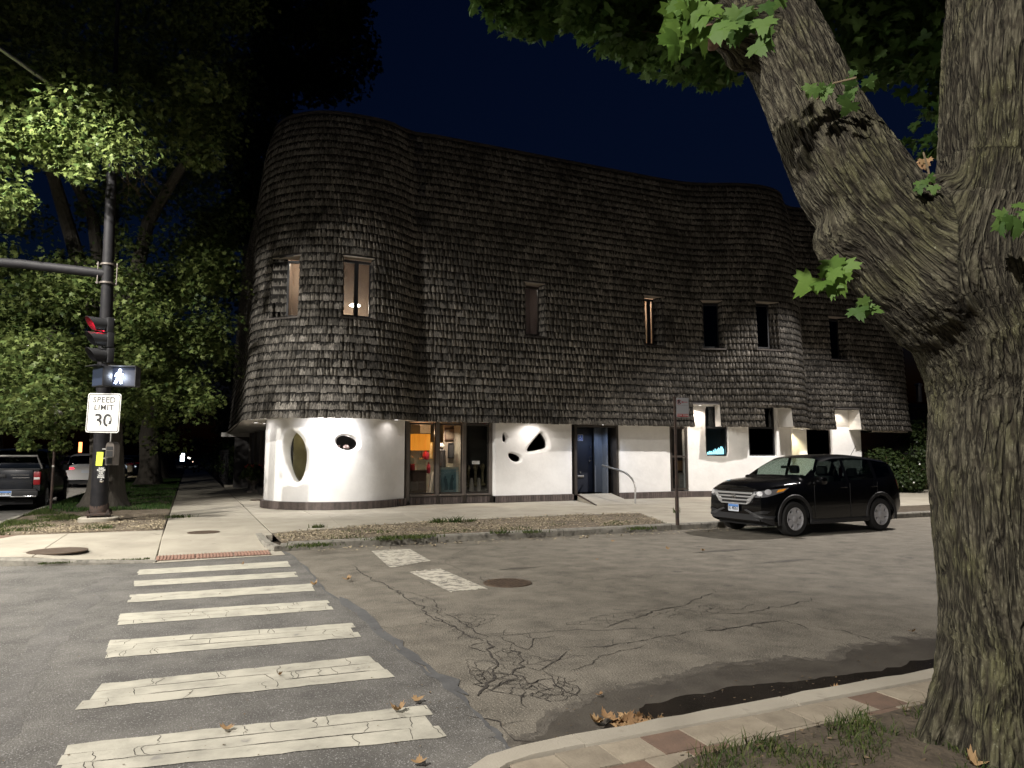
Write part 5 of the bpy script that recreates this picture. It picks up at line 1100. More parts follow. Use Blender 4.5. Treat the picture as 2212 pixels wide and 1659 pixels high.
# yellow notice, button, button sign, control box
c = yp(215,991,18.27); t = empty('yellow_notice', c, 'bright yellow paper notice taped to the signal pole', 'notice'); Mx = face_M(c, R_(-24))@Matrix.Rotation(R_(-3), 4, 'Z')
rel(MB().prism([(-.07,-.155),(.075,-.15),(.075,.155),(-.075,.15)], 0, .003, 0, Mx).build('paper', M['yellow']), t)
for k in range(6): st(('TREE','WORK','AREA','NO','STOP','---')[k] if False else '.. . ...', .05, 0, .11-.045*k, Mx, M['sign_k'], t, .8, 0, z=.004) if k in (1,3) else None
c = yp(218.5,1021,18.26); t = empty('push_button_sign', c, 'small black PUSH BUTTON WAIT FOR WALK SIGNAL plate on the signal pole', 'sign'); Mx = face_M(c, R_(-24))
rel(MB().prism(rounded(-.085,.085,-.135,.13,.02), 0, .004, 0, Mx).build('plate', M['sign_k']), t)
for k, wd in enumerate(('PUSH','BUTTON','WAIT','FOR','WALK','SIGNAL')): st(wd, .046, 0, .095-.039*k, Mx, M['sign_w'], t, 1, .001, z=.005)
c = yp(219,1038,18.25); t = empty('push_button', c, 'round chrome crossing button below its small black plate', 'button')
rel(MB().lathe([(.045,-.04),(.045,.01),(.03,.03),(.01,.034)], c, 18, axis='y', M=Matrix.Scale(-1,4,(0,1,0))).build('button', M['chrome'], None, True), t)
c = yp(243,979,18.5); t = empty('control_box', c, 'grey round-topped control box strapped to the right side of the signal pole', 'box'); Mx = face_M(c, R_(-30))
pr = [(-.10,-.27),(.10,-.27),(.10,.16)]+[(.10*math.cos(a)*1.0, .16+.10*math.sin(a)) for a in [R_(20*i) for i in range(1,9)]]+[(-.10,.16)]
rel(MB().prism(pr, -.1, .1, 0, Mx).build('case', M['frame_lt'], None, True), t); rel(MB().box(-.075,.075,-.24,-.1,.1,.108,0,Mx).box(-.075,.075,-.08,.05,.1,.108,0,Mx).box(-.075,.075,.07,.15,.1,.108,0,Mx).build('door_panel', M['sig_blk']), t)
rel(MB().box(-.24,-.1,-.13,-.1,-.02,.02,0,Mx).box(-.24,-.1,.08,.11,-.02,.02,0,Mx).build('strap', M['steel']), t)
rel(MB().tube([Mx@Vector((-.06,.25,0)), Mx@Vector((-.06,.6,0))], .018, 8).build('conduit', M['steel']), t)

# no parking post
b = gp(1463.5,1134,.13); tp = yp(1457,857,b.y); t = empty('no_parking_sign', b, 'thin rusty post with small white no parking sign, left of the black car', 'sign')
rel(MB().tube([b, b.lerp(tp,.22)], .042, 8).tube([b.lerp(tp,.2), tp], .032, 6).build('post', M['rust'], None, True), t)
c = yp(1474.5,880,b.y-.06); Mx = face_M(c, R_(-10)); w_, h_ = .15, .215
rel(MB().prism(rounded(-w_,w_,-h_,h_,.02), -.003, 0, 0, Mx).build('plate', pm('dim_sign_white', (.42,.42,.44), .5)), t)
rel(MB().prism(rounded(-w_+.006,w_-.006,-h_+.006,-h_+.07,.012), .001, .002, 0, Mx).build('red_band', M['sign_red']), t)
st('TOW ZONE', .052, 0, -h_+.038, Mx, M['sign_w'], t, 1, .001); st('R', .10, -.083, .118, Mx, M['sign_k'], t, 1, .004)
qo = [(-.083+.055*math.cos(a), .118+.055*math.sin(a)) for a in [2*PI*i/28 for i in range(28)]]; qi = [(-.083+.045*math.cos(a), .118+.045*math.sin(a)) for a in [2*PI*i/28 for i in range(28)]]
rel(MB().raw([Mx@Vector((*p,.002)) for p in qo+qi], [(k,(k+1)%28,28+(k+1)%28,28+k) for k in range(28)]).face([Mx@Vector((*p,.004)) for p in ((-.126,.152),(-.118,.160),(-.040,.084),(-.048,.076))]).build('circle', M['sign_red']), t)
rel(MB().raw([Mx@Vector((*p,.002)) for p in ((-.02,.118),(.02,.145),(.015,.124),(.125,.124),(.125,.112),(.015,.112),(.02,.091))], [(0,1,2),(2,3,4,5),(0,2,5),(0,5,6)]).build('arrow', M['sign_red']), t)
rel(MB().box(-.13,.13,.045,.048,.001,.002,0,Mx).build('rule', M['sign_k']), t)
# post by the pickup
b = gp(109,1104,.13); t = empty('kerb_sign_post', b, 'thin dark sign post on the kerb beside the pickup truck', 'sign post')
rel(MB().tube([b, Vector((b.x,b.y,3.3))], .035, 6).build('post', M['rust']), t); rel(MB().box(b.x-.15,b.x+.15,b.y-.06,b.y-.05,2.7,3.2).build('plate', M['steel']), t)
rel(MB().lathe([(.03,0),(.03,.01)], (b.x,b.y-.05,1.35), 10, axis='y').build('bolt', M['steel']), t)

# urn with plants by the entrance
b = gp(546,1064.5,.13); t = empty('planter_urn', b, 'weathered stone urn of ferns and red flowers by the west entrance', 'planter')
rel(MB().cbox(b.x-.24,b.x+.24,b.y-.24,b.y+.24,.13,.20,.01).lathe([(.20,.07),(.19,.10),(.10,.16),(.08,.28),(.11,.34),(.22,.42),(.30,.58),(.31,.70),(.35,.74),(.35,.79),(.29,.79),(.27,.72)], b, 28, wob=lambda th, h: 1+(.03*math.sin(12*th) if .36 < h < .7 else 0)).build('urn', M['stone'], None, True), t)
n = 700; th = NR.rand(n)*6.28; r = .52*np.sqrt(NR.rand(n)); zz = .80+.36*np.sqrt(np.clip(1-(r/.55)**2,0,1))*NR.rand(n)-.22*(r/.5)**3
P = np.stack([b.x+r*np.cos(th), b.y+r*np.sin(th), b.z+zz], 1); V, F = leaf_arrays(P, .12, np.stack([np.cos(th)*r*2, np.sin(th)*r*2, .5+0*r], 1)+NR.randn(n,3)*.3, .3, True); rel(np_mesh('foliage', V, F, M['leaf_a']), t)
mb = MB()
for i in range(22): a = rnd.random()*6.28; rr = .38*math.sqrt(rnd.random()); mb.sphere((b.x+rr*math.cos(a), b.y+rr*math.sin(a), b.z+1.0+rnd.random()*.15), .03, 6, 4)
rel(mb.build('flowers', M['flower']), t)
t = empty('step_stone', (2.0,36.9,.13), 'pale concrete step at the far side of the west entrance', 'step'); rel(MB().cbox(1.55,2.9,36.3,37.2,.13,.24,.01).build('block', M['concrete']), t)

# iron fence along the far sidewalk
fn = empty('iron_fence', (1.72,38,.13), 'dark iron picket fence along the far sidewalk beyond the entrance', 'fence')
for k in range(150):
    y = 37.3+k*.17; o = None
    if k == 0:
        o = rel(MB().box(1.70,1.73,-.012,.012,.13,1.95).build('picket', M['pole_blk']), fn); o.matrix_parent_inverse = Matrix.Identity(4); pk = o.data; pk.transform(Matrix.Translation((-1.72,0,-.13)))
    else: o = bpy.data.objects.new('picket', pk); link(o, fn)
    o.location = (0, y-38, 0)
rel(MB().box(1.70,1.74,37.2,63,.35,.39).build('rail', M['pole_blk']), fn); rel(MB().box(1.70,1.74,37.2,63,1.75,1.79).build('rail', M['pole_blk']), fn)
# iron fence right of the building
b0 = yp(1866,1000,21.3); fn = empty('iron_fence', (b0.x,21.3,.13), 'short dark iron picket fence between the white wall and the shrubs at the right', 'fence')
for k in range(26): rel(MB().tube([(b0.x+.05+k*.14,21.3,.13),(b0.x+.05+k*.14,21.3,1.95+.1*(k % 2))], .012, 6).build('picket', M['pole_blk']), fn)
rel(MB().box(b0.x,b0.x+3.6,21.28,21.32,.4,.44).build('rail', M['pole_blk']), fn); rel(MB().box(b0.x,b0.x+3.6,21.28,21.32,1.7,1.74).build('rail', M['pole_blk']), fn)
# neighbour beyond: dark house with a bright flue
hs = empty('neighbour_house', (34,27,.1), 'dark low house beyond the shrubs at the right', 'building')
rel(MB().box(30.2,45,25,35,.1,4.1).build('wall', pm('dark_brick_house', (.05,.03,.025), .9, col2=(.035,.022,.02), vs=8)), hs); rel(MB().box(29.9,45.3,24.7,35.3,4.1,4.3).build('roof', M['black_frame']), hs)
c = yp(1986,860,24); t = empty('flue_pipe', c, 'shiny metal flue pipe on the dark roof at the far right', 'pipe'); rel(MB().lathe([(.13,-.2),(.13,.60),(.19,.62),(.19,.70),(.05,.76)], c, 18).build('pipe', M['steel'], None, True), t)

# ------------------------------------------------------------ shop window display
def obj(name, loc, lb, cat, *parts, group=None):
    t = empty(name, loc, lb, cat, group)
    for nm, mb_, mt in parts: rel(mb_.build(nm, M[mt] if isinstance(mt, str) else mt, None, True), t)
    return t
def Sx(x, y, Y): return yp(x, y, Y)
def rect(xa, ya, xb, yb, Y, d=.03): a = Sx(xa, ya, Y); b_ = Sx(xb, yb, Y); return (min(a.x,b_.x), max(a.x,b_.x), Y, Y+d, min(a.z,b_.z), max(a.z,b_.z))
wood = pm('dark_wood', (.07,.035,.018), .5, col2=(.045,.022,.012), vs=6, stretch=(1,1,.2))
x0, x1, y0, y1, z0, z1 = rect(883.5,1016,921,1064,21.8,.5)
obj('wood_cabinet', (x0,y0,.42), 'dark wooden cabinet under the orange lamp in the shop window', 'cabinet', ('carcass', MB().cbox(x0,x1,y0,y1,.42,z1-.04,.008), wood), ('top', MB().cbox(x0-.02,x1+.02,y0-.02,y1,z1-.04,z1,.006), wood), ('door', MB().cbox(x0+.03,(x0+x1)/2-.01,y0-.015,y0,.5,z1-.08,.005), wood), ('door', MB().cbox((x0+x1)/2+.01,x1-.03,y0-.015,y0,.5,z1-.08,.005), wood))
CT = z1
a, b_ = Sx(888.8,972.6,22.0), Sx(925,938,22.0); cx_ = (a.x+b_.x)/2; rr = (b_.x-a.x)/2
LS = pm('amber_shade', (.75,.36,.06), .8, col2=(.6,.26,.04), vs=5, stretch=(3,3,.3), emit=(1,.33,.03), es=.42); LS2 = pm('amber_shade_dark', (.6,.25,.04), .8, emit=(1,.26,.02), es=.35)
t = obj('table_lamp', (cx_,22.0,CT), 'table lamp with glowing orange box shade and clear glass bottle base', 'lamp', ('lamp_shade', MB().raw([(cx_+sx_*rr,22.0+sy*.22,z) for z in (a.z,b_.z) for sx_, sy in ((-1,-1),(1,-1),(1,1),(-1,1))], [(0,1,5,4),(1,2,6,5),(2,3,7,6),(3,0,4,7)]), LS),
    ('shade_seam', MB().box(cx_-rr*.35,cx_-rr*.33,21.772,21.779,a.z,b_.z).box(cx_+rr*.38,cx_+rr*.41,21.772,21.779,a.z,b_.z), LS2))
gl = glass_mat('clear_glass', (.75,.80,.78), 1.5, .05)
c = Sx(909.5,1013,22.0); rel(MB().lathe([(.13,0),(.15,.03),(.15,.28),(.10,.36),(.045,.42),(.045,.5),(.07,.52)], (c.x,22.0,CT), 24).build('bottle_base', gl, None, True), t)
rel(MB().tube([(c.x,22,CT+.5),(c.x,22,a.z+.05)], .018, 10).build('stem', M['chrome']), t)
point((cx_,22.0,b_.z+.02), 12, (1,.68,.40), .05, t); 
c = Sx(889,1015,21.92); obj('glass_dome_jar', (c.x,21.92,CT), 'glass dome jar on a red drum stand left of the lamp base', 'jar', ('red_stand', MB().lathe([(.10,0),(.105,.02),(.10,.19),(.09,.20)], (c.x,21.92,CT), 20), pm('red_tin', (.42,.02,.03), .4)), ('dome', MB().lathe([(.092,.20),(.092,.34),(.075,.40),(.02,.43),(.03,.46),(.001,.47)], (c.x,21.92,CT), 20), gl))
RD = pm('pink_red_satin', (.42,.015,.045), .6, col2=(.25,.01,.02), vs=18, bump=.02, bs=14)
def bag(x, y, w, h_, Y): c = Sx(x, y, Y); return MB().lathe([(.01,-h_/2),(w*.8,-h_/2+.02),(w,-h_*.1),(w*.8,h_*.25),(w*.25,h_*.38),(w*.55,h_/2)], (c.x,Y,c.z), 16, wob=lambda th, hh: 1+.12*math.sin(6*th))
c = Sx(920,982,22.15); obj('red_bag', c, 'bright red satin bag behind the lamp base', 'bag', ('bag', bag(920,983,.115,.30,22.15), RD))
c = Sx(925.5,1011,22.05); obj('red_pouch', c, 'narrow red satin pouch hanging right of the cabinet top', 'bag', ('bag', bag(925.5,1011,.065,.36,22.05), RD))
def pic(lb, xa, ya, xb, yb, Y, fm, im, bw=.025, name='framed_picture', extra=()):
    x0, x1, y0, y1, z0, z1 = rect(xa, ya, xb, yb, Y); mb = MB().box(x0,x0+bw,y0,y0+.03,z0,z1).box(x1-bw,x1,y0,y0+.03,z0,z1).box(x0+bw,x1-bw,y0,y0+.03,z0,z0+bw).box(x0+bw,x1-bw,y0,y0+.03,z1-bw,z1)
    return obj(name, (x0,y0,z0), lb, 'picture', ('frame', mb, fm), ('image', MB().box(x0+bw,x1-bw,y0+.012,y0+.02,z0+bw,z1-bw), im), *extra)
gold = pm('gold_frame', (.45,.28,.08), .4, metal=.5); 
pic('narrow gilt framed picture right of the orange lamp shade', 927,955,935,991,22.25,gold,pm('ochre_picture', (.42,.22,.06), .7, col2=(.6,.45,.2), vs=7))
x0, x1, y0, y1, z0, z1 = rect(908,913,930,936,23.2); obj('paper_sheet', (x0,y0,z0), 'pale paper sheet pinned high above the lamp shade', 'paper', ('sheet', MB().box(x0,x1,y0,y0+.004,z0,z1), M['sign_w']))
for i, (xa, xb, xc, w_) in enumerate(((930,937,22.0,.05),(926,932,22.1,.04),(933,937.5,21.9,.02))):
    p0, p1 = Sx(xa,1068,xc), Sx(xb,1019+4*i,xc+.35); p0.z = .43
    obj('leaning_canvas', p0, ('pale canvas leaning right of the cabinet, widest of three','darker canvas leaning closest to the cabinet','thin board leaning against the bay mullion')[i], 'canvas', ('board', MB().raw([p0+Vector((dx,dy,0)) for dx, dy in ((-w_,0),(w_,0.02),(w_,.04),(-w_,.03))]+[p1+Vector((dx,dy,0)) for dx, dy in ((-w_,0),(w_,.02),(w_,.04),(-w_,.03))], [(0,1,2,3),(4,5,6,7),(0,1,5,4),(1,2,6,5),(2,3,7,6),(3,0,4,7)]), ('plaster_lt','frame_lt','steel')[i]))
# bay two
x0, x1, y0, y1, z0, z1 = rect(959,912,989,1001,22.3); obj('display_board', (x0,y0,z0), 'beige hanging display board in the middle bay', 'board', ('board', MB().box(x0,x1,y0,y0+.03,z0,z1), pm('beige_board', (.34,.27,.21), .8)))
bz = pm('brown_landscape', (.10,.06,.045), .7, col2=(.2,.15,.10), vs=9); bf = pm('brown_frame', (.07,.035,.025), .5)
pic('small brown landscape in a dark frame, upper one on the beige board', 961,924,986,950,22.22,bf,bz,.03)
pic('tall black framed picture, lower one on the beige board', 968,957,983,990,22.22,M['black_frame'],M['room_dk'],.04)
pic('small pale landscape card standing at the edge of the beige board', 989,968,996,1001,22.05,M['plaster_lt'],pm('pale_blue_picture', (.30,.34,.32), .7, col2=(.15,.17,.15), vs=7),.02)
x0, x1, y0, y1, z0, z1 = rect(947.5,1009.5,990,1069,21.75); tq = pm('teal_print', (.16,.27,.30), .7, col2=(.10,.19,.22), vs=4); 
t = pic('large pale framed teal print of two standing figures at the foot of the middle bay', 947.5,1009.5,990,1069,21.75,pm('pale_teal_mat', (.33,.37,.34), .7),tq,.07)
mb = MB()
for (cx_, sc2, ln_) in ((x0+.26,1,-.03),(x0+.43,1.08,.04)):
    zb_ = z0+.16; H_ = .44*sc2; pr = [(cx_-.06,zb_),(cx_+.065,zb_),(cx_+.05,zb_+H_*.5),(cx_+.06+ln_,zb_+H_*.78),(cx_+.02+ln_,zb_+H_*.86),(cx_+.025+ln_,zb_+H_),(cx_-.03+ln_,zb_+H_),(cx_-.03+ln_,zb_+H_*.86),(cx_-.06+ln_,zb_+H_*.75),(cx_-.045,zb_+H_*.4)]
    mb.prism(pr, y0+.006, y0+.010, plane='xz')
rel(mb.build('figures', pm('teal_dark', (.05,.10,.12), .7)), t); rel(MB().box(x0+.02,x0+.06,y0-.003,y0,z1-.25,z1-.16).build('price_tag', M['sign_w']), t)
c = Sx(953,962,22.2); obj('hat_bust', (c.x,22.2,.43), 'dark dress stand wearing a white cap in the middle bay', 'bust', ('bust', MB().lathe([(.03,-1.2),(.03,-.75),(.16,-.65),(.13,-.35),(.15,-.12),(.05,-.06),(.06,0)], (c.x,22.2,c.z-.05), 18), M['room_dk']), ('cap', MB().lathe([(.10,-.06),(.11,-.02),(.08,.05),(.01,.08)], (c.x,22.2,c.z), 18), M['sticker']))
# bay three
x0, x1, y0, y1, z0, z1 = rect(1006,920,1053,1011,22.0); bl = empty('slatted_blind', (x0,22.0,z0), 'dark horizontal slatted blind in the right bay', 'blind'); nsl = 34; me_ = None
for i in range(nsl):
    z = z0+(z1-z0)*(i+.5)/nsl
    if me_ is None: o = MB().box(0,x1-x0,0,.012,-(z1-z0)/nsl*.42,(z1-z0)/nsl*.42,0,Matrix.Rotation(R_(22),4,'X')).build('slat', pm('blind_slat', (.06,.052,.045), .6), bl); me_ = o.data
    else: o = bpy.data.objects.new('slat', me_); link(o, bl)
    o.location = (0, 0, z-z0)
x0, x1, y0, y1, z0, z1 = rect(1019.5,995.5,1035.5,1002.5,21.46,.004); obj('white_label', (x0,y0,z0), 'small white label stuck on the right bay glass', 'label', ('card', MB().box(x0,x1,21.44,21.45,z0,z1), M['sign_w']))
HD = pm('carved_wood', (.28,.23,.12), .6, col2=(.12,.09,.05), vs=12)
for i, (x, y) in enumerate(((1011,1012),(1027,1011),(1042.5,1009))):
    c = Sx(x, y, 21.85); mb = MB().lathe([(.10,-.60),(.11,-.55),(.045,-.50),(.04,-.22),(.05,-.14),(.055,-.12)], c, 18).sphere((c.x,c.y,c.z), .095, 16, 12, sc=(.78,.9,1.25))
    mb.sphere((c.x-.02,c.y-.085,c.z-.01), .018, 8, 6, sc=(.8,1,1.8)).sphere((c.x-.02,c.y-.08,c.z-.06), .022, 8, 6, sc=(1.3,.6,.5)).sphere((c.x+.075,c.y,c.z), .02, 8, 6, sc=(.5,1,1.5)).sphere((c.x-.075,c.y,c.z), .02, 8, 6, sc=(.5,1,1.5)).sphere((c.x-.045,c.y-.075,c.z+.025), .012, 8, 6).sphere((c.x+.015,c.y-.078,c.z+.025), .012, 8, 6)
    obj('carved_head', (c.x,c.y,.43), ('leftmost of three carved heads on long necks in the right bay','middle one of three carved heads on long necks in the right bay','rightmost of three carved heads on long necks in the right bay')[i], 'sculpture', ('head', mb, HD), group='carved heads in the right shop bay')
    c2 = Sx(x+7.5, 1053, 21.75)
    if i < 2: obj('pale_vase', (c2.x,21.75,.43), ('pale slim vase between the left and middle carved heads','pale slim vase between the middle and right carved heads')[i], 'vase', ('vase', MB().lathe([(.04,0),(.07,.05),(.075,.25),(.05,.42),(.035,.48)], (c2.x,21.75,.43), 16), M['plaster_lt']), group='pale vases in the right bay')
spot((fx[2]-.25,22.6,2.6), (fx[2]-.1,22.2,1.2), 130, (1,.85,.62), 130, .6, .05, BLD); spot((fx[4]-.5,21.75,2.62), (fx[4]-.5,22.1,1.0), 55, (1,.85,.7), 130, .6, .05, BLD)  # bare spots with no fitting, added to brighten the window display
# oval window interior: olive lit wall, OPEN sign, cushion shape
rm = MB(); q = [wp(15.3,.5,1.06),wp(17.1,.5,1.06),wp(17.1,.5,1.9),wp(15.3,.5,1.9),wp(15.3,2.6,1.06),wp(17.1,2.6,1.06),wp(17.1,2.6,1.9),wp(15.3,2.6,1.9)]
rm.raw(q, [(0,1,2,3),(4,5,6,7),(2,3,7,6),(0,3,7,4),(1,2,6,5)]); bb(rm, 'room', pm('olive_wall', (.30,.27,.15), .8, col2=(.24,.21,.12), vs=3), recalc=False)
point(wp(16.2,2.45,1.5), 3.0, (1,.86,.55), .08, BLD)
c0 = wp(15.95,1.86,1.12); c1 = wp(16.75,1.86,1.12); t = empty('open_sign', c0, 'dark OPEN letters hanging inside the oval window', 'sign'); Mx = frame_M(c0, c1-c0)
st('OPEN', .20, .38, 0, Mx, M['sign_k'], t, 1, .004); rel(MB().box(-.0,.75,.13,.145,-.005,.005,0,Mx).box(-.01,.005,-.1,.145,-.005,.005,0,Mx).build('rail', M['steel']), t)
c = wp(16.25,1.0,1.5); obj('yellow_cushion', c, 'pale yellow cushion shape low inside the oval window', 'cushion', ('cushion', MB().sphere(c+Vector((-.08,0,0)), .26, 16, 10, sc=(1,.5,.9)).sphere(c+Vector((.28,0,-.06)), .22, 16, 10, sc=(.8,.5,1.1)), pm('yellow_cloth', (.62,.55,.22), .8)))
c = wp(17.95,1.86,1.0); mb = MB()
for i in range(14): mb.sphere((c.x+rnd.gauss(0,.10), c.y+rnd.gauss(0,.04), c.z+rnd.gauss(0,.035)), rnd.uniform(.025,.045), 8, 6)
obj('pink_blossoms', c, 'cluster of pale pink blossoms low in the egg-shaped window', 'flowers', ('blossom', mb, pm('pink_petals', (.5,.36,.34), .8, emit=(.5,.36,.34), es=.0)))
point(wp(17.95,2.15,.95), 1.3, (1,.9,.85), .03, BLD)  # bare light with no fitting, added so the blossoms show
# box and framed print in the narrow right window
x0, x1, y0, y1, z0, z1 = rect(1464,1040-85,1482,1062-85,21.55)
c = yp(1474,1002,21.5); obj('brown_box', c, 'brown cardboard box in the tall narrow window behind the no parking post', 'box', ('box', MB().cbox(c.x-.18,c.x+.2,21.55,21.8,c.z-.25,c.z+.12,.01), pm('cardboard', (.28,.17,.09), .9)))
c = yp(1474,1040,21.45); pic('grey seascape print standing at the bottom of the narrow window', 1466,1022,1486,1058,21.42,M['plaster_lt'],pm('grey_print', (.16,.16,.17), .7, col2=(.3,.3,.3), vs=5, stretch=(.3,.3,3)),.05)
point((wp(30.3,2.4,.85)), 2.2, (1,.8,.6), .05, BLD)
# far street lights and lit things down the sidewalk
def glow(name, x, y, t_, w, h_, c_, s_, lb, cat): p = dp(x, y, t_); obj(name, p, lb, cat, ('panel', MB().box(p.x-w/2,p.x+w/2,p.y,p.y+.3,p.z-h_/2,p.z+h_/2), em('glow_'+name, c_, s_)))
glow('lit_kiosk', 394,988,95,.5,1.05,(.75,.9,1),3.5,'bright bluish lit kiosk far down the sidewalk','kiosk')
glow('far_lamp', 408.5,989.5,110,.35,.3,(1,.95,.85),5,'small white light at the far end of the sidewalk, right of the kiosk','lamp')
glow('far_lamp', 417,998,112,.2,.2,(1,.7,.5),2,'tiny amber light low at the far end of the sidewalk','lamp')
glow('walk_signal', 173,966,60,.22,.85,(1,.32,.10),2.2,'far orange hand signal glowing between tree trunk and leaves','signal')
# ------------------------------------------------------------ vehicles
def ip(x, T): return float(np.interp(x, [a for a, b in T], [b for a, b in T]))
def sm(T, x, k=.10): return sum(ip(x+d, T) for d in (-k, -k/2, 0, k/2, k))/5
def car(name, loc, rz, spec, label, paint, plate=None, plate_rear=None, lit=False, group=None, detail=True):
    """x runs from the nose (0) to the tail (L), y left, z up"""
    t = empty(name, loc, label, spec.get('cat', 'car'), group, rz); Lg = spec['L']; W_ = spec['W']/2; Rw = spec['R']; ax = spec['axles']; ra = Rw+.07
    top, belt, wid, low = spec['top'], spec['belt'], spec['wid'], spec['low']; g0, g1 = spec['green']
    xs_ = sorted(set([round(Lg*i/56, 3) for i in range(57)]+[round(a+ra*math.cos(R_(k*15)), 3) for a in ax for k in range(13)]+[x for w in spec['wins'] for x in w]+list(spec['green'])+list(spec['ws'])+list(spec['rg'])))
    xs_ = [x for x in xs_ if 0 <= x <= Lg]; rows = []
    def warp(x, y, z):
        f = max(0, 1-x/.9); b = max(0, 1-(Lg-x)/.7)
        x2 = x+f*f*(spec['nose']*(abs(y)/W_)**2.4+.10*max(0,(z-.60)/.45)**2+.10*max(0,(.45-z)/.3)**2)
        return (x2-b*b*(spec['tail']*(abs(y)/W_)**2.6+.10*max(0,(.5-z)/.3)), y, z)
    for x in xs_:
        w = W_*ip(x, wid); zb_ = ip(x, low); arch = 0
        for a in ax:
            if abs(x-a) < ra: arch = max(arch, Rw+math.sqrt(ra*ra-(x-a)**2))
        zb2 = max(zb_, arch); bl = sm(belt, x, .06); tp = sm(top, x, .05)
        gh = g0 < x < g1
        if gh: yu = w-.06-(tp-bl)*spec['tumble']; p5 = (yu, tp-.075); p6 = (yu-.13, tp-.015)
        else: p5 = (w-.10, min(tp, bl+.02)+.0) if tp > bl else (w-.08, tp-.01); p6 = (w-.34, tp-.012)
        m1 = max(.66 if Lg < 5.2 else .75, zb2+.05)
        m1 = min(m1, bl-.04)
        z1 = min(zb2+.10, m1-.01)
        rows.append([(w-.05, zb2), (w-.0, z1), (w+.0, (z1+m1)/2), (w, m1), (w-.015, (m1+bl)/2+.02), (w-.06, bl), p5, p6, (p6[0]*.5, tp), (0, tp+.006)])
    n = len(rows[0]); V = []; IDX = []
    for x, r in zip(xs_, rows):
        full = r+[(-y, z) for y, z in r[-2::-1]]; IDX.append([len(V)+k for k in range(len(full))]); V += [warp(x, y, z) for y, z in full]
    m_ = 2*n-1; body = []; glass = {'windshield': [], 'rear_window': [], 'side_window': {}}
    ws0, ws1 = spec['ws']; rg0, rg1 = spec['rg']
    for i in range(len(xs_)-1):
        xm = (xs_[i]+xs_[i+1])/2
        for k in range(m_-1):
            f = (IDX[i][k], IDX[i+1][k], IDX[i+1][k+1], IDX[i][k+1]); kk = min(k, m_-2-k)
            if ws0 < xm < ws1 and kk >= 6: glass['windshield'].append(f); continue
            if rg0 < xm < rg1 and kk >= 6: glass['rear_window'].append(f); continue
            hit = None
            if kk == 5:
                for wi, w in enumerate(spec['wins']):
                    if w[0] < xm < w[1]: hit = (wi, k < n)
            if hit: glass['side_window'].setdefault(hit, []).append(f)
            else: body.append(f)
    def cap(ids): return [(ids[k], ids[k+1], ids[m_-2-k], ids[m_-1-k]) for k in range((m_-1)//2)]
    body += cap(IDX[0]); body += cap(IDX[-1])
    def sub(fs, nm, mat):
        ids = sorted({i for f in fs for i in f}); mp = {a: b for b, a in enumerate(ids)}; o = MB().raw([V[i] for i in ids], [tuple(dict.fromkeys(mp[i] for i in f)) for f in fs if len(set(f)) > 2]).build(nm, mat, t, True, angle=40); return o
    bo = sub(body, 'body', paint)
    if glass['windshield']: sub(glass['windshield'], 'windshield', M['glass_car'])
    if glass['rear_window']: sub(glass['rear_window'], 'rear_window', spec.get('rgm', M['glass_car']))
    for (wi, l), fs in glass['side_window'].items(): sub(fs, 'side_window', M['glass_priv'] if wi in spec.get('dark', ()) else M['glass_car'])
    bvh = BVHTree.FromPolygons([Vector(v) for v in V], body+[f for fs in glass['side_window'].values() for f in fs]+glass['windshield']+glass['rear_window'])
    def decal(nm, poly, org, d, u, v, mat, off=.006, par=None, step=.05, th=0):
        """poly in (u, v) metres round org, thrown along d onto the body"""
        d, u, v = Vector(d).normalized(), Vector(u).normalized(), Vector(v).normalized(); xs2 = [p[0] for p in poly]; ys2 = [p[1] for p in poly]; pts = []
        x = min(xs2)
        while x < max(xs2):
            y = min(ys2)
            while y < max(ys2):
                if inside((x, y), poly) and min(math.hypot(x-a[0], y-a[1]) for a in poly) > step*.3: pts.append((x, y))
                y += step
            x += step
        pl = []
        for a, b in zip(poly, poly[1:]+poly[:1]):
            k = max(1, int(math.hypot(b[0]-a[0], b[1]-a[1])/step)); pl += [(a[0]+(b[0]-a[0])*i/k, a[1]+(b[1]-a[1])*i/k) for i in range(k)]
        bq = len(pts); V2, _, F2, *_r = delaunay_2d_cdt([Vector(p) for p in pts+pl], [(bq+i, bq+(i+1)%len(pl)) for i in range(len(pl))], [], 0, 1e-5)
        F3 = [f for f in F2 if inside((sum(V2[i].x for i in f)/3, sum(V2[i].y for i in f)/3), poly)]; V3 = []; ok = []
        for p in V2:
            o = Vector(org)+u*p.x+v*p.y-d*1.5; h_ = bvh.ray_cast(o, d, 4); ok.append(h_[0] is not None); nn = h_[1] if h_[0] else None
            V3.append((h_[0]+(nn if nn.dot(d) < 0 else -nn)*off) if h_[0] else Vector(org)+u*p.x+v*p.y)
        F3 = [f for f in F3 if all(ok[i] for i in f)]
        o = MB().raw(V3, F3).build(nm, mat, par or t, True, angle=60)
        if th: md = o.modifiers.new('depth', 'SOLIDIFY'); md.thickness = th; md.offset = 1
        return o
    # wheels
    wz = Rw
    tyre = MB().lathe([(Rw*.62,-.10),(Rw*.90,-.115),(Rw*.985,-.09),(Rw,-.05),(Rw,.05),(Rw*.985,.09),(Rw*.90,.115),(Rw*.62,.10)], (0,0,0), 36, axis='y'); tyre.f = [f for f in tyre.f if len(f) == 4]; tyre.m = [0]*len(tyre.f); tyre = tyre.build('tyre', M['tyre'], None, True, recalc=False); tm = tyre.data; bpy.data.objects.remove(tyre)
    mb = MB().lathe([(Rw*.63,-.10),(Rw*.66,-.112),(Rw*.62,-.118),(Rw*.58,-.10),(Rw*.56,-.06),(Rw*.56,.05)], (0,0,0), 36, axis='y'); mb.f = [f for f in mb.f if len(f) == 4]; mb.m = [0]*len(mb.f)
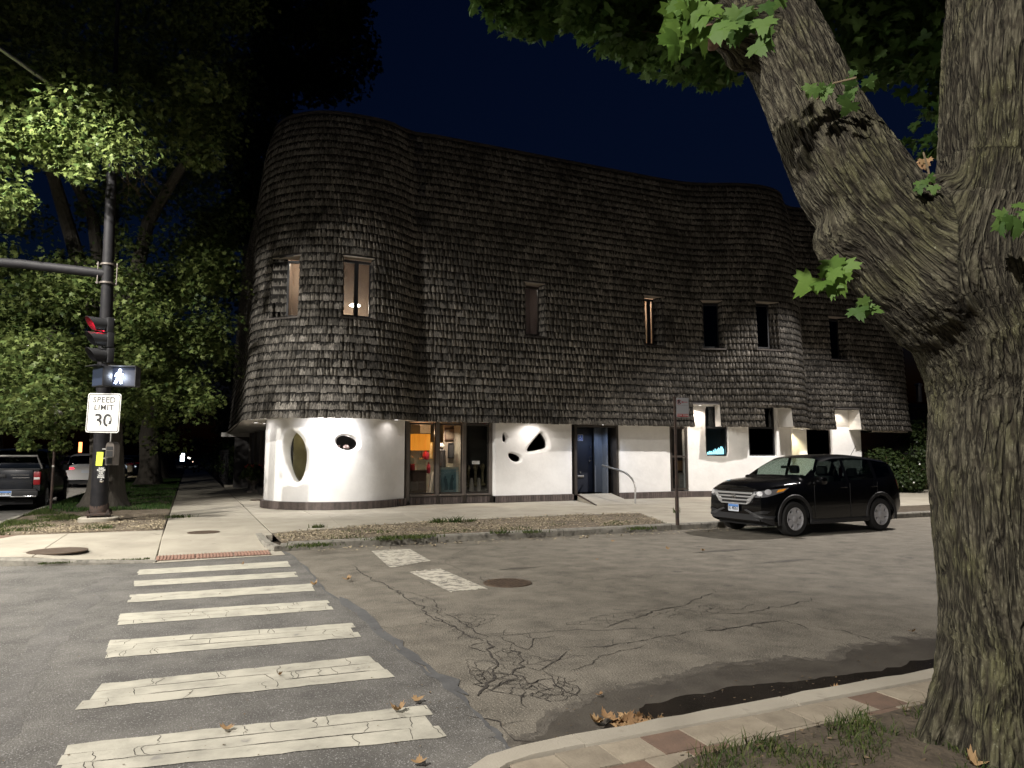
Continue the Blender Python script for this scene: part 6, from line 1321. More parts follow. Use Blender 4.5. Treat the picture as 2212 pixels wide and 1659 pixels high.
    for k in range(spec.get('spokes', 6)):
        a = 2*PI*k/spec.get('spokes', 6); Mr = Matrix.Rotation(a, 4, 'Y'); ws_ = Rw*(.13 if detail else .12)
        mb.raw([Mr@Vector(p) for p in ((-ws_*1.5,-.085,Rw*.16),(ws_*1.5,-.085,Rw*.16),(ws_,-.100,Rw*.40),(-ws_,-.100,Rw*.40),(ws_*1.6,-.095,Rw*.60),(-ws_*1.6,-.095,Rw*.60),(-ws_*1.5,-.04,Rw*.16),(ws_*1.5,-.04,Rw*.16),(ws_,-.05,Rw*.40),(-ws_,-.05,Rw*.40),(ws_*1.6,-.05,Rw*.60),(-ws_*1.6,-.05,Rw*.60))], [(0,1,2,3),(3,2,4,5),(0,3,9,6),(3,5,11,9),(1,7,8,2),(2,8,10,4)])
    mb.lathe([(Rw*.20,-.07),(Rw*.20,-.105),(Rw*.12,-.118),(.002,-.12)], (0,0,0), 18, axis='y')
    rim = mb.build('rim', M['rim'], None, True, angle=40); rmm = rim.data; bpy.data.objects.remove(rim)
    dk = MB().lathe([(Rw*.60,-.02),(.002,-.02)], (0,0,0), 24, axis='y').build('brake_disc', M['carplastic']); dkm = dk.data; bpy.data.objects.remove(dk)
    for a in ax:
        for sd_ in (1, -1):
            w = bpy.data.objects.new('wheel', None); link(w, t); w.location = (a, sd_*(W_*ip(a, wid)-.115), wz); w.rotation_euler = (0, rnd.uniform(0,1), 0) if sd_ < 0 else (0, 0, PI)
            for nm, me_ in (('tyre', tm), ('rim', rmm), ('brake_disc', dkm)): link(bpy.data.objects.new(nm, me_), w)
    # wheel wells, underbody, cabin
    MB().box(.35,Lg-.35,-W_+.22,W_-.22,.20,.34).box(.5,Lg-.5,-W_+.30,W_-.30,.34,.62).build('underbody', M['carplastic'], t)
    for a in ax:
        mb = MB()
        for k in range(12):
            a0, a1 = R_(k*15), R_(k*15+15); r2 = ra-.005
            for sg in (1, -1):
                q = [(a+r2*math.cos(x_), sg*y_, Rw+r2*math.sin(x_)) for x_, y_ in ((a0,W_-.03),(a1,W_-.03),(a1,W_-.36),(a0,W_-.36))]; mb.face(q)
        mb.build('wheel_well', M['carplastic'], t)
    if spec.get('seats'):
        for (sx_, sy, h_) in spec['seats']:
            MB().cbox(sx_-.08,sx_+.10,sy-.24,sy+.24,.5,h_-.22,.05).cbox(sx_-.05,sx_+.06,sy-.12,sy+.12,h_-.19,h_,.05).cbox(sx_-.5,sx_+.05,sy-.25,sy+.25,.45,.62,.05).build('seat', M['seat'], t, True)
    # arch trim
    if spec.get('trim'):
        for a in ax:
            for sg in (1, -1):
                mb = MB(); pr = []
                for k in range(25):
                    an = R_(-14+k*(208/24)); yy_ = sg*(W_*ip(a, wid)+.004); pr.append([(a+r_*math.cos(an), yy_+sg*o_, Rw+r_*math.sin(an)) for r_, o_ in ((ra-.005,0),(ra+.005,.014),(ra+.065,.012),(ra+.075,-.004))])
                vs = [p for r_ in pr for p in r_]; mb.raw(vs, [(k*4+j, k*4+j+1, (k+1)*4+j+1, (k+1)*4+j) for k in range(24) for j in range(3)]); mb.build('arch_trim', M['carplastic'], t, True)
    return t, decal, warp, bvh
def plate(t, p, fwd, body, mats, M0=None, w=.30, h_=.15):
    """fwd: +1 plate on the nose (faces -x), -1 on the tail"""
    o = Vector(p); u = Vector((0, -1 if fwd > 0 else 1, 0)); Mx = frame_M(o, u)
    e = bpy.data.objects.new('number_plate', None); link(e, t); e.matrix_local = Mx
    MB().prism(rounded(-w/2,w/2,-h_/2,h_/2,.015), -.006, 0).build('plate_sheet', M['plate_w'], e)
    MB().box(-w/2+.006,w/2-.006,h_*.12,h_/2-.006,.0005,.0015).build('blue_band', M['plate_b'], e)
    o = text('plate_letters', body, .10, Matrix.Identity(4), M['sign_k'], None, .001, .72, .001); bpy.context.view_layer.update(); me_ = bpy.data.meshes.new_from_object(o.evaluated_get(bpy.context.evaluated_depsgraph_get())); bpy.data.objects.remove(o)
    o = bpy.data.objects.new('plate_letters', me_); link(o, e); o.location = (0, -.012, .003); o.scale = (.72, 1, 1)

SUV = dict(L=4.53, W=1.82, R=.352, axles=(.92,3.54), nose=.27, tail=.22, tumble=.30, cat='car',
    top=[(0,1.0),(.05,1.05),(.3,1.105),(.8,1.15),(1.12,1.175),(1.25,1.215),(1.6,1.43),(1.95,1.59),(2.35,1.655),(2.9,1.67),(3.5,1.62),(4.0,1.555),(4.12,1.52),(4.30,1.30),(4.44,1.05),(4.53,.95)],
    belt=[(0,.92),(.3,1.0),(.9,1.05),(1.3,1.08),(2.5,1.10),(3.4,1.13),(3.9,1.18),(4.2,1.26),(4.36,1.1),(4.53,.90)],
    wid=[(0,.80),(.15,.88),(.5,.96),(1.0,1),(3.6,1),(4.1,.97),(4.4,.90),(4.53,.84)], low=[(0,.30),(.3,.22),(1.2,.22),(3.2,.23),(4.2,.28),(4.53,.42)],
    green=(1.18,4.30), ws=(1.26,1.94), rg=(4.08,4.36), wins=((1.62,2.52),(2.62,3.42),(3.52,4.02)), dark=(2,), seats=((2.35,.38,1.42),(2.35,-.38,1.42),(3.25,.42,1.36),(3.25,-.42,1.36)), trim=True, rgm=M['glass_priv'])
t, decal, warp, bvh = car('parked_car', (10.36,11.86,0), 0, SUV, 'black SUV parked at the far kerb facing left, with a chrome barred grille', M['carblack'])
t.rotation_euler = (0, 0, R_(2.0))
# local frame: nose at x=0 looking to -x; near side of the photo is y<0
X_ = (1,0,0); BLD_ = pm('dark_blade', (.045,.045,.048), .5); HLB = pm('headlamp_lens', (.16,.16,.17), .15, coat=1)
decal('bumper_cover', [(-.80,-.22),(.80,-.22),(.84,-.02),(.55,.04),(.40,.0),(-.40,.0),(-.55,.04),(-.84,-.02)], (0,0,.44), X_, (0,-1,0), (0,0,1), M['carplastic'], .012)
decal('grille', [(-.56,.02),(-.50,-.11),(-.36,-.15),(.36,-.15),(.50,-.11),(.56,.02),(.52,.10),(-.52,.10)], (0,0,.79), X_, (0,-1,0), (0,0,1), M['sig_blk'], .008)
for k, (zz_, hw, hh_) in enumerate(((.862,.50,.020),(.79,.46,.016),(.72,.42,.016))):
    decal('grille_bar', [(-hw,-hh_/1),(hw,-hh_/1),(hw+.03,hh_),(-hw-.03,hh_)], (0,0,zz_), X_, (0,-1,0), (0,0,1), M['chrome_lit'], .030, th=-.015)
decal('grille_surround', [(-.37,-.165),(.37,-.165),(.40,-.14),(-.40,-.14)], (0,0,.80), X_, (0,-1,0), (0,0,1), M['chrome_lit'], .022, th=-.01)
for sg in (1, -1):
    decal('grille_wing', [(.36,-.165),(.44,-.13),(.60,.05),(.56,.09),(.48,.02),(.36,-.07)] if sg > 0 else [(-x, y) for x, y in [(.36,-.165),(.44,-.13),(.60,.05),(.56,.09),(.48,.02),(.36,-.07)]], (0,0,.80), X_, (0,-1,0), (0,0,1), M['chrome_lit'], .020, th=-.01)
    dv = Vector((1,sg*1.05,0)).normalized(); u_ = Vector((-dv.y,dv.x,0))*(1 if sg > 0 else -1)*-1
    # headlamp wraps round the corner
    o_ = Vector((.33,-sg*.70,.86)); pl = [(-.24,-.075),(.02,-.055),(.34,.035),(.46,.125),(.10,.085),(-.22,.045),(-.30,-.01)]
    u2 = Vector((dv.y*sg,-dv.x*sg,0)) ; u2 = Vector((abs(u2.x), u2.y, 0)) if u2.x < 0 else u2
    h_ = decal('headlamp', pl, o_, dv, u2, (0,0,1), HLB, .006, step=.035)
    for cx2, rr in ((-.12,.050),(.04,.058)):
        decal('reflector', [(cx2+rr*1.15*math.cos(a), .005+.035*(cx2+.12)/.16+rr*.95*math.sin(a)) for a in [2*PI*i/14 for i in range(14)]], o_, dv, u2, (0,0,1), M['hl'], .010, step=.03)
    decal('marker_lamp', [(.20,.03),(.34,.055),(.40,.105),(.24,.085)], o_, dv, u2, (0,0,1), M['amber'], .010, step=.03)
    decal('fog_recess', [(-.25,.03),(.05,.05),(.12,.10),(-.02,.11),(-.22,.06)], Vector((.3,-sg*.66,.42)), dv, u2, (0,0,1), M['sig_blk'], .016, step=.04)
    decal('lower_blade', [(-.34,.10),(-.30,.12),(-.05,.0),(.22,-.03),(.22,-.07),(-.08,-.05)], Vector((.3,-sg*.62,.42)), dv, u2, (0,0,1), BLD_, .022, step=.04, th=-.01)
    # mirror
    MB().cbox(1.52,1.68,sg*.98-.11,sg*.98+.11,1.04,1.20,.045).box(1.55,1.63,sg*.86-.05,sg*.86+.05,1.05,1.09).build('mirror', M['carblack'], t, True)
    for hx in (2.38, 3.34): MB().tube([(hx-.10,-sg*.905,.96),(hx-.06,-sg*.945,.965),(hx+.06,-sg*.945,.97),(hx+.10,-sg*.90,.97)], .014, 8).build('door_handle', M['carblack'], t, True)
    MB().cbox(1.35,3.1,-sg*.93 if sg > 0 else .86,-sg*.86 if sg > 0 else .93,.23,.33,.02).build('sill_trim', M['carplastic'], t, True)
    decal('tail_lamp', [(-.06,-.22),(.06,-.22),(.05,.22),(.0,.30),(-.05,.20)], Vector((4.40,-sg*.80,1.10)), Vector((-1,sg*.8,0)), (0,1,0), (0,0,1), M['tail'], .008, step=.04)
    for (xa, xb, z0_, z1_) in ((1.48,1.49,.36,1.02),(2.56,2.57,.34,1.05),(3.44,3.45,.60,1.07)): MB().box(xa,xb,-sg*.912-.004,-sg*.912+.004,z0_,z1_).build('door_gap', M['sig_blk'], t)
# emblem: rounded frame with an H
e = bpy.data.objects.new('emblem', None); link(e, t); h_ = bvh.ray_cast(Vector((-1,0,.79)), Vector((1,0,0))); e.matrix_local = frame_M(h_[0]+Vector((-.05,0,0)), (0,-1,0))
MB().tube([(-.058,.045,0),(.058,.045,0),(.064,.02,0),(.048,-.045,0),(-.048,-.045,0),(-.064,.02,0),(-.058,.045,0)], .007, 6).tube([(-.030,.038,0),(-.026,-.038,0)], .010, 6).tube([(.030,.038,0),(.026,-.038,0)], .010, 6).tube([(-.028,0,0),(.028,0,0)], .009, 6).build('badge', M['chrome'], e, True)
h2 = bvh.ray_cast(Vector((-1,0,.555)), Vector((1,0,0))); plate(t, h2[0]+Vector((-.045,0,0)), 1, 'EL 48263', M['plate_w'])
MB().tube([(3.75,0,1.60),(3.98,0,1.86)], .006, 6).build('antenna', M['carplastic'], t)
MB().cbox(1.62,1.66,-.10,.10,1.36,1.42,.02).build('rear_view_mirror', M['seat'], t); MB().cbox(1.28,1.75,-.70,.70,.9,1.06,.06).build('dashboard', M['seat'], t, True)

# dark pickup truck, tail to the camera, at the side street kerb
PU = dict(L=5.8, W=2.0, R=.39, axles=(1.0,4.6), nose=.25, tail=.04, tumble=.22, cat='truck',
    top=[(0,1.02),(.1,1.10),(.5,1.16),(1.3,1.24),(1.45,1.28),(2.0,1.72),(2.25,1.83),(2.9,1.87),(3.75,1.83),(3.95,1.70),(4.05,1.34),(4.12,1.24),(5.8,1.24)],
    belt=[(0,.92),(.5,1.05),(1.4,1.16),(3.9,1.22),(4.1,1.235),(5.8,1.235)], wid=[(0,.86),(.3,.95),(.8,1),(5.7,1),(5.8,.985)], low=[(0,.42),(.3,.36),(1.6,.36),(4.0,.38),(5.4,.44),(5.8,.50)],
    green=(1.4,4.06), ws=(1.5,2.1), rg=(3.80,4.04), wins=((1.75,2.75),(2.85,3.65)), seats=((2.5,.4,1.55),(2.5,-.4,1.55)), trim=True, rgm=M['glass_priv'])
px0 = -4.98
def fwdY(x, y): return (x, y, 0)
tp_, decal, warp, bvh = car('pickup_truck', (px0, 25.0+5.8, 0), R_(-90), PU, 'dark blue pickup truck parked at the side street kerb, seen from behind', M['cardark'])
# local +x points to -Y (towards the camera): tail at x = 5.8; local +y is world +x
XB = 5.8
MB().cbox(XB-.01,XB+.015,-.80,.80,.66,1.22,.01).build('tailgate', M['cardark'], tp_, True)
MB().cbox(XB-.12,XB+.03,-.98,.98,1.215,1.26,.015).build('tailgate_cap', M['carplastic'], tp_, True)
MB().cbox(XB-.02,XB+.17,-.97,.97,.46,.62,.03).build('bumper', M['carplastic'], tp_, True)
MB().cbox(XB+.12,XB+.19,-.95,-.30,.435,.47,.01).cbox(XB+.12,XB+.19,.30,.95,.435,.47,.01).build('bumper_step', M['chrome'], tp_, True)
MB().cbox(XB-.02,XB+.03,-.9,.9,.60,.66,.01).build('bumper_top', M['carplastic'], tp_, True)
for sg in (1, -1):
    l_ = bpy.data.objects.new('tail_lamp', None); link(l_, tp_)
    MB().cbox(XB-.10,XB+.022,sg*.90-.085,sg*.90+.085,.78,1.16,.02).build('red_lens', M['tail'], l_, True); MB().cbox(XB-.05,XB+.027,sg*.90-.075,sg*.90+.075,.93,1.0,.01).build('clear_lens', M['sign_w'], l_, True)
    MB().cbox(1.70,1.95,sg*1.06-.11,sg*1.06+.11,1.12,1.34,.05).build('mirror', M['carplastic'], tp_, True)
MB().box(XB+.02,XB+.022,-.68,-.2,1.10,1.115).box(XB+.02,XB+.022,.25,.70,1.06,1.075).box(XB+.02,XB+.022,.30,.72,.98,1.0).build('badge_strip', M['chrome'], tp_)
MB().cbox(XB+.0,XB+.05,-.14,.14,1.0,1.10,.02).build('tailgate_handle', M['carplastic'], tp_, True)
plate(tp_, (XB+.19,.18,.545), -1, 'SBW·442', M['plate_w'])
MB().tube([(4.15,-.75,1.24),(4.25,-.62,1.62),(4.25,.62,1.62),(4.15,.75,1.24)], .035, 8).build('bed_bar', M['steel'], tp_, True); MB().lathe([(.09,-.02),(.09,.02),(.02,.03)], (4.9,-.30,1.36), 16, axis='x').build('work_lamp', M['sign_w'], tp_, True)

HB = dict(L=4.5, W=1.86, R=.34, axles=(.9,3.5), nose=.3, tail=.18, tumble=.28, top=[(0,.88),(.3,.98),(1.1,1.10),(1.9,1.52),(2.3,1.62),(3.0,1.64),(3.8,1.60),(4.0,1.54),(4.34,1.12),(4.5,1.0)],
    belt=[(0,.8),(.5,.94),(1.3,1.02),(3.4,1.08),(4.1,1.14),(4.34,1.06),(4.5,.95)], wid=[(0,.82),(.4,.95),(1,1),(3.8,1),(4.3,.94),(4.5,.9)], low=[(0,.3),(.5,.24),(3.4,.24),(4.2,.3),(4.5,.4)],
    green=(1.15,4.34), ws=(1.25,1.95), rg=(4.0,4.34), wins=((1.6,2.45),(2.55,3.4),(3.5,3.95)), seats=(), rgm=M['glass_priv'])
def far_car(x, y, paint, lb, spec=HB, lamp='tail', fwd=False, grp='cars parked down the side street'):
    t, decal, warp, bvh = car('parked_car', (x, y+(spec['L'] if not fwd else 0), 0), R_(-90) if not fwd else R_(90), spec, lb, paint, group=grp, detail=False)
    L_ = spec['L']
    if not fwd:
        for sg in (1, -1): decal('tail_lamp', [(-.34*sg,-.02),(.02*sg,-.05),(.04*sg,.05),(-.30*sg,.045)], (L_,sg*.80,.98), (-1,0,0), (0,1,0), (0,0,1), M[lamp], .012)
        decal('plate', [(-.16,-.07),(.16,-.07),(.16,.07),(-.16,.07)], (L_,0,.82), (-1,0,0), (0,1,0), (0,0,1), M['plate_w'], .012)
        decal('bumper', [(-.85,-.20),(.85,-.20),(.88,.0),(-.88,.0)], (L_,0,.52), (-1,0,0), (0,1,0), (0,0,1), M['carplastic'] if spec is HB else paint, .010)
    else:
        for sg in (1, -1): decal('headlamp', [(-.16,-.06),(.16,-.06),(.18,.06),(-.18,.06)], (0,sg*.66,.74), (1,0,0), (0,1,0), (0,0,1), em('headlight_glow', (1,.95,.85), 14), .012)
    return t
far_car(-4.78,41.6,M['carwhite'],'white hatchback with a lit red tail light, seen between pickup and tree',dict(HB, top=[(a, b*1.06) for a, b in HB['top']]),'tail_on')
SD = dict(HB, top=[(0,.78),(.3,.88),(1.1,1.0),(1.9,1.36),(2.3,1.44),(2.9,1.44),(3.5,1.30),(3.95,1.08),(4.4,1.04),(4.5,1.0)], green=(1.05,3.9), ws=(1.15,1.9), rg=(3.1,3.85), wins=((1.5,2.3),(2.4,3.1)), belt=[(0,.72),(.5,.84),(1.3,.92),(3.4,.97),(4.1,.98),(4.5,.92)])
far_car(-4.68,50.5,M['cargrey'],'dark grey car half hidden behind the first tree trunk',HB)
far_car(-4.62,59,M['carbeige'],'cream sedan parked beyond the first tree trunk',SD)
far_car(-4.62,67,M['cargrey'],'dark car parked just beyond the cream sedan',HB)
far_car(-4.62,75,M['carblack'],'black car farthest down the near kerb of the side street',HB)
far_car(-10.2,70,M['cargrey'],'distant oncoming car with bright headlights, left of the white hatchback',HB,fwd=True)
far_car(-12.8,52,M['carwhite'],'pale car parked on the far side of the side street',HB)
# ------------------------------------------------------------ street trees on the left
def leaf_cloud(name, clumps, size, mat, parent, simple=True, droop=.4, root=None):
    Ps, Ns = [], []
    for (c, r, n) in clumps:
        u = NR.randn(n, 3); u /= np.linalg.norm(u, axis=1)[:,None]; rad = NR.rand(n)**.45; k = np.array([1, 1, .62])
        p = u*rad[:,None]*k*r; p[:,2] -= droop*(np.hypot(p[:,0], p[:,1])/r)**2*r*.5
        Ps.append(p+np.array(c)); nn = NR.randn(n,3)*.55+u*.35; nn[:,2] += .75; Ns.append(nn)
    P = np.concatenate(Ps); Nn = np.concatenate(Ns)
    down = NR.randn(len(P), 3)*.8; down[:,2] -= .8
    V, F = leaf_arrays(P, size, Nn, .35, simple, rot=down); o = np_mesh(name, V, F, mat, None); return rel(o, parent)
def V3t(p): return (p.x, p.y, p.z)
def tree(base, rad, h_, limbs, label, clumps, leafsize, mat, rings=True, name='street_tree', lean=(0,0)):
    t = empty(name, base, label, 'tree', 'maples along the side street'); b = Vector(base); mb = MB(); pr = []
    for z, k in ((-.05,1.75),(.15,1.35),(.45,1.12),(1.0,1.0),(2.5,.93),(h_*.6,.82),(h_,.6)): pr.append((b+Vector((lean[0]*z/h_+.05*math.sin(z*2), lean[1]*z/h_, z)), rad*k))
    n = 22; base_i = len(mb.v)
    for (p, r) in pr:
        for k in range(n):
            th = 2*PI*k/n; rr = r*(1+.09*math.sin(th*5+p.z)+.05*math.sin(th*9)); mb.v.append((p.x+rr*math.cos(th), p.y+rr*math.sin(th), p.z))
    fs = [(i*n+k, i*n+(k+1)%n, (i+1)*n+(k+1)%n, (i+1)*n+k) for i in range(len(pr)-1) for k in range(n)]; mb.f += fs; mb.m += [0]*len(fs)
    rel(mb.build('trunk', M['bark_far'], None, True, angle=70), t); top_ = pr[-1][0]
    for L_ in limbs:
        q = [Vector(p) for p in L_[0]]; rel(MB().tube(q, [L_[1]*(1-.65*i/(len(q)-1)) for i in range(len(q))], 9).build('limb', M['bark_far'], None, True), t)
    if clumps: leaf_cloud('crown', clumps, leafsize, mat, t)
    return t
CA = []
def cl(px, py, d, r, n, free=False):
    if free: CA.append((V3t(dp(px, py, d)), r, n)); return
    if 130 < px < 340 and 560 < py: d = max(d, 18.4+r*.6)
    if 440 < py < 720 and px < 260: d = max(d, 19.2)
    if py < 385 and px < 300: d = min(max(d, 14.9), 16.2)
    elif py < 385 and px < 460: d = min(d, 18.5)
    elif px > 330: d = max(d, 20.8)
    elif px > 250: d = max(d, 19.6)
    n = int(n*1.45); r *= 1.12
    CA.append((V3t(dp(px, py, d)), r, n))
# lit upper band
for (x, y, r) in ((15,200,1.0),(60,170,.8),(110,190,.9),(150,160,.7),(180,215,.9),(230,240,.9),(280,215,.8),(300,160,.6),(345,240,.8),(390,215,.7),(410,280,.7),(440,330,.5),(330,310,.7),(260,310,.8),(200,300,.8),(140,280,.8),(80,270,.8),(20,290,.9),(430,345,.35),(120,335,.5),(180,370,.4),(360,150,.6),(430,170,.7),(490,200,.6),(520,250,.6),(560,300,.5),(470,260,.6)): cl(x, y, rnd.uniform(15.6,18.5)+(2 if x > 450 else 0), r, int(330*r*r)+60)
# left edge
for (x, y, r) in ((-40,260,.9),(-30,360,.8),(-20,430,.7),(0,470,.5),(40,425,.4),(-10,540,.7),(60,620,.6),(110,600,.6),(170,620,.7)): cl(x, y, rnd.uniform(15.5,17.5), r, int(320*r*r)+60)
# lower hanging band
for (x, y, r) in ((20,680,.9),(80,690,.8),(130,650,.8),(200,600,.8),(290,590,.8),(350,600,.8),(400,640,.8),(450,600,.8),(490,560,.7),(520,620,.6),(300,660,.8),(360,700,.8),(420,720,.7),(470,690,.7),(510,720,.6),(300,770,.7),(350,800,.7),(400,820,.7),(440,860,.6),(480,850,.5),(500,890,.35),(515,905,.25),(320,850,.6),(280,880,.5),(340,900,.4),(60,760,.9),(10,800,.8),(120,740,.7),(165,790,.6),(90,840,.8),(140,850,.7),(40,880,.6),(110,920,.5),(70,930,.4),(165,900,.5),(130,960,.25),(60,960,.2),(20,915,.4),(180,860,.5),(545,560,.5),(560,470,.5)): cl(x, y, rnd.uniform(16.0,20.5)+(1.5 if x > 460 else 0), r, int(300*r*r)+50)
for _ in range(110):
    x = rnd.uniform(-80,560); y = rnd.uniform(-60,880); cl(x, y, rnd.uniform(20.5,24.5), rnd.uniform(.8,1.3), 230, True)
for _ in range(75): cl(rnd.uniform(-60,590), rnd.uniform(-90,150), rnd.uniform(21,26), rnd.uniform(1.0,1.4), 260, True)
for _ in range(60): cl(rnd.uniform(-40,560), rnd.uniform(560,880), rnd.uniform(19,21.5), rnd.uniform(.6,1.0), 170)
for _ in range(40): cl(rnd.uniform(380,560), rnd.uniform(200,560), rnd.uniform(24.5,27), rnd.uniform(.9,1.2), 230, True)
CA = [(c, r, n) for c, r, n in CA if not (c[0] > .75 and c[1] > 20)]
print('clumps', len(CA))
bA = gp(222,1096,.13)
LB = [([bA+Vector((0,0,4.0)), dp(150,500,21.5), dp(100,330,20), dp(40,220,18)], .26), ([bA+Vector((0,0,4.2)), dp(200,470,22), dp(150,370,20.5), dp(130,280,19)], .22), ([bA+Vector((.1,0,4.2)), dp(320,480,22), dp(380,380,21), dp(440,290,19)], .24), ([bA+Vector((-.1,0,3.2)), dp(120,700,20), dp(80,780,18.5)], .16), ([bA+Vector((0,0,4.2)), dp(240,300,23), dp(260,120,24)], .26)]
tA = tree(bA, .44, 5.2, LB, 'large maple behind the signal pole, its crown filling the upper left', CA, .13, M['leaf_a'])
mb = MB()
for k in range(16):
    p = dp(rnd.uniform(255,310), rnd.uniform(345,370), 18.5); pts = [p]; d = Vector((rnd.gauss(.3,.4), rnd.gauss(0,.3), -1)).normalized()
    for _ in range(6): d = (d+Vector((rnd.gauss(0,.35), rnd.gauss(0,.3), rnd.gauss(0,.2)))).normalized(); pts.append(pts[-1]+d*.17)
    mb.tube(pts, [.012,.010,.009,.007,.006,.005,.003], 5)
o = rel(mb.build('dead_twigs', M['stem']), tA); tag(o, kind='stuff')
def far_tree(x, y, rad, lb, lean_, seed, n=22, mat='leaf_b', cr=(3.4,3.4,3.2), ch=7.5, ls=.22):
    b = Vector((x, y, .13)); c = []; r2 = random.Random(seed)
    for _ in range(n): c.append(((x+r2.gauss(0,cr[0]*.5)+lean_[0], y+r2.gauss(0,cr[1]*.5), ch+r2.gauss(0,cr[2]*.55)), r2.uniform(1.0,1.7), 170))
    L_ = [([b+Vector((lean_[0]*.5,0,3.6)), b+Vector((lean_[0]+math.cos(a)*1.4, math.sin(a)*1.4, 5.2)), b+Vector((lean_[0]+math.cos(a)*2.6, math.sin(a)*2.6, 7.5))], .17) for a in (.3,1.9,3.6,5.1)]
    return tree(b, rad, 4.4, L_, lb, c, ls, M[mat], lean=lean_)
far_tree(-1.85,40.5,.47,'second maple down the side street, with a thick pale trunk',(-.1,0),1,26,'leaf_a',ch=6.2,cr=(3,3,3))
far_tree(-1.75,50,.46,'third maple down the side street, trunk leaning left',(-.9,0),2)
far_tree(-1.6,62,.42,'fourth maple down the side street, its slanting trunk beside the sidewalk',(-1.1,0),3)
far_tree(-1.7,76,.42,'fifth and farthest maple before the lit kiosk',(-.3,0),4)
CT2 = []
for (x, y) in [(rnd.uniform(500,770), rnd.uniform(-80,190)) for _ in range(60)]+[(770,20),(775,80),(778,130),(755,175),(720,185),(680,200),(770,-30),(600,180),(560,210)]+[(rnd.uniform(440,610), rnd.uniform(150,640)) for _ in range(55)]:
    CT2.append((V3t(dp(x, y, rnd.uniform(36,42))), rnd.uniform(.9,1.5), 230))
tree((6.3,44,.13), .4, 9, [([Vector((6.3,44,9)), Vector((5,43,13)), Vector((3.5,42,18))], .2), ([Vector((6.3,44,9)), Vector((7,43,14)), Vector((7.5,42,20))], .2)], 'tall dark tree rising behind the round shingled tower', CT2, .26, M['leaf_b'])
far_tree(4.2,52,.4,'dark tree overhanging the sidewalk beyond the iron fence',(0,0),6,46,'leaf_b',(4.5,4,4),6.0,.24)
far_tree(-17,44,.45,'big dark tree across the side street, behind the pickup',(0,0),7,60,'leaf_b',(6,6,5),7,.26)
far_tree(-13.5,66,.45,'dark tree farther down across the side street',(0,0),8,50,'leaf_b',(6,6,5),7,.26)
far_tree(-8,96,.45,'dark tree closing the far end of the side street',(0,0),9,60,'leaf_b',(7,4,6),7,.3)
far_tree(9,90,.45,'dark tree at the far end, right of the sidewalk',(0,0),10,50,'leaf_b',(7,4,5),6,.3)
far_tree(-24,30,.45,'dark tree at the far left behind the pickup roof',(0,0),12,50,'leaf_b',(5,5,4.5),6.5,.26)
# bushes
def bush(x, y, z, rx, rz_, n, lb, mat='leaf_b', ls=.10, name='shrub', cat='shrub', fl=0):
    t = empty(name, (x, y, .13), lb, cat); P = NR.randn(n,3); P /= np.linalg.norm(P, axis=1)[:,None]; P *= (NR.rand(n)**.4)[:,None]; P = P*np.array([rx, rx*.7, rz_]); P[:,0] += .2*rx*np.sin(P[:,2]*5); Q = P+np.array([x, y, z])
    V, F = leaf_arrays(Q, ls, P+NR.randn(n,3)*.5+np.array([0,0,.5]), .3, True); rel(np_mesh('foliage', V, F, M[mat]), t); mb = MB()
    for k in range(5): a = k*1.3; mb.tube([(x,y,.1), (x+.25*rx*math.cos(a), y+.25*rx*math.sin(a), z), (x+.6*rx*math.cos(a), y+.5*rx*math.sin(a), z+rz_*.6)], [.03,.022,.01], 5)
    rel(mb.build('stems', M['stem']), t)
    if fl:
        mb = MB()
        for k in range(fl): i = rnd.randrange(n); mb.sphere(tuple(Q[i]+np.array([0,-.15,.1])), .035, 6, 4)
        rel(mb.build('flowers', M['white_fl']), t)
for px_, Y, z, rx, rz_, n, lb, fl in ((1915,20.6,1.0,1.3,1.0,2600,'dark rounded shrub against the brown wall, right of the black car',0),(1960,20.0,.75,1.1,.65,1900,'low flowering shrub with white blossoms beyond the rear of the black car',14),(1998,21.5,1.9,1.5,1.9,4200,'tall dark bush beside the big maple trunk',0),(2120,20.5,1.6,2.2,1.6,3500,'dark bush mostly hidden behind the big maple trunk',0)):
    p = yp(px_, 1000, Y); bush(p.x, Y, z, rx, rz_, n, lb, 'leaf_b', .11, fl=fl)
bush(2.6,41,1.3,1.2,1.3,2400,'dark hedge shrub behind the start of the iron fence'); bush(3.2,47,1.5,1.6,1.6,2400,'second dark hedge shrub behind the iron fence'); bush(3.4,56,1.6,2.0,1.7,2400,'third dark hedge shrub, far along the iron fence')
bush(-15.5,34,1.4,2.5,1.5,3000,'dark bushes on the far side of the street behind the pickup bed')
# ------------------------------------------------------------ the big maple in the foreground
MAP = empty('maple_tree', (4.02,2.46,.13), 'massive forked maple with furrowed mossy bark in the right foreground', 'tree')
SK = []      # skeleton chains: (points, radii)
def H(x, y, d): return dp(x, y, d)
def chain(pts, sub=9):
    P = [Vector(p[0]) for p in pts]; R2 = [p[1] for p in pts]; out = []
    for i in range(len(P)-1):
        a, b, c, d = P[max(0,i-1)], P[i], P[i+1], P[min(len(P)-1,i+2)]
        for k in range(sub):
            t = k/sub; q = .5*((2*b)+(c-a)*t+(2*a-5*b+4*c-d)*t*t+(3*b-a-3*c+d)*t**3); out.append((q, R2[i]+(R2[i+1]-R2[i])*(t*t*(3-2*t))))
    out.append((P[-1], R2[-1])); return out
trunkc = Vector((3.98,2.50,0))
main = chain([((4.13,2.41,-.25),.64),((4.13,2.41,.10),.54),((4.13,2.42,.40),.46),((4.13,2.44,.9),.42),((4.13,2.44,1.5),.415),(H(2190,850,3.93),.42),(H(2160,700,3.93),.45),(H(2130,600,3.95),.50),(H(2150,480,3.98),.46)])
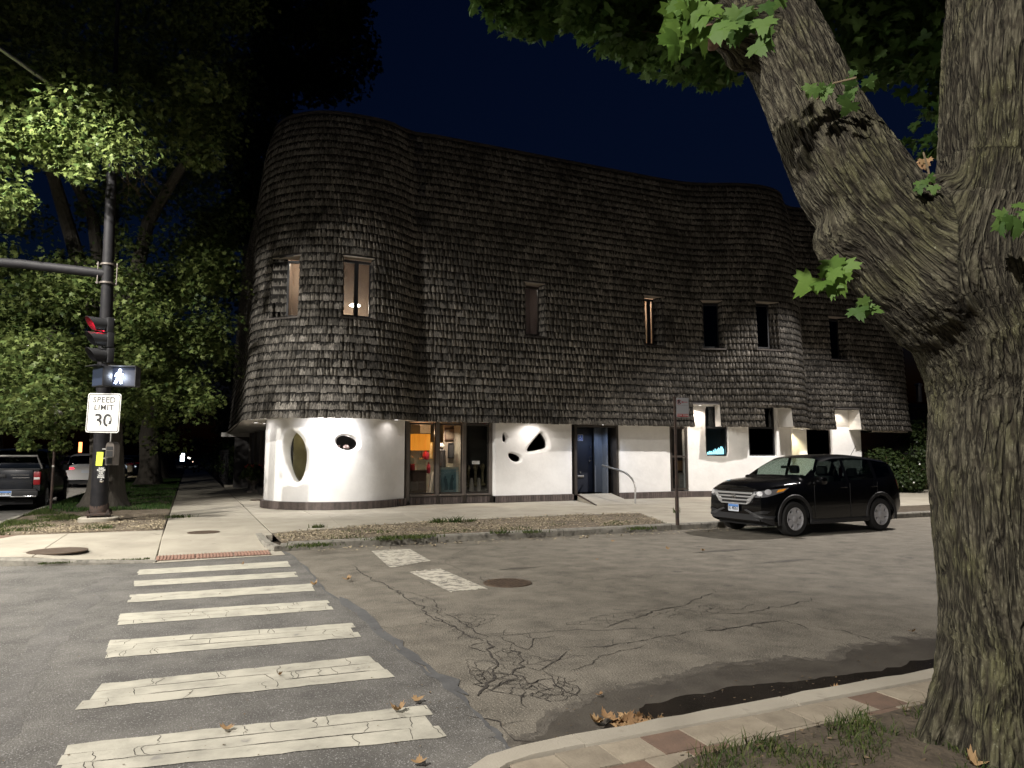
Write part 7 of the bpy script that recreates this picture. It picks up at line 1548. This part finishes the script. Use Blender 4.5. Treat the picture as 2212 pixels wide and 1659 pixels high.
left = chain([(H(2140,800,3.97),.18),(H(2085,665,3.95),.39),(H(1960,545,3.98),.345),(H(1868,430,4.05),.295),(H(1790,300,4.15),.268),(H(1728,165,4.3),.262),(H(1672,40,4.5),.262),(H(1620,-90,4.8),.25),(H(1580,-260,5.3),.23)])
right = chain([(H(2150,680,3.98),.18),(H(2195,470,3.98),.42),(H(2205,300,4.0),.40),(H(2205,120,4.05),.405),(H(2215,-80,4.15),.39),(H(2225,-320,4.3),.36)])
stub = chain([(H(1700,120,4.4),.24),(H(1625,75,4.3),.17),(H(1565,60,4.2),.125),(H(1538,10,4.15),.10)],6)
third = chain([(H(2180,640,3.95),.15),(H(2290,430,3.8),.30),(H(2400,200,3.8),.28)],6)
mb = MB()
for ch_ in (main, left, right, stub, third): mb.tube([p for p, r in ch_], [r for p, r in ch_], 28)
def blob(x, y, d, r, sc=(1,1,1)): p = H(x, y, d); mb.sphere(p, r, 16, 12, sc=sc)
blob(1815,525,3.97,.15,(1,1,1.2)); blob(2010,470,4.0,.24); blob(2060,560,3.85,.30); blob(2040,600,3.72,.20,(1,1,1.4)); blob(1600,120,4.3,.10)
for k in range(7):
    a = R_(150+k*38); mb.tube([(4.13+.30*math.cos(a),2.41+.30*math.sin(a),.75),(4.13+.43*math.cos(a),2.41+.43*math.sin(a),.32),(4.13+.62*math.cos(a+.1),2.41+.62*math.sin(a+.1),.06)], [.10,.13,.07], 10)
raw_ = mb.build('trunk', M['bark_far']); rm_ = raw_.modifiers.new('r', 'REMESH'); rm_.mode = 'VOXEL'; rm_.voxel_size = .021
sm_ = raw_.modifiers.new('s', 'SMOOTH'); sm_.iterations = 12; sm_.factor = .5; ss_ = raw_.modifiers.new('u', 'SUBSURF'); ss_.levels = 1; ss_.render_levels = 1
bpy.context.view_layer.update(); ev = raw_.evaluated_get(bpy.context.evaluated_depsgraph_get()); me = bpy.data.meshes.new_from_object(ev); bpy.data.objects.remove(raw_)
nv = len(me.vertices); co = np.zeros(nv*3); me.vertices.foreach_get('co', co); co = co.reshape(-1, 3); no = np.zeros(nv*3); me.vertices.foreach_get('normal', no); no = no.reshape(-1, 3)
# second subdivision where the camera sees it comes from a finer grid: nearest skeleton frame gives bark coordinates
SKP, SKT, SKS, SKR = [], [], [], []; off = 0
for ci, ch_ in enumerate((main, left, right, stub, third)):
    s_ = off
    if ci in (1,2,4): s_ = SKS[int(np.argmin([(q_-ch_[0][0]).length for q_ in SKP[:len(main)]]))]
    for i, (p, r) in enumerate(ch_):
        q = ch_[min(i+1, len(ch_)-1)][0]; q0 = ch_[max(i-1, 0)][0]; tdir = (q-q0).normalized(); SKP.append(p); SKT.append(tdir); SKS.append(s_); SKR.append(r)
        if i < len(ch_)-1: s_ += (ch_[i+1][0]-p).length
    off += 0.0
SKP = np.array(SKP); SKT = np.array(SKT); SKS = np.array(SKS); SKR = np.array(SKR)
A1 = np.zeros(nv); A2 = np.zeros(nv); toCam = np.array(EYE)
for st_ in range(0, nv, 20000):
    c = co[st_:st_+20000]; D_ = c[:,None,:]-SKP[None]; dist_ = np.linalg.norm(D_, axis=2)-SKR[None]; j = np.argmin(dist_, 1); d = D_[np.arange(len(c)), j]; T_ = SKT[j]; al = np.sum(d*T_, 1)
    x_ax = np.cross(T_, np.array([FW.x, FW.y, 0])); x_ax /= np.linalg.norm(x_ax, axis=1)[:,None]; y_ax = np.cross(T_, x_ax)
    ang = np.arctan2(np.sum(d*x_ax, 1), np.sum(d*y_ax, 1)); A1[st_:st_+20000] = ang*np.maximum(.25, np.minimum(.45, SKR[j])); A2[st_:st_+20000] = SKS[j]+al
hgt = np.zeros(nv)
for i in range(nv):
    a, s_ = A1[i], A2[i]; w = noise.noise((a*3, s_*2.2, 7.3))*.03; w2 = noise.noise((a*9, s_*4, 1.3))*.02
    f1 = noise.noise(((a+w+w2)*30, s_*5.5, .0)); f2 = noise.noise(((a+w)*36, s_*6.5, 3.0))
    rdg = 1-min(1, abs(f1)*3.4); hgt[i] = -rdg*.9+f2*.35
big = np.array([noise.noise((co[i,0]*2.2, co[i,1]*2.2, co[i,2]*1.6)) for i in range(0, nv)])
co2 = co+no*(hgt*.015+big*.03)[:,None]; me.vertices.foreach_set('co', co2.ravel()); me.update()
at = me.attributes.new('ridge', 'FLOAT', 'POINT'); at.data.foreach_set('value', hgt.astype('f4'))
ab = me.attributes.new('barkco', 'FLOAT_VECTOR', 'POINT'); ab.data.foreach_set('vector', np.stack([A1, A2, hgt*0], 1).astype('f4').ravel())
me.polygons.foreach_set('use_smooth', np.ones(len(me.polygons), bool)); me.materials.clear()
bm_ = bpy.data.materials.new('maple_bark'); bm_.use_nodes = True; nt = bm_.node_tree; L = nt.links; b = nt.nodes['Principled BSDF']
ar = nd(nt, 'ShaderNodeAttribute', attribute_name='ridge'); ac = nd(nt, 'ShaderNodeAttribute', attribute_name='barkco'); gm = nd(nt, 'ShaderNodeNewGeometry')
mp = nd(nt, 'ShaderNodeMapping'); mp.inputs['Scale'].default_value = (1,.24,1); L.new(ac.outputs['Vector'], mp.inputs[0])
n1 = nd(nt, 'ShaderNodeTexNoise'); n1.inputs['Scale'].default_value = 55; n1.inputs['Detail'].default_value = 8; n1.inputs['Roughness'].default_value = .7; L.new(mp.outputs[0], n1.inputs['Vector'])
n2 = nd(nt, 'ShaderNodeTexNoise'); n2.inputs['Scale'].default_value = 3.2; n2.inputs['Detail'].default_value = 6; L.new(gm.outputs['Position'], n2.inputs['Vector'])
n3 = nd(nt, 'ShaderNodeTexNoise'); n3.inputs['Scale'].default_value = 90; n3.inputs['Detail'].default_value = 3; L.new(gm.outputs['Position'], n3.inputs['Vector'])
def mr(src, a, b_, c_=0, d_=1): r = nd(nt, 'ShaderNodeMapRange'); r.inputs[1].default_value = a; r.inputs[2].default_value = b_; r.inputs[3].default_value = c_; r.inputs[4].default_value = d_; L.new(src, r.inputs[0]); return r.outputs[0]
def mixc(f, a, b_):
    m_ = nd(nt, 'ShaderNodeMixRGB'); L.new(f, m_.inputs[0])
    for i, v in ((1, a), (2, b_)):
        if isinstance(v, tuple): m_.inputs[i].default_value = (*v, 1)
        else: L.new(v, m_.inputs[i])
    return m_.outputs[0]
wv = nd(nt, 'ShaderNodeTexNoise'); wv.inputs['Scale'].default_value = 9; wv.inputs['Detail'].default_value = 3; L.new(mp.outputs[0], wv.inputs['Vector'])
vm = nd(nt, 'ShaderNodeVectorMath', operation='MULTIPLY_ADD'); vm.inputs[1].default_value = (.022,.06,.02); L.new(wv.outputs[1], vm.inputs[0]); L.new(mp.outputs[0], vm.inputs[2])
vo = nd(nt, 'ShaderNodeTexVoronoi', feature='DISTANCE_TO_EDGE'); vo.inputs['Scale'].default_value = 46; L.new(vm.outputs[0], vo.inputs['Vector'])
mp2 = nd(nt, 'ShaderNodeMapping'); mp2.inputs['Scale'].default_value = (1,.12,1); L.new(ac.outputs['Vector'], mp2.inputs[0])
nf = nd(nt, 'ShaderNodeTexNoise'); nf.inputs['Scale'].default_value = 25; nf.inputs['Detail'].default_value = 3; nf.inputs['Distortion'].default_value = .5; L.new(mp2.outputs[0], nf.inputs['Vector'])
sb_ = nd(nt, 'ShaderNodeMath', operation='SUBTRACT'); sb_.inputs[1].default_value = .5; L.new(nf.outputs[0], sb_.inputs[0]); fa = nd(nt, 'ShaderNodeMath', operation='ABSOLUTE'); L.new(sb_.outputs[0], fa.inputs[0])
c_ = mixc(mr(n1.outputs[0], .35, .68), (.048,.044,.030), (.155,.142,.10))
c_ = mixc(mr(n2.outputs[0], .46, .66, 0, .6), c_, (.10,.10,.042))      # moss and algae
nl = nd(nt, 'ShaderNodeMath', operation='MULTIPLY'); L.new(mr(n3.outputs[0], .64, .72), nl.inputs[0]); L.new(mr(n2.outputs[0], .35, .6), nl.inputs[1]); c_ = mixc(nl.outputs[0], c_, (.24,.24,.17))  # lichen
c_ = mixc(mr(ar.outputs['Fac'], -.9, -.15, .85, 0), c_, (.028,.023,.017))
c_ = mixc(mr(vo.outputs[0], .02, .16, .40, 0), c_, (.02,.017,.012)); c_ = mixc(mr(fa.outputs[0], .0, .055, .9, 0), c_, (.014,.012,.009))
L.new(c_, b.inputs['Base Color']); b.inputs['Roughness'].default_value = .95; b.inputs['Specular IOR Level'].default_value = .2
bp = nd(nt, 'ShaderNodeBump'); bp.inputs['Distance'].default_value = .02; bp.inputs['Strength'].default_value = .9; hm = nd(nt, 'ShaderNodeMath', operation='MULTIPLY_ADD'); L.new(mr(vo.outputs[0], 0, .3), hm.inputs[0]); hm.inputs[1].default_value = .5; h2m = nd(nt, 'ShaderNodeMath', operation='MULTIPLY_ADD'); L.new(mr(fa.outputs[0], 0, .09), h2m.inputs[0]); h2m.inputs[1].default_value = 1.4; L.new(n1.outputs[0], h2m.inputs[2]); L.new(h2m.outputs[0], hm.inputs[2]); L.new(hm.outputs[0], bp.inputs['Height']); L.new(bp.outputs[0], b.inputs['Normal'])
me.materials.append(bm_); tr_ = bpy.data.objects.new('trunk', me); COL.objects.link(tr_); rel(tr_, MAP); print('trunk verts', nv)
# torn pale wood at the broken stub
p0 = H(1545,62,4.12); rel(MB().lathe([(.10,0),(.125,.03),(.12,.07),(.08,.04),(.05,-.08),(.02,-.12)], (0,0,0), 18, axis='y', wob=lambda th, h: 1+.12*math.sin(3*th), M=Matrix.Translation(p0)@Matrix.Rotation(R_(140),4,'X')@Matrix.Rotation(R_(20),4,'Z')).build('torn_wood', pm('torn_wood_mat', (.26,.17,.12), .8, col2=(.12,.07,.045), vs=14, bump=.01, bs=30), None, True), MAP)
# foliage overhead
CL = []
def mc(x, y, d, r, n): CL.append((V3t(dp(x, y, d)), r, n))
edge = [(1065,-2),(1095,25),(1130,45),(1165,40),(1195,15),(1225,20),(1262,28),(1300,55),(1335,85),(1375,100),(1410,118),(1450,135),(1495,140),(1535,145),(1565,140),(1600,110)]
for (x, y) in edge:
    d = rnd.uniform(8.6,9.6); mc(x, y, d, .32, 70); mc(x+rnd.uniform(-10,25), y-45, d+.3, .45, 120); mc(x+20, y-100, d+.6, .6, 130)
for (x, y, d, r) in ((1830,30,8.5,.9),(1890,80,8.0,.7),(1950,60,8,.8),(2010,40,8,.8),(2010,110,8,.4),(2035,220,8,.26),(2045,300,7.5,.24),(2045,380,7.5,.18),(2020,150,8,.28),(1840,110,8.3,.4),(1780,-20,8.5,.9),(1700,-60,8.5,.9),(1600,-50,8.5,.9),(2020,-40,8,.9),(1900,-60,8,1.0),(2100,100,7.5,.8),(2100,250,7.5,.7),(1500,-60,9,.9),(1400,-70,9,.9)): mc(x, y, d, r, int(260*r*r)+25)
# canopy above the frame, so that it shades what stands under it
for _ in range(90):
    a, r_ = rnd.uniform(0, 6.28), rnd.uniform(0, 6.5)
    c = Vector((4+r_*math.cos(a)+1.5, 3.2+r_*math.sin(a)+1.2, rnd.uniform(6.8,10.5)))
    u = (c-EYE); X = 1106+FPX*u.dot(RT)/max(.1,u.dot(FW)); Y = 829.5-FPX*u.dot(UP)/max(.1,u.dot(FW))
    if u.dot(FW) > 0 and -400 < X < 1050 and Y > -200: continue
    if u.dot(FW) > 0 and 1800 < X < 2080 and Y > 0: continue
    if u.dot(FW) > 0 and Y > -150 and X > 0: c.z += 3
    CL.append((V3t(c), rnd.uniform(.9,1.3), 130))
o = leaf_cloud('foliage', CL, .15, M['leaf_m'], MAP, simple=False, droop=.3); tag(o, kind='stuff')
# the leaves near enough to pick apart
def pick(x, y, d, px, mat, n=1, spread=0, tilt=(0,0,0), z0=0):
    for _ in range(n):
        p = dp(x+rnd.gauss(0,spread), y+rnd.gauss(0,spread), d+rnd.gauss(0,.03)); nn = (EYE-p).normalized()+Vector((rnd.gauss(0,.45), rnd.gauss(0,.45), rnd.gauss(0,.45)+.35)); o = one_leaf('leaf', p, px*d/FPX, tuple(nn), M[mat], (rnd.gauss(0,.5), rnd.gauss(0,.3), -1), .25); rel(o, MAP); o.location = p-Vector(MAP.location); o.matrix_parent_inverse = Matrix.Identity(4)
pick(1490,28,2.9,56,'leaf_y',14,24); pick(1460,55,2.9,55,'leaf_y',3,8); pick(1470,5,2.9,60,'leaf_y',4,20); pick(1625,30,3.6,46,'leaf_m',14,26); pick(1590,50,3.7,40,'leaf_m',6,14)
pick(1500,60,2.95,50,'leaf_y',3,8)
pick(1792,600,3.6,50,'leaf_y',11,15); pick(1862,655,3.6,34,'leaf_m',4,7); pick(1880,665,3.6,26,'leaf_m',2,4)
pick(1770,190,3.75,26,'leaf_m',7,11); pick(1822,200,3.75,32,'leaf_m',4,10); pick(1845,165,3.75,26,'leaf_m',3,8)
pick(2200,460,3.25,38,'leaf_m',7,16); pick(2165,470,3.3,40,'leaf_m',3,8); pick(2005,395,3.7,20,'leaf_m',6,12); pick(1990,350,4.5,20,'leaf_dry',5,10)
mb = MB(); mb.tube([H(1765,215,3.85),H(1800,180,3.75),H(1850,168,3.7)], .006, 6).tube([H(1800,560,3.85),H(1795,590,3.6)], .006, 6).tube([H(1545,-20,3.2),H(1500,10,3.0),H(1470,30,2.95)], .008, 6).tube([H(2012,430,3.85),H(2008,380,3.75),H(1995,330,4.2)], .006, 6)
for k, pts in enumerate(((H(1800,-40,8),H(1500,-20,9),H(1200,20,9.3)),(H(1750,20,8),H(1550,100,9),H(1350,60,9.2)))): mb.tube(pts, [.05,.03,.012], 6)
rel(mb.build('twigs', M['stem']), MAP)
